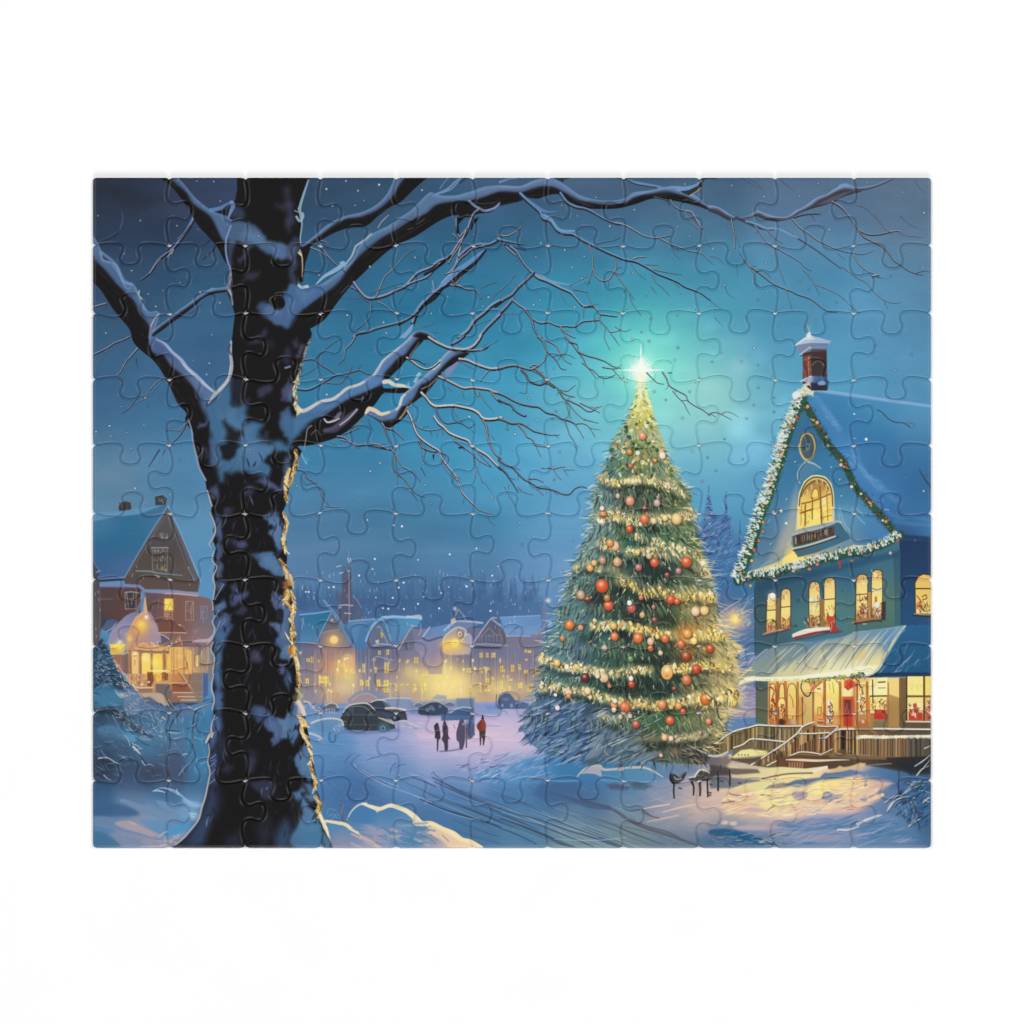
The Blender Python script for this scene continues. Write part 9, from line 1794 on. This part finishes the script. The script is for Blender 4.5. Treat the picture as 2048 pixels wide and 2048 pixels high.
def outline(i,j):
    """closed outline of one piece, clockwise as seen in the picture, with rounded corners"""
    def line(a,b,n=10):
        return [(a[0]+(b[0]-a[0])*k/n,a[1]+(b[1]-a[1])*k/n)for k in range(n+1)]
    top=hcut[i,j] if j>0 else line(node[i,j],node[i+1,j])
    right=vcut[i+1,j] if i<10 else line(node[i+1,j],node[i+1,j+1])
    bot=(hcut[i,j+1] if j<9 else line(node[i,j+1],node[i+1,j+1]))[::-1]
    left=(vcut[i,j] if i>0 else line(node[i,j],node[i,j+1]))[::-1]
    sides=[top,right,bot,left]
    R=8.4
    out=[]
    for k,s in enumerate(sides):
        nxt=sides[(k+1)% 4]
        c=s[-1]
        # trim both sides near the corner and bridge with a quadratic curve
        a=[p for p in s if math.hypot(p[0]-c[0],p[1]-c[1])>= R and math.hypot(p[0]-s[0][0],p[1]-s[0][1])>= R]
        b=[p for p in nxt if math.hypot(p[0]-c[0],p[1]-c[1])>= R]
        def toward(p):
            l=math.hypot(p[0]-c[0],p[1]-c[1])
            return (c[0]+(p[0]-c[0])*R/l,c[1]+(p[1]-c[1])*R/l)
        u,v=toward(a[-1]),toward(b[0])
        out += a
        for t in (0,.25,.5,.75,1):
            out.append(((1-t)** 2*u[0]+2*t*(1-t)*c[0]+t*t*v[0],(1-t)** 2*u[1]+2*t*(1-t)*c[1]+t*t*v[1]))
    # even spacing
    res=[out[0]]
    for p in out[1:]:
        if math.hypot(p[0]-res[-1][0],p[1]-res[-1][1])>.8:
            res.append(p)
    if math.hypot(res[0][0]-res[-1][0],res[0][1]-res[-1][1])<.8:
        res.pop()
    # split long stretches, then relax very lightly
    fin=[]
    for k,p in enumerate(res):
        q=res[(k+1)% len(res)]
        n=max(1,int(math.hypot(q[0]-p[0],q[1]-p[1])/3.2))
        fin += [(p[0]+(q[0]-p[0])*t/n,p[1]+(q[1]-p[1])*t/n)for t in range(n)]
    return fin

def normals2(pts):
    n=len(pts)
    out=[]
    for k in range(n):
        a,b=pts[k-2],pts[(k+2)% n]
        dx,dy=b[0]-a[0],b[1]-a[1]
        l=math.hypot(dx,dy)or 1
        out.append((dy/l,-dx/l))            # outward for clockwise order with y down
    return out

THICK=7.0                                         # card thickness in photo pixels (about 1.1 mm)
GAP,BEV,DEP=.04,7.0,4.0
PROFILE=[(GAP,0.0)]+[(GAP+BEV*k/5,THICK-DEP*(1-k/5)** 2)for k in range(6)]
def build_piece(i,j,mats):
    pts=outline(i,j)
    nrm=normals2(pts)
    n=len(pts)
    area=sum(pts[k][0]*pts[(k+1)% n][1]-pts[(k+1)% n][0]*pts[k][1] for k in range(n))
    s=1 if area>0 else-1
    cx,cy=(node[i,j][0]+node[i+1,j+1][0])/2,(node[i,j][1]+node[i+1,j+1][1])/2
    verts,uvs,vn=[],[],[]
    for r,(o,z)in enumerate(PROFILE):
        if r >= len(PROFILE)-1:
            tilt=0.0
        else:
            sl=2*DEP/BEV*(1-(r-1)/5)
            tilt=sl/math.hypot(1,sl)
        for k in range(n):
            x,y=pts[k][0]-nrm[k][0]*o*s,pts[k][1]-nrm[k][1]*o*s
            verts.append(((x-cx)*U,-(y-cy)*U,z*U))
            uvs.append(((x-PX0)/PW,1-(y-PY0)/PH))
            vn.append((nrm[k][0]*s*tilt,-nrm[k][1]*s*tilt,math.sqrt(max(0,1-tilt*tilt))))
    R=len(PROFILE)
    faces,mi=[],[]
    for r in range(R-1):
        for k in range(n):
            k2=(k+1)% n
            f=(r*n+k,(r+1)*n+k,(r+1)*n+k2,r*n+k2)
            faces.append(f if s>0 else f[::-1])
            mi.append(0)
    top_ring=[(verts[(R-1)*n+k][0]/U,verts[(R-1)*n+k][1]/U)for k in range(n)]
    inner=[]
    for gy in range(-150,151,16):
        for gx in range(-150,151,16):
            x,y=gx+(gy // 16 % 2)*8,gy
            ins,dm=False,1e9
            for k in range(n):
                (ax,ay),(bx,by)=top_ring[k],top_ring[k-1]
                if (ay>y)!= (by>y)and x<(bx-ax)*(y-ay)/(by-ay)+ax:
                    ins=not ins
                dm=min(dm,(ax-x)** 2+(ay-y)** 2)
            if ins and dm>90:
                inner.append((x,y))
    i0=len(verts)
    for x,y in inner:
        verts.append((x*U,y*U,THICK*U)); vn.append((0,0,1))
        uvs.append(((x+cx-PX0)/PW,1-(cy-y-PY0)/PH))
    def cap(r):
        ring=[Vector((verts[r*n+k][0]/U,verts[r*n+k][1]/U))for k in range(n)]+([Vector(p)for p in inner] if r else [])
        res=delaunay_2d_cdt(ring,[],[tuple(range(n))],1,1e-4)
        idx=[]
        for v,x in enumerate(res[3]):
            if x:
                idx.append(r*n+x[0] if x[0]<n else i0+x[0]-n)
            else:                                   # a vertex the triangulation added
                px,py=res[0][v]
                verts.append((px*U,py*U,THICK*U if r else 0)); vn.append((0,0,1))
                uvs.append(((px+cx-PX0)/PW,1-(cy-py-PY0)/PH))
                idx.append(len(verts)-1)
        return [f for f in (tuple(idx[v] for v in f)for f in res[2])if len(set(f))== len(f)]
    nb=len(faces)
    for r,up in ((R-1,1),(0,-1)):
        for f in cap(r):
            p0,p1,p2=(verts[v] for v in f[:3])
            z=(p1[0]-p0[0])*(p2[1]-p0[1])-(p1[1]-p0[1])*(p2[0]-p0[0])
            faces.append(f if z*up>0 else f[::-1]); mi.append(0 if up>0 else 1)
    me=bpy.data.meshes.new('puzzle_piece')
    me.from_pydata(verts,[],faces)
    uvl=me.uv_layers.new(name='print')
    flat=[]
    for l in me.loops:
        flat += uvs[l.vertex_index]
    uvl.data.foreach_set('uv',flat)
    me.polygons.foreach_set('material_index',mi)
    for m in mats:
        me.materials.append(m)
    me.polygons.foreach_set('use_smooth',[True]*len(faces))
    me.update()
    if me.validate():
        print('mesh repaired',i,j)
    ln=[]
    for p in me.polygons:
        for li in p.loop_indices:
            v=me.loops[li].vertex_index
            if p.index >= nb:ln.append((0,0,1 if mi[p.index] == 0 else-1))
            elif p.index<n:ln.append((nrm[v % n][0]*s,-nrm[v % n][1]*s,0))
            else:ln.append(vn[v])
    me.normals_split_custom_set(ln)
    o=bpy.data.objects.new('puzzle_piece',me)
    o.location=(wx(cx),wy(cy),0)
    SC.collection.objects.link(o)
    return o

# ---------------------------------------------------------------- materials
def new_mat(name):
    m=bpy.data.materials.new(name)
    m.use_nodes=True
    nt=m.node_tree
    return m,nt,nt.nodes['Principled BSDF']
img=bpy.data.images.new('christmas_print',PW,PH,alpha=False)
_px=np.ones((PH,PW,4),np.float32)
_px[...,:3]=CV[::-1]
img.pixels.foreach_set(_px.ravel())
img.update()
img.pack()
mprint,nt,bs_=new_mat('printed_paper')
tex=nt.nodes.new('ShaderNodeTexImage')
tex.image=img
tex.extension='EXTEND'
gain=nt.nodes.new('ShaderNodeMix')
gain.data_type='RGBA'; gain.blend_type='MULTIPLY'; gain.inputs[0].default_value=1
gain.inputs[7].default_value=(INK,INK,INK,1)
nt.links.new(tex.outputs['Color'],gain.inputs[6])
nt.links.new(gain.outputs[2],bs_.inputs['Base Color'])
bs_.inputs['Roughness'].default_value=.42
bs_.inputs['Specular IOR Level'].default_value=SPEC
nz=nt.nodes.new('ShaderNodeTexNoise'); nz.inputs['Scale'].default_value=2600; nz.inputs['Detail'].default_value=2
tc=nt.nodes.new('ShaderNodeTexCoord')
bp_=nt.nodes.new('ShaderNodeBump'); bp_.inputs['Strength'].default_value=.04; bp_.inputs['Distance'].default_value=.00002
nt.links.new(tc.outputs['Object'],nz.inputs['Vector']); nt.links.new(nz.outputs['Fac'],bp_.inputs['Height']); nt.links.new(bp_.outputs['Normal'],bs_.inputs['Normal'])
mcard,nt,bs_=new_mat('pale_card')
bs_.inputs['Base Color'].default_value=(.7,.7,.68,1); bs_.inputs['Roughness'].default_value=.9
nz=nt.nodes.new('ShaderNodeTexNoise'); nz.inputs['Scale'].default_value=900
rp=nt.nodes.new('ShaderNodeValToRGB'); rp.color_ramp.elements[0].color=(.66,.65,.62,1); rp.color_ramp.elements[1].color=(.78,.77,.74,1)
nt.links.new(nz.outputs['Fac'],rp.inputs['Fac']); nt.links.new(rp.outputs['Color'],bs_.inputs['Base Color'])
mtop,nt,bs_=new_mat('white_surface')
bs_.inputs['Base Color'].default_value=(.9,.9,.9,1); bs_.inputs['Roughness'].default_value=.8; bs_.inputs['Specular IOR Level'].default_value=.2
nz=nt.nodes.new('ShaderNodeTexNoise'); nz.inputs['Scale'].default_value=300
rp=nt.nodes.new('ShaderNodeValToRGB'); rp.color_ramp.elements[0].color=(.89,.89,.89,1); rp.color_ramp.elements[1].color=(.91,.91,.91,1)
nt.links.new(nz.outputs['Fac'],rp.inputs['Fac']); nt.links.new(rp.outputs['Color'],bs_.inputs['Base Color'])

LABELS=LABEL_ROWS.strip().split('\n')
for j in range(10):
    for i in range(11):
        o=build_piece(i,j,(mprint,mcard))
        o['label']=LABELS[j*11+i].strip()
        o['category']='puzzle piece'
        o['group']='interlocking pieces of the assembled jigsaw'

me=bpy.data.meshes.new('table_surface')
q=3.0
me.from_pydata([(-q,-q,0),(q,-q,0),(q,q,0),(-q,q,0)],[],[(0,1,2,3)])
me.materials.append(mtop)
g=bpy.data.objects.new('table_surface',me)
g.location.z=-.00005
g['kind']='structure'
SC.collection.objects.link(g)

# ---------------------------------------------------------------- camera and lamps
cam=bpy.data.cameras.new('camera')
co=bpy.data.objects.new('camera',cam)
D=1.6
co.location=(0,0,D+THICK*U)
cam.sensor_width=36
cam.lens=36*D/(2048*U)
cam.clip_start,cam.clip_end=.05,20
SC.collection.objects.link(co)
SC.camera=co
def softbox(name,loc,size,power,col_=(1,1,1)):
    l=bpy.data.lights.new(name,'AREA')
    l.shape='RECTANGLE'; l.size,l.size_y=size
    l.energy=power; l.color=col_
    o=bpy.data.objects.new(name,l)
    o.location=loc
    o.rotation_euler=(-Vector(loc)).to_track_quat('-Z','Y').to_euler()
    SC.collection.objects.link(o)
softbox('front_softbox',(.2,-2.9,1.25),(1.8,.8),KEY)
softbox('left_softbox',(-2.1,.9,2.0),(1.1,1.1),FILL)
softbox('right_softbox',(2.1,.9,2.0),(1.1,1.1),FILL)
w=bpy.data.worlds.new('World')
SC.world=w
w.use_nodes=True
w.node_tree.nodes['Background'].inputs['Color'].default_value=(1,1,1,1)
w.node_tree.nodes['Background'].inputs['Strength'].default_value=AMB
SC.view_settings.view_transform='Standard'
SC.view_settings.look='None'
SC.view_settings.gamma=1
SC.view_settings.exposure=EXPO
SC.view_settings.use_curve_mapping=False
SC.render.engine='CYCLES'
SC.cycles.max_bounces=4
SC.cycles.use_denoising=True
